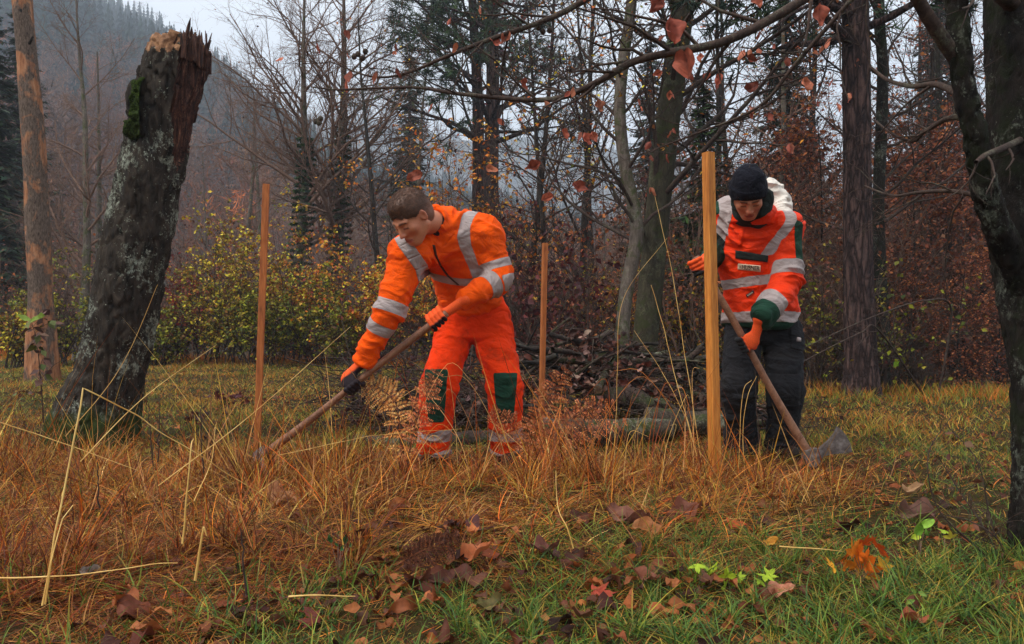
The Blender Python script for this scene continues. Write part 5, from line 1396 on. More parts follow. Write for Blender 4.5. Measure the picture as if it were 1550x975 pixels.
    for src, n in ((ba, 14), (bb, 10), (bc, 40)):
        P3 = src[2]; k = rg.integers(0, len(P3), n)
        for q in k:
            t_ = P3[q, 2] + base; tx, ty = CX + F * t_[0] / t_[1], CY - F * (t_[2] - CAMZ) / t_[1]
            if (1040 < tx < 1230 and ty > 225) or (560 < tx < 690 and ty > 250): continue
            V, Fq, _ = ovate(5, 4, .6, .3, .3, .05, int(q)); s = rg.uniform(.028, .055)
            lp.append((place(V, P3[q, rg.integers(1, 4)], np.array([rg.normal(0, .5), rg.normal(0, .5), -1]), rg.normal(0, 1, 3), s), Fq, pal(rg, 1, LC, .15)[0]))
    Vj, Fl, C = join(lp); mk('foliage', Vj, Fl, M['leaf'], root, C)
    # buds / dark galls
    ops = []; bp = []
    for (px, py) in ((536, 86), (542, 82), (549, 88), (553, 78), (485, 180), (483, 186), (478, 184), (815, 42), (822, 48), (832, 46)):
        p = Q(px, py, 3.02); a = np.linspace(0, math.pi, 7); z = -np.cos(a) * .012; rr_ = np.sin(a) * .011 + .0005
        bp.append(tubes((p + np.stack([0 * z, 0 * z, z], 1))[None], rr_[None], 8))
    Vj, Fl, _ = join(bp); mk('dry_fruits', Vj, Fl, M['twig_dark'], root)

def make_woods():
    rg = np.random.default_rng(31)
    z0 = np.zeros(3)
    def T(px, Y, H, r, leanx=0., leany=0., bow=0., seed=0, k=7, r_top=.15):
        base = place_px(px, Y); base[2] -= .08; t = np.linspace(0, 1, k); rr_ = np.random.default_rng(seed + 7)
        w = rr_.normal(0, .05, (k, 2)) * H * .18; w[0] = 0; w = np.cumsum(w, 0) * .35
        ctl = np.stack([leanx * t + bow * np.sin(t * math.pi) + w[:, 0], leany * t + w[:, 1], H * t], 1)
        rad = r * ((1 - t) * (1 - r_top) + r_top); rad[0] *= 1.35
        return base, ctl, rad
    def trunk_px(pts, Y, wpx, below=.1):
        """trunk through photo points (px, py) at depth Y; wpx widths"""
        base = place_px(pts[0][0], Y); base[2] -= below
        ctl = [np.zeros(3)] + [P(a, b, Y) - base for a, b in pts[1:]]; rad = [w / 2 / F * Y for w in wpx]; return base, np.array(ctl), np.array(rad)
    # stripped dead trunk at the left
    b, c, r = trunk_px([(64, 560), (62, 470), (60, 400), (56, 320), (52, 240), (46, 160), (40, 80), (34, 0), (24, -120), (10, -300)], 10.5, [52, 36, 34, 33, 33, 31, 28, 28, 26, 22])
    root = empty('dead_tree', b, 'dead tree trunk with peeled bark and bare tan wood left of the broken stump', 'tree')
    V, Fq, cc, r_ = trunk_mesh(c, r, 40, 200, .10, 4.0, .05, .4); mk('trunk', V, Fq, M['stripped'], root)
    bs = shoots(cc[None], r_[None], 9, np.random.default_rng(3), .1, .9, 70, 1, .4, 4, .1, .1, .2, .5, 0, .01, .22); V, Fl = tubes(bs[0], bs[1], 6); mk('branch_stubs', V, Fl, M['bark_dark'], root)
    # mid trees ------------------------------------------------------------
    b, c, r = trunk_px([(1304, 606), (1303, 560), (1301, 480), (1299, 400), (1298, 300), (1297, 200), (1296, 100), (1295, 0), (1294, -200), (1290, -700), (1280, -1300)], 8.3, [66, 50, 46, 43, 41, 40, 40, 38, 36, 30, 12])
    tree('pine_tree', 'straight pine trunk with plated red brown bark behind the beanie wearing person', b, c, r, M['bark_pine'], pine_crown(30, 1.9, .62, 500, NDL), sides=48, rings=240, amp=.04, ridged=.07, seed=9)
    b, c, r = trunk_px([(1336, 598), (1336, 500), (1332, 400), (1330, 300), (1334, 200), (1336, 100), (1330, 0), (1326, -300), (1320, -800)], 9.6, [24, 20, 18, 17, 17, 16, 16, 14, 6])
    tree('lichened_tree', 'slim trunk with pale lichen patches just right of the plated pine trunk', b, c, r, M['bark_lich'], bare_crown(22, 2.2, 7, 5, .25, 60, 900, RUS, .06, r1=.3), sides=20, rings=120, amp=.08, seed=13, twig=M['twig_dark'])
    b, c, r = trunk_px([(968, 600), (976, 520), (984, 440), (994, 340), (1004, 240), (1018, 130), (1032, 20), (1040, -100), (1050, -400), (1052, -900)], 9.5, [46, 38, 38, 37, 37, 36, 34, 32, 26, 8])
    tree('beech_tree', 'thick mossy olive grey trunk rising left of the tall right stake', b, c, r, M['bark_moss'], bare_crown(24, 2.4, 8, 5, .35, 52, 1500, RUS + ORL, .06, r1=.26), sides=32, rings=160, amp=.06, seed=17, twig=M['twig_dark'])
    b, c, r = trunk_px([(945, 600), (942, 520), (948, 440), (962, 370), (962, 330), (946, 250), (938, 170), (944, 90), (956, 0), (966, -140), (970, -500)], 9.0, [26, 22, 21, 21, 20, 19, 18, 17, 16, 12, 5])
    tree('crooked_tree', 'crooked slim grey trunk bending left of the thick mossy trunk', b, c, r, M['bark_grey'], bare_crown(22, 2.0, 7, 5, .25, 50, 600, ORL + YEL, .055, r1=.3), sides=20, rings=120, amp=.07, seed=19, twig=M['twig_dark'])
    # double pine
    b, c, r = trunk_px([(742, 560), (742, 450), (742, 330), (744, 220), (746, 120), (744, 20), (740, -80), (738, -240), (736, -380)], 20, [36, 28, 24, 22, 20, 18, 14, 10, 4])
    tree('scots_pine', 'pine with airy dark green needle clumps rising behind the bareheaded person', b, c, r, M['bark_pine'], pine_crown(46, 3.3, .36, 1500, NDL, size=.26, ndl=22), sides=18, rings=80, amp=.05, seed=21)
    b, c, r = trunk_px([(722, 560), (722, 450), (724, 330), (724, 220), (722, 120), (716, 20), (712, -80), (708, -240)], 21.5, [26, 22, 20, 18, 16, 13, 9, 4])
    tree('scots_pine', 'slimmer pine trunk twinned left of the airy central pine', b, c, r, M['bark_pine'], pine_crown(34, 3.0, .42, 900, NDL, size=.26, ndl=22), sides=16, rings=60, amp=.05, seed=23)
    # ivy trees
    for px, Y, H, lab, sd, rw in ((441, 19, 9.6, 'bare tree with ivy sleeve on its left hand stem above the yellow shrubs', 25, .17), (492, 20, 10.5, 'forked bare tree with thick dark ivy round its lower trunk', 27, .2)):
        b, c, r = T(px, Y, H, rw, .35, 0, .15, sd)
        root = tree('ivy_clad_tree', lab, b, c, r, M['bark_grey'], bare_crown(32, 3.8, 9, 6, .30, 54, 200, BRN, .06, .05, n4=3, rmin=.0016), sides=16, rings=60, amp=.06, seed=sd, twig=M['twig'])
        n = 5200; t = rg.uniform(.02, .62, n); cc = spline(c, 60); k = (t * 59).astype(int); dd = rdir(rg, n); pos = cc[k] + dd * (rg.uniform(.7, 1.0, n) ** .5 * (.26 + .14 * vnoise(np.stack([t * 14, dd[:, 0] * 1.5, dd[:, 1] * 1.5], 1) + sd)) * (1.15 - t))[:, None]
        V, Ft, C = leafcloud(rg, pos, rg.uniform(.06, .11, n), IVY, .5); mk('ivy', V, Ft, M['leaf'], root, C)
    # ---- named bare trees across the picture
    spots = [(118, 15, 7.6, .10, -.5, 'thin dark bare tree between the dead trunk and the broken stump', 'g', 0), (150, 22, 9, .12, .4, 'slender grey bare tree seen just left of the broken stump', 'g', 0),
             (345, 26, 9.5, .13, .6, 'light grey bare tree right of the broken stump top', 'g', 0), (400, 30, 10.5, .14, -.4, 'wispy bare tree over the left wooden stake', 'g', 0),
             (590, 17, 8.2, .09, -.8, 'low crooked bare tree left of the bent worker', 'd', 300), (640, 26, 10.5, .14, .3, 'tall fine twigged bare tree behind the central pine', 'g', 100),
             (790, 13, 7.5, .075, .5, 'thin sapling with scattered orange leaves above the middle stake', 'd', 420), (835, 12, 6.5, .06, -.4, 'thin stem with dark red leaves right of the middle stake', 'd', 500),
             (872, 14, 9.5, .09, .5, 'upright slim trunk left of the crooked trunk', 'd', 400), (905, 16, 9, .09, -.5, 'slim leaning stem crossing the crooked trunk', 'd', 300),
             (1062, 13, 8.5, .085, .3, 'slim dark trunk directly behind the tall right stake', 'd', 500), (1100, 18, 10, .12, -.2, 'dark trunk behind the black beanie', 'd', 500),
             (1160, 14, 9, .09, .3, 'grey trunk above the white hood', 'g', 700), (1206, 16, 10, .12, .2, 'dark upright trunk left of the plated pine', 'd', 700),
             (1250, 20, 10, .12, -.4, 'narrow background trunk next to the plated pine on its left', 'd', 700), (1378, 13, 8.5, .07, .5, 'slender trunk in russet foliage right of the plated pine', 'd', 900),
             (1405, 18, 10, .12, 0, 'dark background trunk among russet leaves near the forked tree', 'd', 900), (1448, 12, 8, .09, -.2, 'pale lichened trunk nearest to the forked tree', 'l', 700),
             (1475, 17, 9.5, .11, .2, 'dim brown trunk beside the forked tree at right', 'd', 700), (1520, 20, 10, .14, 0, 'dark trunk hidden mostly behind the forked tree', 'd', 700)]
    for i, (px, Y, H, rw, ln, lab, kd, nl) in enumerate(spots):
        b, c, r = T(px, Y, H, rw, ln, rg.normal(0, .3), rg.normal(0, .12), 50 + i)
        right = px > 1040
        cols = (RUS if right else (DKR if 'dark red' in lab else ORL if 'orange' in lab else RUS + ORL + YEL[:2]))
        tree('bare_tree', lab, b, c, r, {'g': M['bark_grey'], 'd': M['bark_dark'], 'l': M['bark_lich']}[kd], bare_crown(20, 2.3 * H / 8.5, 8, 5, .16, 52, int(nl * 1.3), cols, .065, .05, n4=3 if kd == 'g' else 2), sides=12, rings=50, amp=.07, seed=60 + i, twig=M['twig'] if kd == 'g' else M['twig_dark'])
    # ---- young russet beeches at the right
    beech = [(1235, 11.5, 4.2), (1290, 13.5, 4.8), (1372, 10.8, 3.8), (1420, 12.5, 4.6), (1470, 11, 4.0), (1350, 15, 5.2), (1520, 13, 4.8), (1190, 15, 4.6), (1130, 12.5, 3.6), (1440, 16, 5.4), (1260, 17, 5.2), (1560, 11.5, 4.0), (1395, 9.9, 2.0), (1450, 9.7, 1.9), (1500, 9.8, 2.1)]
    labs = ['left of the plated pine trunk', 'directly behind the plated pine trunk', 'right of the lichened trunk low over the lawn', 'between lichened trunk and forked tree', 'close to the forked tree', 'set deep behind the lichened trunk', 'behind the forked tree', 'behind the white hooded worker', 'behind the face of beanie wearing worker', 'deep in the wood by the forked tree', 'deep in the wood left of the plated pine', 'beyond the forked tree at far right', 'as a low thicket by the lawn right of the pine', 'as a low thicket in the middle of the right lawn edge', 'as a low thicket near the forked tree foot']
    protos = []
    for v in range(4):
        b, c, r = T(1300, 11, 4.4, .035, rg.normal(0, .3), rg.normal(0, .3), .1, 90 + v)
        protos.append(dict(c=c, r=r, seed=95 + v))
    first = {}
    for i, (px, Y, H) in enumerate(beech):
        b = place_px(px, Y); b[2] -= .05; v = i % 4; lab = 'young russet beech ' + labs[i]
        if v not in first:
            pr = protos[v]; first[v] = tree('young_beech', lab, b, pr['c'], pr['r'], M['bark_dark'], bare_crown(34, 1.5, 9, 5, .06, 68, 3300, RUS, .075, .01, lname='foliage'), sides=8, rings=24, amp=.05, seed=pr['seed'], twig=M['twig_dark'])
            s = H / 4.4; first[v].scale = (s, s, s)
        else: copy_tree(first[v], b, rg.uniform(0, 6), H / 4.4, lab)
    # ---- understory shrubs
    def shrub(name, lab, cat, loc, H, n0, cols, nl, seed, ls=.05, mat='twig_dark', spread=34, group=None, n2=7):
        root = empty(name, loc, lab, cat, group); r_ = np.random.default_rng(seed)
        p0 = np.zeros((n0, 3)); p0[:, :2] = r_.normal(0, .18 * H / 2, (n0, 2)); a = np.radians(r_.uniform(2, spread, n0)); az = r_.uniform(0, 6.28, n0)
        d = np.stack([np.sin(a) * np.cos(az), np.sin(a) * np.sin(az), np.cos(a)], 1); P1 = wander(p0, d, H * r_.uniform(.6, 1.1, n0), 8, r_, .10, .02); R1 = r_.uniform(.008, .016, n0)[:, None] * np.linspace(1, .25, 8)[None]
        P2, R2 = shoots(P1, R1, n2, r_, .15, 1., 42, .42, .3, 5, .14, .02, .6, .4, .4, .003); P3, R3 = shoots(P2, R2, 4, r_, .15, 1., 45, .5, .3, 4, .14, 0, .6, .5, .3, .002)
        V, Fl, _ = join([tubes(P1, R1, 5), tubes(P2, R2, 4), tubes(P3, R3, 3)]); mk('stems', V, Fl, M[mat], root)
        if nl:
            last = np.concatenate([P3.reshape(-1, 3), P2[:, 2:].reshape(-1, 3)]); k = r_.integers(0, len(last), nl); dens = vnoise(last[k] * 2.2 + seed) > r_.uniform(.2, .62, nl); pos = last[k][dens & (vnoise(last[k] * 5 + seed * 2) > .38)]
            pos = pos + r_.normal(0, .02, pos.shape); V, Ft, C = leafcloud(r_, pos, r_.uniform(.6, 1.2, len(pos)) * ls, cols, .5); mk('foliage', V, Ft, M['leaf'], root, C)
        return root
    sh = [(370, 14.6, 2.5, YEL, 5200, 'yellow leaved shrub just left of the left wooden stake', 'y'), (425, 15.2, 2.2, YEL + ORL + RED[:1], 4200, 'yellow and bronze leaved shrub right of the left wooden stake', 'y'),
          (480, 14.4, 1.7, YGR, 4200, 'low lime green shrub between left stake and the bent worker', 'y'), (545, 14.0, 2.1, YEL[:3] + ORL + RED[:2], 4600, 'yellow green shrub against the sleeve of the bent worker', 'y'),
          (320, 15.4, 1.8, YGR + YEL[:2], 3600, 'yellow green shrub right of the broken stump foot', 'y'), (270, 15.0, 2.4, RED, 3600, 'dark red leaved shrub beside the broken stump', 'r'),
          (300, 17, 2.7, RED + BRN, 2600, 'reddish brown shrub behind the yellow ones near the stump', 'r'), (455, 17.5, 2.9, BRN + ORL[:2], 2600, 'bronze leaved tall shrub behind the left stake', 'r'),
          (25, 13.5, 1.7, YEL, 3600, 'yellow shrub in front of the far left wood by dead trunk', 'y'), (100, 14, 1.5, YGR, 2600, 'olive low shrub between dead trunk and stump', 'y'), (590, 16, 2.2, BRN + RED[:1], 2400, 'brown leaved shrub behind the arm of the bent worker', 'r'),
          (240, 14.2, 1.1, YGR, 2400, 'low green shrub at the meadow edge by the stump', 'y'), (395, 14.0, 1.2, YGR, 3000, 'low green shrub at the foot of the left stake', 'y'), (515, 13.8, 1.0, YGR + BRN[:1], 2600, 'low olive shrub at the meadow edge left of the hoe worker', 'y'),
          (690, 14.5, 3.6, ORL + YEL[:2], 2600, 'orange leaved shrub above the back of the bent worker', 'o'), (725, 12.2, 3.4, ORL, 2600, 'bright orange speckled shrub left of the middle stake', 'o'), (765, 13, 3.1, ORL + RUS, 2600, 'orange and russet shrub by the shoulder of the bent worker', 'o'),
          (815, 9.2, 1.9, DKR, 1500, 'dark maroon leaved shrub behind the middle stake', 'm'), (870, 11, 2.6, RUS + BRN, 2200, 'russet shrub behind the brush pile left part', 'r'), (1045, 11.5, 2.0, YEL + ORL, 1800, 'yellow shrub behind the brush pile right part', 'y'),
          (910, 12.5, 3.2, YEL + ORL[:2], 1300, 'thin yellow leaved shrub between the crooked trunks', 'y'), (1010, 12.5, 2.2, BRN + YGR, 1600, 'olive brown shrub behind the brush pile centre', 'r'), (1385, 8.7, .45, YGR + [lin(150, 190, 40)], 420, 'small bright green shrub at the right lawn edge', 'y'),
          (1240, 9.5, 1.9, YGR + BRN, 900, 'sparse green shrub between beanie worker and plated pine', 'y'), (1325, 9.0, 1.5, YGR, 500, 'small yellow green shrub clasping the plated pine', 'y'), (650, 15, 1.6, YGR + BRN, 2400, 'low brownish shrub behind the hoe worker legs', 'y'), (730, 13.5, 1.4, BRN, 2200, 'low brown bush behind the legs of bent worker', 'r'), (1160, 10.6, 1.5, BRN + YGR, 1500, 'brown and green bush behind the dark trousers', 'r')]
    for i, (px, Y, H, cols, nl, lab, kd) in enumerate(sh):
        b = place_px(px, Y); b[2] -= .05; shrub('leafy_shrub', lab, 'shrub', b, H * rg.choice([.72, .85, 1.0, 1.12]), 17, cols, int(nl * (2.0 if kd in 'yo' else 1.3)), 200 + i, .070 if kd != 'm' else .09, n2=9)
    # bare thicket filling the edge of the wood
    names = 'leafless brown thicket shrub along the wood edge'; fst = []
    for v in range(4): 
        px = 200 + 330 * v; b = place_px(px, edge_y((px - 775) / F * 14) + 3.); fst.append(shrub('bare_shrub', names, 'shrub', b, 2.6, 22, BRN + RUS, 2600, 300 + v, .06, 'twig', 40, 'leafless thicket shrubs', 8))
    for i in range(84):
        a = rg.uniform(-.80, .80); Y = rg.uniform(0, 1) ** 1.4 * 26 + 1.4; x = a * 14; Y = Y + float(edge_y(a * 14)); b = np.array([a * Y, Y, 0.]); b[2] = ground_z(b[0], b[1]) - .05
        copy_tree(fst[i % 4], b, rg.uniform(0, 6), rg.uniform(.8, 1.45))
    # deep wood of repeated bare trees and a few spruces
    pr = []
    for v in range(5):
        b, c, r = T(300 + 200 * v, 34, 9.5, .085, rg.normal(0, .5), rg.normal(0, .5), .2, 400 + v)
        pr.append(tree('bare_tree', 'bare grey brown tree deep in the misty wood', b, c, r, M['bark_grey'], bare_crown(24, 2.7, 8, 5, .12, 46, 500, BRN + RUS[:2], .09, .06, n4=2, rmin=.003), 'bare trees deep in the wood', sides=8, rings=30, amp=.05, seed=410 + v, twig=M['twig']))
    for i in range(92):
        a = rg.uniform(-.85, .85); Y = 24 + 50 * rg.random() ** 1.2; b = np.array([a * Y, Y, 0.]); b[2] = ground_z(b[0], b[1]) - .05
        if -.42 < a < .10 and Y < 34: continue
        sc_ = rg.uniform(.8, 1.25) * (.72 if a < .12 else .95)
        copy_tree(pr[i % 5], b, rg.uniform(0, 6), sc_)
    def spruce(px, Y, H, lab, seed, cols=NDL, R=.2, group=None, low=.06):
        b = place_px(px, Y); b[2] -= .1; root = empty('spruce_tree', b, lab, 'tree', group); r_ = np.random.default_rng(seed)
        V, Fq, c, r = trunk_mesh(np.array([[0, 0, 0], [.0, 0, H * .5], [0, 0, H * .99]]), [H * .014, H * .009, .01], 8, 20, .03, seed); mk('trunk', V, Fq, M['bark_dark'], root)
        br, fo = spruce_mesh(r_, H, H * R, 30, 15, 10, cols, low); mk('branches', br[0], br[1], M['twig_dark'], root); mk('foliage', fo[0], fo[1], M['needle'], root, fo[2]); return root
    spruce(-20, 19, 10, 'dark spruce at the left picture edge behind the dead trunk', 500, R=.2)
    spruce(30, 30, 15, 'tall dark spruce far behind the dead trunk', 501, R=.17)
    spruce(1065, 12.5, 5.5, 'feathery green conifer left of the black beanie', 502, [lin(62, 84, 44), lin(76, 98, 50), lin(52, 70, 40)], .26)
    spruce(1190, 17, 9.5, 'green conifer with drooping boughs above the white hood', 503, R=.2)
    spruce(1420, 22, 13, 'dark conifer behind the russet beeches', 504, R=.17); spruce(985, 30, 14, 'dim conifer far behind the thick mossy trunk', 505, R=.17)
    spruce(620, 34, 15, 'grey green spruce far behind the central pine', 506, R=.16)
def make_far_forest():
    rg = np.random.default_rng(91)
    # variants
    CV = []
    for v in range(4):
        H = 1.0; tiers, per = 9, 9; t = np.linspace(.12, .96, tiers); V, Ft = [], []
        for k in range(tiers):
            R = .19 * (1 - t[k]) ** .85 + .012
            for j in range(per):
                a = j * 6.283 / per + rg.uniform(-.3, .3) + k; d = np.array([math.cos(a), math.sin(a), 0]); s = np.array([-d[1], d[0], 0]); rr_ = R * rg.uniform(.7, 1.25); n = len(V)
                V += [np.array([0, 0, t[k] + .075]) , d * rr_ + np.array([0, 0, t[k] - .05 * rg.uniform(.6, 1.4)]), d * rr_ * .55 + s * R * .42 + [0, 0, t[k] + .01], d * rr_ * .55 - s * R * .42 + [0, 0, t[k] + .01]]
                Ft += [[n, n + 2, n + 1], [n, n + 1, n + 3]]
        n = len(V); V += [np.array([-.008, 0, 0]), np.array([.008, 0, 0]), np.array([0, 0, 1.0])]; Ft += [[n, n + 1, n + 2]]
        CV.append((np.array(V, float), np.array(Ft)))
    DV = []
    for v in range(4):
        c = np.array([[[0, 0, 0], [.01, 0, .35], [.0, .02, .7], [.02, .0, .98]]]); r = np.array([[.016, .012, .008, .003]])
        P1, R1 = shoots(c, r, 12, rg, .2, 1., 40, 1, .3, 4, .12, .10, .5, .3, .5, .004, .42); P2, R2 = shoots(P1, R1, 4, rg, .3, 1., 40, .5, .3, 3, .12, .05, .6, .4, .4, .003)
        V, Fl, _ = join([tubes(c, r, 3), tubes(P1, R1, 3)]); n2 = 170
        pk = P2.reshape(-1, 3)[rg.integers(0, P2.shape[0] * 3, n2)] + rg.normal(0, .02, (n2, 3)); d = unit(rg.normal(0, 1, (n2, 3)) + [0, 0, .6]); s = unit(np.cross(d, rg.normal(0, 1, (n2, 3))))
        V2 = np.stack([pk - s * .004, pk + s * .004, pk + d * .085], 1).reshape(-1, 3); F2 = np.arange(n2 * 3).reshape(-1, 3)
        Fq = Fl[0]; Ft = np.concatenate([Fq[:, [0, 1, 2]], Fq[:, [0, 2, 3]], F2 + len(V)]); DV.append((np.concatenate([V, V2]), Ft))
    def scatter(n, amin, amax, r0, r1, name, conif_fn, label, hmul=1.0):
        a = rg.uniform(amin, amax, n); r = np.sqrt(rg.uniform(r0 ** 2, r1 ** 2, n)) if r1 < 420 else rg.uniform(r0, r1, n); th = np.arctan(a); x = r * np.sin(th); y = r * np.cos(th); z = ground_z(x, y)
        pc = conif_fn(x, y, a, r); isC = rg.random(n) < pc; Vs, Fs, Cs = [], [], []; off = 0
        for kind, lst in ((True, CV), (False, DV)):
            for v in range(4):
                sel = np.where((isC == kind) & (np.arange(n) % 4 == v))[0]
                if not len(sel): continue
                V0, F0 = lst[v]; H = rg.uniform(7.5, 12.5, len(sel)) * hmul * (1.12 if kind else .95); an = rg.uniform(0, 6.28, len(sel)); c, s = np.cos(an), np.sin(an)
                W = rg.uniform(.85, 1.3, len(sel)) * (1 if kind else 1.2)
                X = (V0[None, :, 0] * c[:, None] - V0[None, :, 1] * s[:, None]) * (H * W)[:, None] + x[sel][:, None]; Yy = (V0[None, :, 0] * s[:, None] + V0[None, :, 1] * c[:, None]) * (H * W)[:, None] + y[sel][:, None]; Z = V0[None, :, 2] * H[:, None] + z[sel][:, None] - .3
                Vs.append(np.stack([X, Yy, Z], -1).reshape(-1, 3)); Fs.append((F0[None] + (np.arange(len(sel)) * len(V0))[:, None, None] + off).reshape(-1, 3)); off += len(sel) * len(V0)
                col = pal(rg, len(sel), [lin(30, 44, 36), lin(24, 38, 34), lin(38, 52, 40)], .2) if kind else pal(rg, len(sel), [lin(122, 88, 66), lin(98, 72, 58), lin(140, 96, 66), lin(120, 72, 50), lin(88, 64, 54)], .15)
                if not kind:
                    g = rg.random(len(sel)) < .035; col[g] = pal(rg, int(g.sum()), [lin(190, 120, 50), lin(176, 100, 50)])
                Cs.append(np.repeat(col, len(V0), 0))
        o = mk(name, np.concatenate(Vs), np.concatenate(Fs), M['far_tree'], col=np.concatenate(Cs), smooth=False); tag(o, label, 'forest', kind='stuff')
    M['far_tree'] = attr_mat('distant_foliage', .9, .5, .2, .05, 0.0)
    cf = lambda x, y, a, r: sstep(95, 135, r) * np.clip(.10 + 1.2 * sstep(.45, .62, fbm(np.stack([x, y, 0 * x], 1) * .016 + 3, 3)) + .75 * sstep(220, 300, r) + .5 * sstep(-.55, -.75, a), 0, 1)
    scatter(5000, -1.35, .15, 58, 350, 'hillside_forest', cf, 'misty forest of bare and conifer trees covering the hill')
    scatter(1500, .1, .95, 52, 300, 'valley_forest', lambda x, y, a, r: .25 * sstep(95, 135, r), 'hazy forest beyond the right wood')
    scatter(1500, -.95, .95, 450, 690, 'ridge_forest', lambda x, y, a, r: .7 + 0 * x, 'pale blue forested ridge in the far haze', 1.1)
    # golden larches on the hill
    for i, (px, py, Y, H) in enumerate(((350, 190, 210, 17), (186, 118, 250, 9))):
        x = (px - CX) / F * Y; b = np.array([x, Y, float(ground_z(x, Y))]); root = empty('larch_tree', b, ['golden larch leaning on the far hillside right of the stump', 'orange larch crown small on the far hillside left of the stump'][i], 'tree')
        V, Fq, c, r = trunk_mesh(np.array([[0, 0, 0], [-.06 * H, 0, H * .5], [-.14 * H, 0, H]]), [.2, .12, .03], 6, 10, .03, 3); mk('trunk', V, Fq, M['bark_dark'], root)
        br, fo = spruce_mesh(np.random.default_rng(i), H, H * .16, 20, 10, 5, [lin(206, 138, 60), lin(190, 118, 50)], .1); sh = lambda q: q + np.stack([-.14 * q[:, 2], 0 * q[:, 2], 0 * q[:, 2]], 1)
        mk('foliage', sh(fo[0]), fo[1], M['needle'], root, fo[2])
# ------------------------------------------------------------------ things in the clearing
def make_objects():
    rg = np.random.default_rng(55)
    m = N('sawn_larch'); a = m.noise(9, 9, .65, (6, 6, .35), .5); b = m.noise(90, 5, .6, (1, 1, .15)); k = m.voro(5.5, (2.5, 2.5, .7))
    col = m.ramp(a, [(.3, lin(150, 84, 28)), (.5, lin(198, 124, 44)), (.7, lin(222, 152, 66))]); col = m.mix(m.ramp(k, [(.0, .85), (.15, 0)]), col, lin(96, 48, 22))
    M['stake'] = m.done(m.mix(.4, col, m.ramp(b, [(.3, lin(150, 70, 28)), (.7, lin(232, 150, 72))])), .6, m.bump(b, .5, .003), .3)
    m = N('sawn_larch_weathered'); a = m.noise(9, 9, .65, (6, 6, .35), .5); b = m.noise(90, 5, .6, (1, 1, .15)); k = m.voro(6.5, (2.5, 2.5, .7))
    col = m.ramp(a, [(.3, lin(122, 66, 30)), (.5, lin(170, 98, 46)), (.7, lin(194, 122, 62))]); col = m.mix(m.ramp(k, [(.0, .85), (.16, 0)]), col, lin(70, 38, 24))
    M['stake2'] = m.done(m.mix(.4, col, m.ramp(b, [(.3, lin(110, 54, 30)), (.7, lin(200, 120, 66))])), .65, m.bump(b, .5, .003), .25)
    # stakes
    for (pt, pb, Y, w, yaw, mt, lab) in (((1072, 231), (1083, 735), 3.9, .024, .5, 'stake', 'tallest bright sawn wooden stake standing in front of beanie wearing person'),
                                         ((403, 279), (388, 700), 4.6, .0200, .25, 'stake2', 'brown sawn wooden stake standing alone near the leaning stump'),
                                         ((825, 368), (818, 690), 5.15, .0165, .3, 'stake2', 'shortest wooden stake standing by brush pile between the two people')):
        t = P(*pt, Y); b = P(*pb, Y); b[2] = min(b[2], -.08); ax = unit(t - b); x = unit(np.cross([math.sin(yaw), -math.cos(yaw), 0], ax)); y = np.cross(ax, x)
        b0 = np.array([b[0], b[1], 0.]); V, Fl = box((t + b) / 2, [x, y, ax], (w, w, np.linalg.norm(t - b) / 2), .0022)
        n = 8; c = np.linspace(0, 1, n)
        o = mk('wooden_stake', V, Fl, M[mt], base=b0, smooth=False); tag(o, lab, 'stake', 'wooden stakes driven into the clearing')
    # ---- logs
    def log(px0, py0, Y0, px1, py1, Y1, w, lab, mat='bark_log', seed=0, sides=40, bend=.03, name='log', group='logs and boughs of the brush pile'):
        a = P(px0, py0, Y0); b = P(px1, py1, Y1); r = w / 2
        base = (a + b) / 2; c = spline([a - base, (a - base) * .33 + (b - base) * .33 + rg.normal(0, bend, 3) * .5, (b - base) * .5 + rg.normal(0, bend, 3) * .4, b - base], 60)
        V, Fq, cc, rr_ = trunk_mesh(c, [r * 1.05, r, r * .95, r * .88], sides, 90, .09, seed, .0, 1.0)
        d = unit(V - np.repeat(cc, sides, 0)); V = V + d * ((fbm(V * 30 + seed, 3) - .5) * r * .25)[:, None]
        o = mk(name, V, Fq, M[mat], base=None); o.location = Vector(base.tolist())
        for e in (0, -1):
            ring = V[:sides] if e == 0 else V[-sides:]; cen = ring.mean(0) ; Vc = np.concatenate([ring, ring * .5 + cen * .5 + rg.normal(0, .002, (sides, 3)), cen[None]]); j = np.arange(sides); j2 = (j + 1) % sides
            mk('cut_end', Vc, [np.stack([j, j2, sides + j2, sides + j], 1), np.stack([sides + j, sides + j2, np.full(sides, 2 * sides)], 1)], M['cutwood'], o)
        return tag(o, lab, 'log', group)
    m = N('grey_cut_wood'); a = m.noise(40, 6, .7); M['cutwood'] = m.done(m.ramp(a, [(.3, lin(74, 58, 46)), (.7, lin(128, 104, 80))]), .85, m.bump(a, .5, .01), .15)
    M['bark_log'] = bark('lichened_log_bark', lin(40, 33, 29), lin(96, 84, 70), lin(150, 152, 128), lin(60, 70, 28), 1.6, .6, .9, lich_amt=.5)
    M['bark_log2'] = bark('wet_log_bark', lin(24, 20, 18), lin(92, 74, 64), lin(130, 130, 108), lin(50, 58, 26), 1.6, .6, .8, lich_amt=.25)
    log(822, 653, 4.95, 1015, 651, 5.0, .17, 'long thick lichen speckled log lying at the front of the brush pile', seed=1)
    log(978, 636, 5.12, 1112, 640, 5.15, .17, 'mossy log end poking out beside the tall stake and dark trousers', seed=2)
    log(640, 676, 5.0, 800, 668, 5.2, .12, 'dark log lying behind the boots of the bent worker', 'bark_log2', seed=3)
    log(538, 668, 4.95, 622, 672, 4.8, .085, 'pale lichened short log in grass left of the orange trouser legs', seed=4)
    log(900, 605, 5.6, 1010, 618, 5.5, .15, 'dark mossy log second row of the brush pile under dead leaves', 'bark_log2', seed=5)
    log(885, 545, 6.0, 1010, 535, 6.1, .055, 'greenish mossy bough on the top of the brush pile', seed=6, bend=.05)
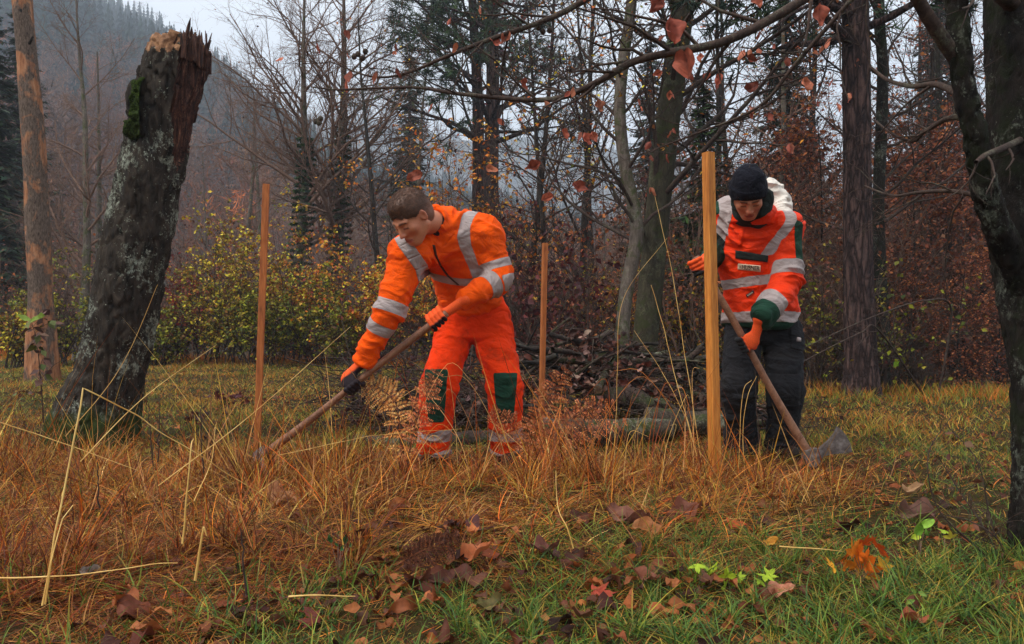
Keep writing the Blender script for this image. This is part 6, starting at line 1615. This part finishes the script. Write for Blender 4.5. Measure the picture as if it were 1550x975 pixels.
    log(800, 545, 5.9, 892, 548, 5.8, .05, 'brown bough sticking out left at the top of the brush pile', 'bark_log2', seed=7, bend=.04)
    log(955, 548, 5.9, 1090, 541, 6.0, .05, 'long dark bough along the top right of the brush pile', 'bark_log2', seed=8, bend=.05)
    log(905, 590, 5.4, 940, 530, 6.2, .06, 'short dark bough standing aslant on the brush pile', 'bark_log2', seed=9)
    # heap
    def heap(x, y):
        c = place_px(895, 6.05); return .70 * np.exp(-(np.abs((x - c[0]) / 1.05) ** 3.2 + ((y - c[1]) / .62) ** 2)) * (.8 + .35 * vnoise(np.stack([x * 2.2, y * 2.2, 0 * x], -1)))
    c0 = place_px(895, 6.05)
    sticks = []
    for i in range(130):
        x = c0[0] + rg.uniform(-1.25, 1.25); y = c0[1] + rg.normal(-.12, .32); z = float(heap(x, y)) * rg.uniform(.35, 1.0) + .03
        L = rg.uniform(.25, 1.05); az = rg.normal(0, .75) + (math.pi if rg.random() < .5 else 0); el = rg.normal(0, .34)
        d = np.array([math.cos(az) * math.cos(el), math.sin(az) * math.cos(el), math.sin(el)]); r = rg.uniform(.006, .028)
        p0 = np.array([x, y, z]) - d * L / 2; Pt = wander(p0[None], d[None], np.array([L]), 8, rg, .08)[0]; Pt[:, 2] = np.maximum(Pt[:, 2], .02)
        S, R = Pt[None], r * np.linspace(1, .5, 8)[None]; base = Pt.mean(0)
        ts = [tubes(S, R, 7)]
        if i % 2: P2, R2 = shoots(S, R, 3, rg, .3, 1., 45, .45, .3, 5, .12, 0, .55, .4, .3, .002); ts.append(tubes(P2, R2, 4))
        V, Fl, _ = join(ts); o = mk('branch', V, Fl, M['bark_log2' if i % 3 else 'bark_dark'], base=base); tag(o, 'dark cut branch heaped in the brush pile', 'branch', 'branches heaped in the brush pile')
    n = 900; x = c0[0] + rg.uniform(-1.4, 1.4, n); y = c0[1] + rg.normal(-.1, .38, n); z = heap(x, y) * rg.uniform(.1, 1.1, n) + .02
    d = unit(np.stack([rg.normal(0, 1, n), rg.normal(0, .5, n), rg.normal(0, .45, n)], 1)); Pt = wander(np.stack([x, y, z], 1) - d * .15, d, rg.uniform(.15, .55, n), 5, rg, .14); Pt[..., 2] = np.maximum(Pt[..., 2], .015)
    V, Fq = tubes(Pt, rg.uniform(.0018, .005, (n, 1)) * np.linspace(1, .4, 5)[None], 4); o = mk('brushwood', V, Fq, M['twig_dark']); tag(o, 'tangle of fine dark twigs filling the brush pile', 'brushwood', kind='stuff')
    BR = [lin(104, 66, 52), lin(84, 52, 44), lin(132, 98, 84), lin(66, 42, 36), lin(156, 124, 108), lin(100, 50, 36)]
    parts = []; var = [ovate(5, 4, .55, rg.uniform(-.4, 1.), rg.uniform(0, .6), .10, 900 + s) for s in range(10)]
    for i in range(2400):
        x = c0[0] + rg.uniform(-1.35, 1.35); y = max(c0[1] + rg.normal(-.10, .30), c0[1] - .52)
        if vnoise(np.array([x * 3.2, y * 2, i % 3 * .6])) < .40: continue
        z = float(heap(x, y)) * rg.uniform(.35, 1.08) + .03
        parts.append((place(var[i % 10][0], (x, y, z), rdir(rg, 1, -.9, .4)[0], rg.normal(0, 1, 3) + [0, -.6, .6], rg.uniform(.04, .095)), var[i % 10][1], pal(rg, 1, BR, .2)[0]))
    for i in range(500):   # dead leaves still on cut boughs left of the stake
        x = c0[0] + rg.uniform(-1.9, -.9); y = 5.9 + rg.normal(0, .3); z = rg.uniform(.02, .55) * (1 if rg.random() < .6 else .4)
        parts.append((place(var[i % 10][0], (x, y, z), rdir(rg, 1, -.9, .2)[0], rg.normal(0, 1, 3), rg.uniform(.035, .07)), var[i % 10][1], pal(rg, 1, [lin(74, 40, 38), lin(96, 52, 46), lin(58, 34, 34)], .2)[0]))
    V, Fl, C = join(parts); o = mk('withered_leaves', V, Fl, M['leaf'], col=C); tag(o, 'withered grey brown leaves clinging in the brush pile', 'withered leaves', kind='stuff')
    # brush that lies left of the pile, behind the legs
    n = 420; x = c0[0] + rg.uniform(-2.0, -.8, n); y = 5.8 + rg.normal(0, .3, n); z = rg.uniform(.0, .5, n); d = unit(np.stack([rg.normal(0, 1, n), rg.normal(0, .4, n), rg.normal(.1, .5, n)], 1))
    Pt = wander(np.stack([x, y, z], 1), d, rg.uniform(.2, .6, n), 5, rg, .14); Pt[..., 2] = np.maximum(Pt[..., 2], .015); V, Fq = tubes(Pt, rg.uniform(.0018, .006, (n, 1)) * np.linspace(1, .4, 5)[None], 4); o = mk('brushwood', V, Fq, M['twig_dark']); tag(o, 'loose dark twigs left of the brush pile behind the orange legs', 'brushwood', kind='stuff')
    # ---- ferns
    M['fern'] = attr_mat('dead_fern', .7, 80, .3, .2)
    def frond(root, p0, pts, wmax, npin, cols, seed, curl=.3):
        """pts: spine control points; pinnae on both sides with toothed pinnules"""
        r_ = np.random.default_rng(seed); S = spline(pts, 40); T = unit(np.gradient(S, axis=0)); br = [tubes(S[None], np.linspace(.0026, .0006, 40)[None], 4)]; cs = [np.tile(lin(120, 66, 40), (160, 1))]
        allp = []; nn0 = np.array([0, -1., .35]) + r_.normal(0, .22, 3); nn0 = unit(nn0 - (nn0 @ T[20]) * T[20])
        lf = []
        for i in range(npin):
            u = .14 + .84 * i / npin; k = int(u * 39); L = wmax * (math.sin(math.pi * min(1, (1 - u) * 1.02 + .02)) ** .7 if u > .5 else 1 - .5 * (.5 - u)) * r_.uniform(.8, 1.15)
            for sd in (-1, 1):
                sv = unit(np.cross(T[k], nn0)) * sd; d = unit(sv + T[k] * .45 + r_.normal(0, .12, 3) + nn0 * r_.normal(0, curl * .5)); m_ = 7
                tt = np.linspace(0, 1, m_)[:, None]; dr = unit(nn0 * r_.normal(.0, .5) + np.array([0, 0, -.8])); pn = S[k] + d * L * tt + dr * (L * .30 * tt ** 2)
                allp.append(pn); 
                dd = unit(np.gradient(pn, axis=0)); w = unit(np.cross(dd, nn0)); nl = max(5, int(L / .0075))
                for j in range(nl):
                    f = (j + .5) / nl * (m_ - 1); a = min(int(f), m_ - 2); q = pn[a] * (1 - f + a) + pn[a + 1] * (f - a); ll = L * .235 * (1 - .75 * (j / nl)) + .004
                    for s2 in (-1, 1):
                        e = unit(w[a] * s2 + dd[a] * .5 + nn0 * r_.normal(0, .35)); lf.append((q, q + e * ll * .55 + dd[a] * .0036, q + e * ll, q + e * ll * .5 - dd[a] * .0036))
        ap = np.array(allp); V1, F1 = tubes(ap, np.repeat(np.linspace(.0011, .0004, 7)[None], len(ap), 0), 3)
        lf = np.array(lf).reshape(-1, 3); n = len(lf) // 4; ii = np.arange(n)[:, None] * 4
        C = np.repeat(pal(r_, n, cols, .18), 4, 0)
        return [(br[0][0], br[0][1], cs[0]), (V1, F1, np.tile(lin(130, 76, 50), (len(V1), 1))), (lf, [np.concatenate([ii + [[0, 1, 2]], ii + [[0, 2, 3]]])], C)]
    FC = [lin(196, 112, 68), lin(170, 90, 54), lin(212, 136, 88), lin(140, 72, 44), lin(200, 118, 66)]; FY = [lin(214, 146, 76), lin(192, 122, 60), lin(222, 166, 98)]
    def fern(lab, base_px, Y, fr_list):
        b = place_px(base_px, Y); root = empty('dead_fern', b, lab, 'fern', 'withered fern fronds'); 
        for i, (pts, w, n_, cols) in enumerate(fr_list):
            pp = [P(*q) - b for q in pts]; V, Fl, C = join(frond(root, None, np.array(pp), w, n_, cols, 7000 + i + int(base_px))); mk('frond', V, Fl, M['fern'], root, C)
    fern('withered brown fern frond in front of the bent worker knee', 600, 3.75, [([(612, 735, 3.75), (620, 680, 3.72), (634, 625, 3.7), (650, 585, 3.68), (664, 556, 3.66)], .085, 15, FC), ([(606, 735, 3.8), (606, 660, 3.82), (598, 610, 3.85), (575, 588, 3.88), (550, 574, 3.9)], .10, 13, FY)])
    fern('large spreading brown fern before the brush pile and middle stake', 800, 4.05, [([(800, 730, 4.0), (806, 690, 4.0), (815, 640, 4.0), (836, 590, 3.98), (862, 548, 3.95)], .115, 17, FC), ([(800, 725, 4.0), (790, 670, 4.02), (765, 634, 4.05), (738, 618, 4.1)], .085, 14, FC), ([(805, 725, 4.0), (835, 665, 4.0), (880, 625, 4.02), (940, 608, 4.05)], .10, 17, FC), ([(800, 725, 4.05), (850, 690, 4.1), (900, 652, 4.15), (958, 634, 4.2)], .07, 15, FC)])
    fern('low dark fern lying in the litter at the centre foreground', 640, 2.5, [([(600, 856, 2.40), (630, 838, 2.42), (665, 824, 2.45), (700, 808, 2.5)], .055, 20, [lin(104, 60, 40), lin(84, 48, 34)])])
    fern('small red brown fern tip at the foot of the tall right stake', 1046, 4.2, [([(1046, 715, 4.2), (1046, 690, 4.2), (1044, 668, 4.2), (1040, 650, 4.2)], .055, 14, FC)])
    # ---- straws
    m = N('pale_straw'); a = m.noise(12, 4, .6, (1, 1, .2)); M['straw'] = m.done(m.ramp(a, [(.35, lin(196, 140, 60)), (.65, lin(236, 196, 116))]), .5, None, .4)
    M['straw2'] = attr_mat('dry_stem', .6, 40, .25, .3)
    def straw(lab, pts, w, mat='straw', name='straw', grp='long dry straws crossing the foreground'):
        pp = np.array([P(*q) for q in pts]); base = pp[0].copy(); c = spline(pp - base, 40) if len(pts) > 2 and 'bent' not in lab else np.concatenate([np.linspace((pp - base)[i], (pp - base)[i + 1], 14)[(1 if i else 0):] for i in range(len(pp) - 1)])
        n = len(c); c = c + (fbm(c * 6 + w * 1000, 2)[:, None] - .5) * .012; r = w / 2 * np.linspace(1.1, .45, n); V, Fq = tubes(c[None], r[None], 6)
        o = mk(name, V, Fq, M[mat]); o.location = Vector(base.tolist()); return tag(o, lab, 'straw', grp)
    straw('tall pale straw bent sharply at its top in front of the stump', [(66, 915, 2.0), (92, 760, 2.05), (125, 588, 2.1), (210, 632, 2.2), (300, 690, 2.3), (400, 752, 2.45)], .0052)
    straw('second pale straw beside the sharply bent one', [(68, 915, 2.0), (78, 850, 2.0), (95, 785, 2.05), (110, 765, 2.1)], .0045)
    straw('straight pale straw lying level at the lower left', [(-20, 874, 2.0), (120, 868, 2.03), (268, 853, 2.1)], .0048)
    straw('pair of pale stems standing in the middle left grass', [(277, 822, 2.2), (283, 760, 2.2), (288, 680, 2.2), (292, 665, 2.25)], .0055)
    straw('short thick pale stem bent over right of the pale pair', [(294, 880, 1.95), (300, 840, 1.95), (308, 798, 1.95), (312, 812, 1.95)], .0075)
    straw('leaning straw rising toward the hoe handle from left', [(292, 760, 2.3), (320, 700, 2.5), (328, 645, 2.6)], .003)
    straw('thin straw sloping down across the stump foot', [(0, 641, 2.2), (90, 670, 2.25), (210, 712, 2.3)], .003)
    straw('long thin straw rising right across the left stake', [(240, 735, 2.4), (380, 628, 2.7), (530, 495, 3.0)], .0032)
    straw('thin straw rising before the meadow left of the left stake', [(120, 700, 2.4), (220, 600, 2.6), (330, 520, 2.9)], .003)
    straw('dark stiff stem leaning at the left meadow', [(100, 660, 4.0), (180, 560, 4.1), (240, 430, 4.2)], .004)
    straw('level straw crossing below the boots of bent worker', [(420, 690, 2.8), (560, 660, 3.0), (700, 648, 3.2)], .0025)
    straw('pale stem curving in dark litter at the centre', [(440, 900, 1.95), (480, 898, 1.95), (540, 900, 2.0)], .005)
    straw('pale stem leaning in front of the dark litter heap', [(868, 830, 2.3), (858, 800, 2.3), (845, 770, 2.35), (842, 712, 2.4)], .0042)
    straw('twin straws lying level left of the orange maple seedling', [(1180, 826, 2.3), (1230, 830, 2.3), (1275, 835, 2.32)], .004)
    straw('tall thin stem crossing in front of the brush pile', [(930, 700, 4.0), (935, 560, 4.0), (945, 450, 4.05), (1010, 360, 4.1)], .0032)
    straw('tall stem beside the tall right stake on its left', [(1062, 700, 4.1), (1040, 560, 4.2), (1018, 420, 4.3), (990, 290, 4.4)], .0045)
    straw('second tall stem left of the tall right stake', [(1056, 690, 4.1), (1030, 600, 4.2), (1005, 500, 4.3), (985, 432, 4.4)], .005)
    straw('third tall stem arching left of the tall right stake', [(1050, 700, 4.0), (1040, 640, 4.0), (1000, 560, 4.1), (960, 500, 4.2)], .0035)
    straw('tall stem by the knee of the dark trousers', [(1128, 720, 3.9), (1124, 660, 3.9), (1132, 600, 3.9), (1145, 570, 3.95)], .004)
    straw('drooping stem at the dark trousers left leg', [(1118, 715, 3.9), (1120, 650, 3.9), (1126, 590, 3.9), (1138, 575, 3.9)], .004)
    for i in range(46):
        px = rg.uniform(560, 1060); Y = rg.uniform(3.3, 4.2); b = place_px(px, Y); h = rg.uniform(.22, .62); dx = rg.normal(0, .16); pts = [b, b + [dx * .3, 0, h * .5], b + [dx, rg.normal(0, .05), h], b + [dx * 1.5 + rg.normal(0, .05), 0, h * rg.uniform(.75, 1.05)]]
        c = spline(np.array(pts) - b, 16); V, Fq = tubes(c[None], (rg.uniform(.0013, .0022) * np.linspace(1.2, .4, 16))[None], 4)
        o = mk('grass_stalk', V, Fq, M['straw2'], col=np.tile(pal(rg, 1, DRY + [lin(200, 160, 100)], .15), (len(V), 1)), base=None); o.location = Vector(b.tolist()); tag(o, 'thin dry grass stalk standing before the brush pile', 'grass stalk', 'dry grass stalks before the brush pile')
    # ---- tall upright stems behind the left stake / dark sticks
    for i, (px, py0, py1, Y) in enumerate(((232, 705, 612, 3.2), (240, 700, 600, 3.2), (308, 720, 600, 3.0), (150, 770, 700, 2.4), (372, 900, 800, 1.9), (1150, 700, 560, 4.0))):
        a = P(px, py0, Y); b = P(px + rg.normal(0, 6), py1, Y); c = np.linspace(a, b, 10); c = c + rg.normal(0, .002, c.shape); V, Fq = tubes((c - a)[None], np.linspace(.003, .0015, 10)[None], 5); o = mk('dead_weed', V, Fq, M['twig_dark']); o.location = Vector(a.tolist())
        tag(o, 'upright dark dead stem ' + ['left of the pair by the stump foot', 'right of the pair by the stump foot', 'between stump and left stake', 'in the left foreground grass', 'low in the orange foreground tangle', 'between the legs of the dark trousers'][i], 'stem')
    # ---- thorny bramble at the glove
    def twig_plant(name, lab, cat, lines, r0, mat, kids, seed, leaves=0, lc=BRN, ls=.04, base=None, kl=.25, rmin=.0012):
        r_ = np.random.default_rng(seed); pp = [np.array([P(*q) for q in ln]) for ln in lines]; base = pp[0][0].copy(); root = empty(name, base, lab, cat); ts = []; al = []
        for ln in pp:
            c = spline(ln - base, 26); rr_ = np.linspace(r0, r0 * .35, 26); ts.append(tubes(c[None], rr_[None], 6)); al.append(c)
            if kids:
                P2, R2 = shoots(c[None], rr_[None], kids, r_, .15, 1., 52, 1, .4, 6, .16, .02, .6, .4, .3, rmin, kl); ts.append(tubes(P2, R2, 4)); al += list(P2)
                P3, R3 = shoots(P2, R2, 3, r_, .2, 1., 48, .5, .3, 4, .16, .0, .6, .5, .3, rmin * .8); ts.append(tubes(P3, R3, 3)); al += list(P3)
        V, Fl, _ = join(ts); mk('stems', V, Fl, M[mat], root)
        if leaves:
            ap = np.concatenate(al); k = r_.integers(0, len(ap), leaves); V, Ft, C = leafcloud(r_, ap[k], r_.uniform(.6, 1.2, leaves) * ls, lc, .5); mk('foliage', V, Ft, M['leaf'], root, C)
        return root
    twig_plant('bramble', 'dark knobbly bramble shoots passing behind the black glove', 'bramble', [[(612, 700, 4.3), (600, 610, 4.3), (560, 598, 4.35), (515, 578, 4.4), (478, 560, 4.4)], [(612, 700, 4.3), (590, 615, 4.4), (540, 615, 4.45), (500, 606, 4.5)]], .005, 'twig_dark', 8, 1, kl=.06)
    twig_plant('sapling', 'thin leafless sapling shoots left of the right forked tree', 'sapling', [[(1530, 880, 2.6), (1490, 800, 2.6), (1450, 740, 2.65), (1420, 690, 2.7)], [(1530, 880, 2.6), (1480, 830, 2.5), (1420, 770, 2.5), (1405, 690, 2.5), (1440, 630, 2.55)], [(1535, 880, 2.6), (1500, 790, 2.7), (1480, 700, 2.7), (1430, 640, 2.75)], [(1530, 880, 2.6), (1512, 820, 2.5), (1470, 790, 2.5), (1432, 780, 2.5)]], .0038, 'twig_dark', 5, 2, 16, [lin(120, 70, 50), lin(96, 70, 50)], .035, kl=.13)
    twig_plant('sapling', 'bare sapling arching from the plated pine towards the dark trousers', 'sapling', [[(1420, 600, 8.2), (1440, 470, 8.0), (1400, 455, 7.6), (1320, 480, 7.2), (1220, 525, 6.8)], [(1400, 600, 8.2), (1330, 500, 7.7), (1300, 505, 7.4), (1200, 555, 7.0)]], .012, 'twig_dark', 6, 3, kl=.4, rmin=.002)
    twig_plant('sapling', 'low spindly twig plant on the lawn behind the axe blade', 'sapling', [[(1215, 680, 4.9), (1240, 640, 4.9), (1268, 628, 4.9)], [(1218, 700, 4.6), (1222, 650, 4.6), (1240, 618, 4.6), (1245, 600, 4.6)]], .003, 'twig_dark', 5, 4, 14, [lin(70, 44, 36)], .035, kl=.10)
    twig_plant('sapling', 'young plant with brown hanging leaves left of the stump foot', 'sapling', [[(66, 640, 4.0), (62, 580, 4.0), (56, 520, 4.0), (48, 488, 4.0)]], .004, 'twig_dark', 7, 5, 50, [lin(110, 80, 66), lin(84, 60, 52), lin(90, 96, 50)], .06, kl=.14)
    b = P(48, 488, 4.0); parts = []
    for a_, s_ in ((-.95, .09), (.15, .10), (2.5, .085)):
        V, Fq, _ = ovate(6, 4, .42, .3, .25, .04, 5); parts.append((place(V, (0, 0, 0), [math.cos(a_), -.3, .35 + .2 * math.sin(a_)], [0, -.7, .8], s_), Fq, lin(130, 150, 62)))
    # small green-leaved shoots on top
    V, Fl, C = join(parts); o = mk('leafy_shoot', V, Fl, M['leaf'], col=C); o.location = Vector(b.tolist()); tag(o, 'pale green leaf rosette on a thin stem left of the stump', 'seedling')
    # dark stake-like peg and clods on the meadow
    V, Fq = tube1(np.array([[0, 0, -.06], [.003, 0, .02], [0, 0, .075]]), [.012, .014, .008], 8); o = mk('stub', V, Fq, M['bark_dark']); o.location = Vector(P(321, 682, 4.2).tolist()); tag(o, 'short dark broken stub in the grass left of the left stake', 'wood stub')
    for i, (px, Y, nn_, lab) in enumerate(((352, 7.4, 34, 'little heap of dark dead leaves on the meadow behind the left stake'), (310, 5.6, 16, 'few reddish dead leaves at the stump foot'))):
        parts = []; b = place_px(px, Y)
        for k in range(nn_): parts.append((place(var[k % 10][0], rg.normal(0, .09, 3) * [1, .6, .25] + [0, 0, .05], rdir(rg, 1, -.3, .6)[0], rg.normal(0, 1, 3), rg.uniform(.05, .09)), var[k % 10][1], pal(rg, 1, [lin(100, 48, 40), lin(72, 40, 38)], .2)[0]))
        V, Fl, C = join(parts); o = mk('dead_leaf_heap', V, Fl, M['leaf'], col=C); o.location = Vector(b.tolist()); tag(o, lab, 'leaf heap', kind='stuff')
    # ---- maple seedling and other small plants
    def seedling(name, lab, px, py, Y, leaves, cols, kind='lobed', cat='seedling', stem=.0016):
        b = P(px, py, Y); b[2] = float(ground_z(b[0], b[1])) - .01; root = empty(name, b, lab, cat); st = []; 
        for i, (lx, ly, w, c) in enumerate(leaves):
            q = P(lx, ly, Y + rg.uniform(-.05, .05)) - b; s = w / F * Y; rr_ = rg.normal(0, .25, 3)
            V, Fq, _ = lobed(500 + i + px, .12) if kind == 'lobed' else (lobed(500 + i + px, .10, False) if kind == 'tri' else ovate(6, 4, .5, .3, .3, .04, 500 + i + px))
            dv = unit(np.array([lx - px, 0, (py - ly) * .5]) / 40 + rg.normal(0, .35, 3) + [0, -.35, .1]); Vp = place(V, q - dv * s * .45, dv, np.array([0, -1., .75]) + rr_, s if kind != 'lobed' else s * .75)
            cc = np.asarray(c) * (.8 + .4 * fbm(V * 4 + i, 2)[:, None]); lf = mk('leaf', Vp, Fq, M['leaf'], root, cc)
            base_ = q - dv * s * .45; st.append(np.stack([np.array([0, 0, 0.]), base_ * [.35, .35, .55], base_ * [.8, .8, .85], base_]))
        V, Fq = tubes(np.array(st), np.tile([stem, stem * .8, stem * .6, stem * .5], (len(st), 1)), 5); mk('stem', V, Fq, M['twig'], root)
    O1, O2, O3, Y1 = lin(212, 104, 26), lin(200, 82, 28), lin(220, 124, 32), lin(206, 150, 40)
    seedling('maple_seedling', 'bright orange maple seedling glowing in the green foreground grass', 1305, 905, 2.30, [(1288, 822, 40, O3), (1312, 812, 36, O2), (1336, 826, 42, O2), (1296, 842, 44, O3), (1322, 846, 40, O1), (1280, 838, 34, O1), (1300, 862, 34, Y1), (1330, 862, 36, O1), (1318, 878, 34, Y1), (1275, 852, 26, O3), (1342, 848, 28, Y1), (1304, 828, 34, O1), (1320, 860, 30, O3)], None)
    seedling('maple_seedling', 'single golden maple leaf on its stem left of the bright orange seedling', 1258, 880, 2.28, [(1254, 856, 30, lin(232, 160, 44))], None)
    YG = lin(160, 180, 46); YG2 = lin(138, 160, 44)
    seedling('yellow_seedling', 'yellow green seedling with small leaves at the left of its row', 1072, 890, 2.28, [(1056, 862, 20, YG), (1064, 858, 18, YG2), (1076, 866, 20, YG), (1084, 860, 16, YG), (1068, 874, 18, YG2), (1052, 872, 14, YG2)], None, 'tri')
    seedling('yellow_seedling', 'yellow green seedling in the middle of its row', 1108, 900, 2.25, [(1098, 866, 20, YG), (1108, 872, 22, YG), (1118, 880, 18, YG2), (1096, 882, 18, YG2), (1112, 886, 18, YG), (1124, 872, 12, YG)], None, 'tri')
    seedling('yellow_seedling', 'star shaped yellow green seedling right of its row', 1160, 892, 2.27, [(1150, 864, 18, YG), (1168, 866, 18, YG), (1158, 876, 20, YG), (1170, 880, 16, YG2), (1148, 882, 16, YG2)], None, 'tri')
    seedling('green_seedling', 'fresh light green seedling left of the right forked tree', 1392, 838, 2.6, [(1390, 800, 26, lin(130, 176, 60)), (1402, 792, 24, lin(150, 190, 70)), (1386, 814, 20, lin(176, 190, 56)), (1400, 806, 20, lin(110, 150, 60))], None, 'ov')
    seedling('yellow_seedling', 'small yellow leafed seedling beside the fresh green one', 1432, 830, 2.6, [(1428, 806, 18, YG), (1438, 808, 16, lin(200, 180, 60))], None, 'tri')
    seedling('clover_plant', 'dark green small leaved weed left of the centre litter', 512, 850, 2.4, [(500, 815, 16, lin(60, 96, 50)), (512, 808, 16, lin(60, 100, 54)), (524, 816, 16, lin(54, 90, 50)), (508, 826, 16, lin(64, 100, 54)), (520, 830, 16, lin(60, 96, 50)), (532, 826, 14, lin(60, 90, 46))], None, 'ov')
    seedling('clover_plant', 'light green weed near the bottom right leaf', 1385, 925, 2.1, [(1370, 900, 14, lin(120, 160, 70)), (1382, 896, 14, lin(130, 166, 76)), (1396, 900, 14, lin(120, 150, 66)), (1378, 912, 14, lin(130, 160, 70)), (1400, 914, 16, lin(150, 180, 80)), (1410, 908, 14, lin(140, 170, 76))], None, 'ov')
    seedling('green_seedling', 'pale yellow green wilted seedling at the bottom among dark leaves', 720, 960, 2.0, [(716, 936, 22, lin(190, 190, 100)), (722, 944, 18, lin(170, 176, 90))], None, 'ov')
    # tussock of tall brown grass before the hoe worker and under the right stake
def make_light():
    w = bpy.data.worlds.new('World'); scene.world = w; w.use_nodes = True; nt = w.node_tree; bg = nt.nodes['Background']
    sky = nt.nodes.new('ShaderNodeTexSky'); sky.sky_type = 'NISHITA'; sky.sun_disc = False
    sky.sun_elevation = math.radians(SUN_EL); sky.sun_rotation = math.radians(SUN_ROT); sky.dust_density = 6.0; sky.air_density = 1.2; sky.ozone_density = 2.0
    hs = nt.nodes.new('ShaderNodeHueSaturation'); hs.inputs['Saturation'].default_value = .22
    # cloud deck: evens the sky out to a pale grey sheet
    tc = nt.nodes.new('ShaderNodeTexCoord'); nz = nt.nodes.new('ShaderNodeTexNoise'); nz.inputs['Scale'].default_value = 1.6; nz.inputs['Detail'].default_value = 5
    rp = nt.nodes.new('ShaderNodeValToRGB'); rp.color_ramp.elements[0].position = .3; rp.color_ramp.elements[0].color = (9.0, 9.5, 10.4, 1); rp.color_ramp.elements[1].position = .7; rp.color_ramp.elements[1].color = (10.8, 11.2, 12.0, 1)
    mx = nt.nodes.new('ShaderNodeMix'); mx.data_type = 'RGBA'; mx.inputs[0].default_value = .78
    L = nt.links.new; L(tc.outputs['Generated'], nz.inputs['Vector']); L(nz.outputs['Fac'], rp.inputs[0]); L(sky.outputs[0], hs.inputs['Color']); L(hs.outputs[0], mx.inputs[6]); L(rp.outputs[0], mx.inputs[7]); sx = nt.nodes.new('ShaderNodeSeparateXYZ'); L(tc.outputs['Generated'], sx.inputs[0]); mr = nt.nodes.new('ShaderNodeMapRange'); mr.inputs[1].default_value = 0; mr.inputs[2].default_value = 1; mr.inputs[3].default_value = .36; mr.inputs[4].default_value = 1.0; L(sx.outputs[2], mr.inputs[0]); vm = nt.nodes.new('ShaderNodeVectorMath'); vm.operation = 'SCALE'; L(mx.outputs[2], vm.inputs[0]); L(mr.outputs[0], vm.inputs['Scale']); L(vm.outputs[0], bg.inputs['Color'])
    bg.inputs['Strength'].default_value = SKY
    sd = bpy.data.lights.new('sun', 'SUN'); sd.energy = SUN; sd.angle = math.radians(14); sd.color = (1, .96, .90)
    so = bpy.data.objects.new('sun', sd); COL.objects.link(so)
    el, rot = math.radians(SUN_EL), math.radians(SUN_ROT); d = Vector((math.sin(rot) * math.cos(el), math.cos(rot) * math.cos(el), math.sin(el)))
    so.rotation_euler = d.to_track_quat('Z', 'Y').to_euler(); so.location = (0, 0, 30)
    scene.view_settings.view_transform = 'Standard'; scene.view_settings.look = 'None'; scene.view_settings.exposure = EXPO; scene.view_settings.gamma = 1.0
    # air
    V = np.array([(x, y, z) for z in (-25, 235) for (x, y) in ((-735, -735), (735, -735), (735, 735), (-735, 735))], float)
    Fq = np.array([[0, 3, 2, 1], [4, 5, 6, 7], [0, 1, 5, 4], [1, 2, 6, 5], [2, 3, 7, 6], [3, 0, 4, 7]])
    m = bpy.data.materials.new('haze_air'); m.use_nodes = True; nt = m.node_tree; nt.nodes.clear(); o_ = nt.nodes.new('ShaderNodeOutputMaterial'); v = nt.nodes.new('ShaderNodeVolumePrincipled')
    v.inputs['Color'].default_value = (.80, .90, 1.0, 1); v.inputs['Density'].default_value = HAZE; v.inputs['Anisotropy'].default_value = .2; nt.links.new(v.outputs[0], o_.inputs['Volume'])
    o = mk('haze', V, Fq, m, smooth=False); tag(o, 'pale blue haze filling the air of the valley', None, None, 'stuff')
    cam = bpy.data.cameras.new('camera'); co = bpy.data.objects.new('camera', cam); COL.objects.link(co); scene.camera = co
    cam.sensor_width = 36; cam.lens = 36 * F / 1550; cam.clip_start = .05; cam.clip_end = 4000
    co.location = (0, 0, CAMZ); co.rotation_euler = (math.pi / 2, 0, 0)
    c = scene.cycles; c.use_denoising = True; c.max_bounces = 5; c.diffuse_bounces = 3; c.glossy_bounces = 2; c.transmission_bounces = 3; c.volume_bounces = 1; c.transparent_max_bounces = 6; c.caustics_reflective = False; c.caustics_refractive = False
    scene.render.engine = 'CYCLES'
SUN_EL, SUN_ROT, SKY, SUN, EXPO, HAZE = 50, -125, .12, 1.4, .86, .0014
make_ground(); make_grass(); make_litter(); make_tree_mats(); make_stump(); make_right_tree(); make_woods(); make_far_forest()
make_objects()
person_one(); person_two()
make_light()
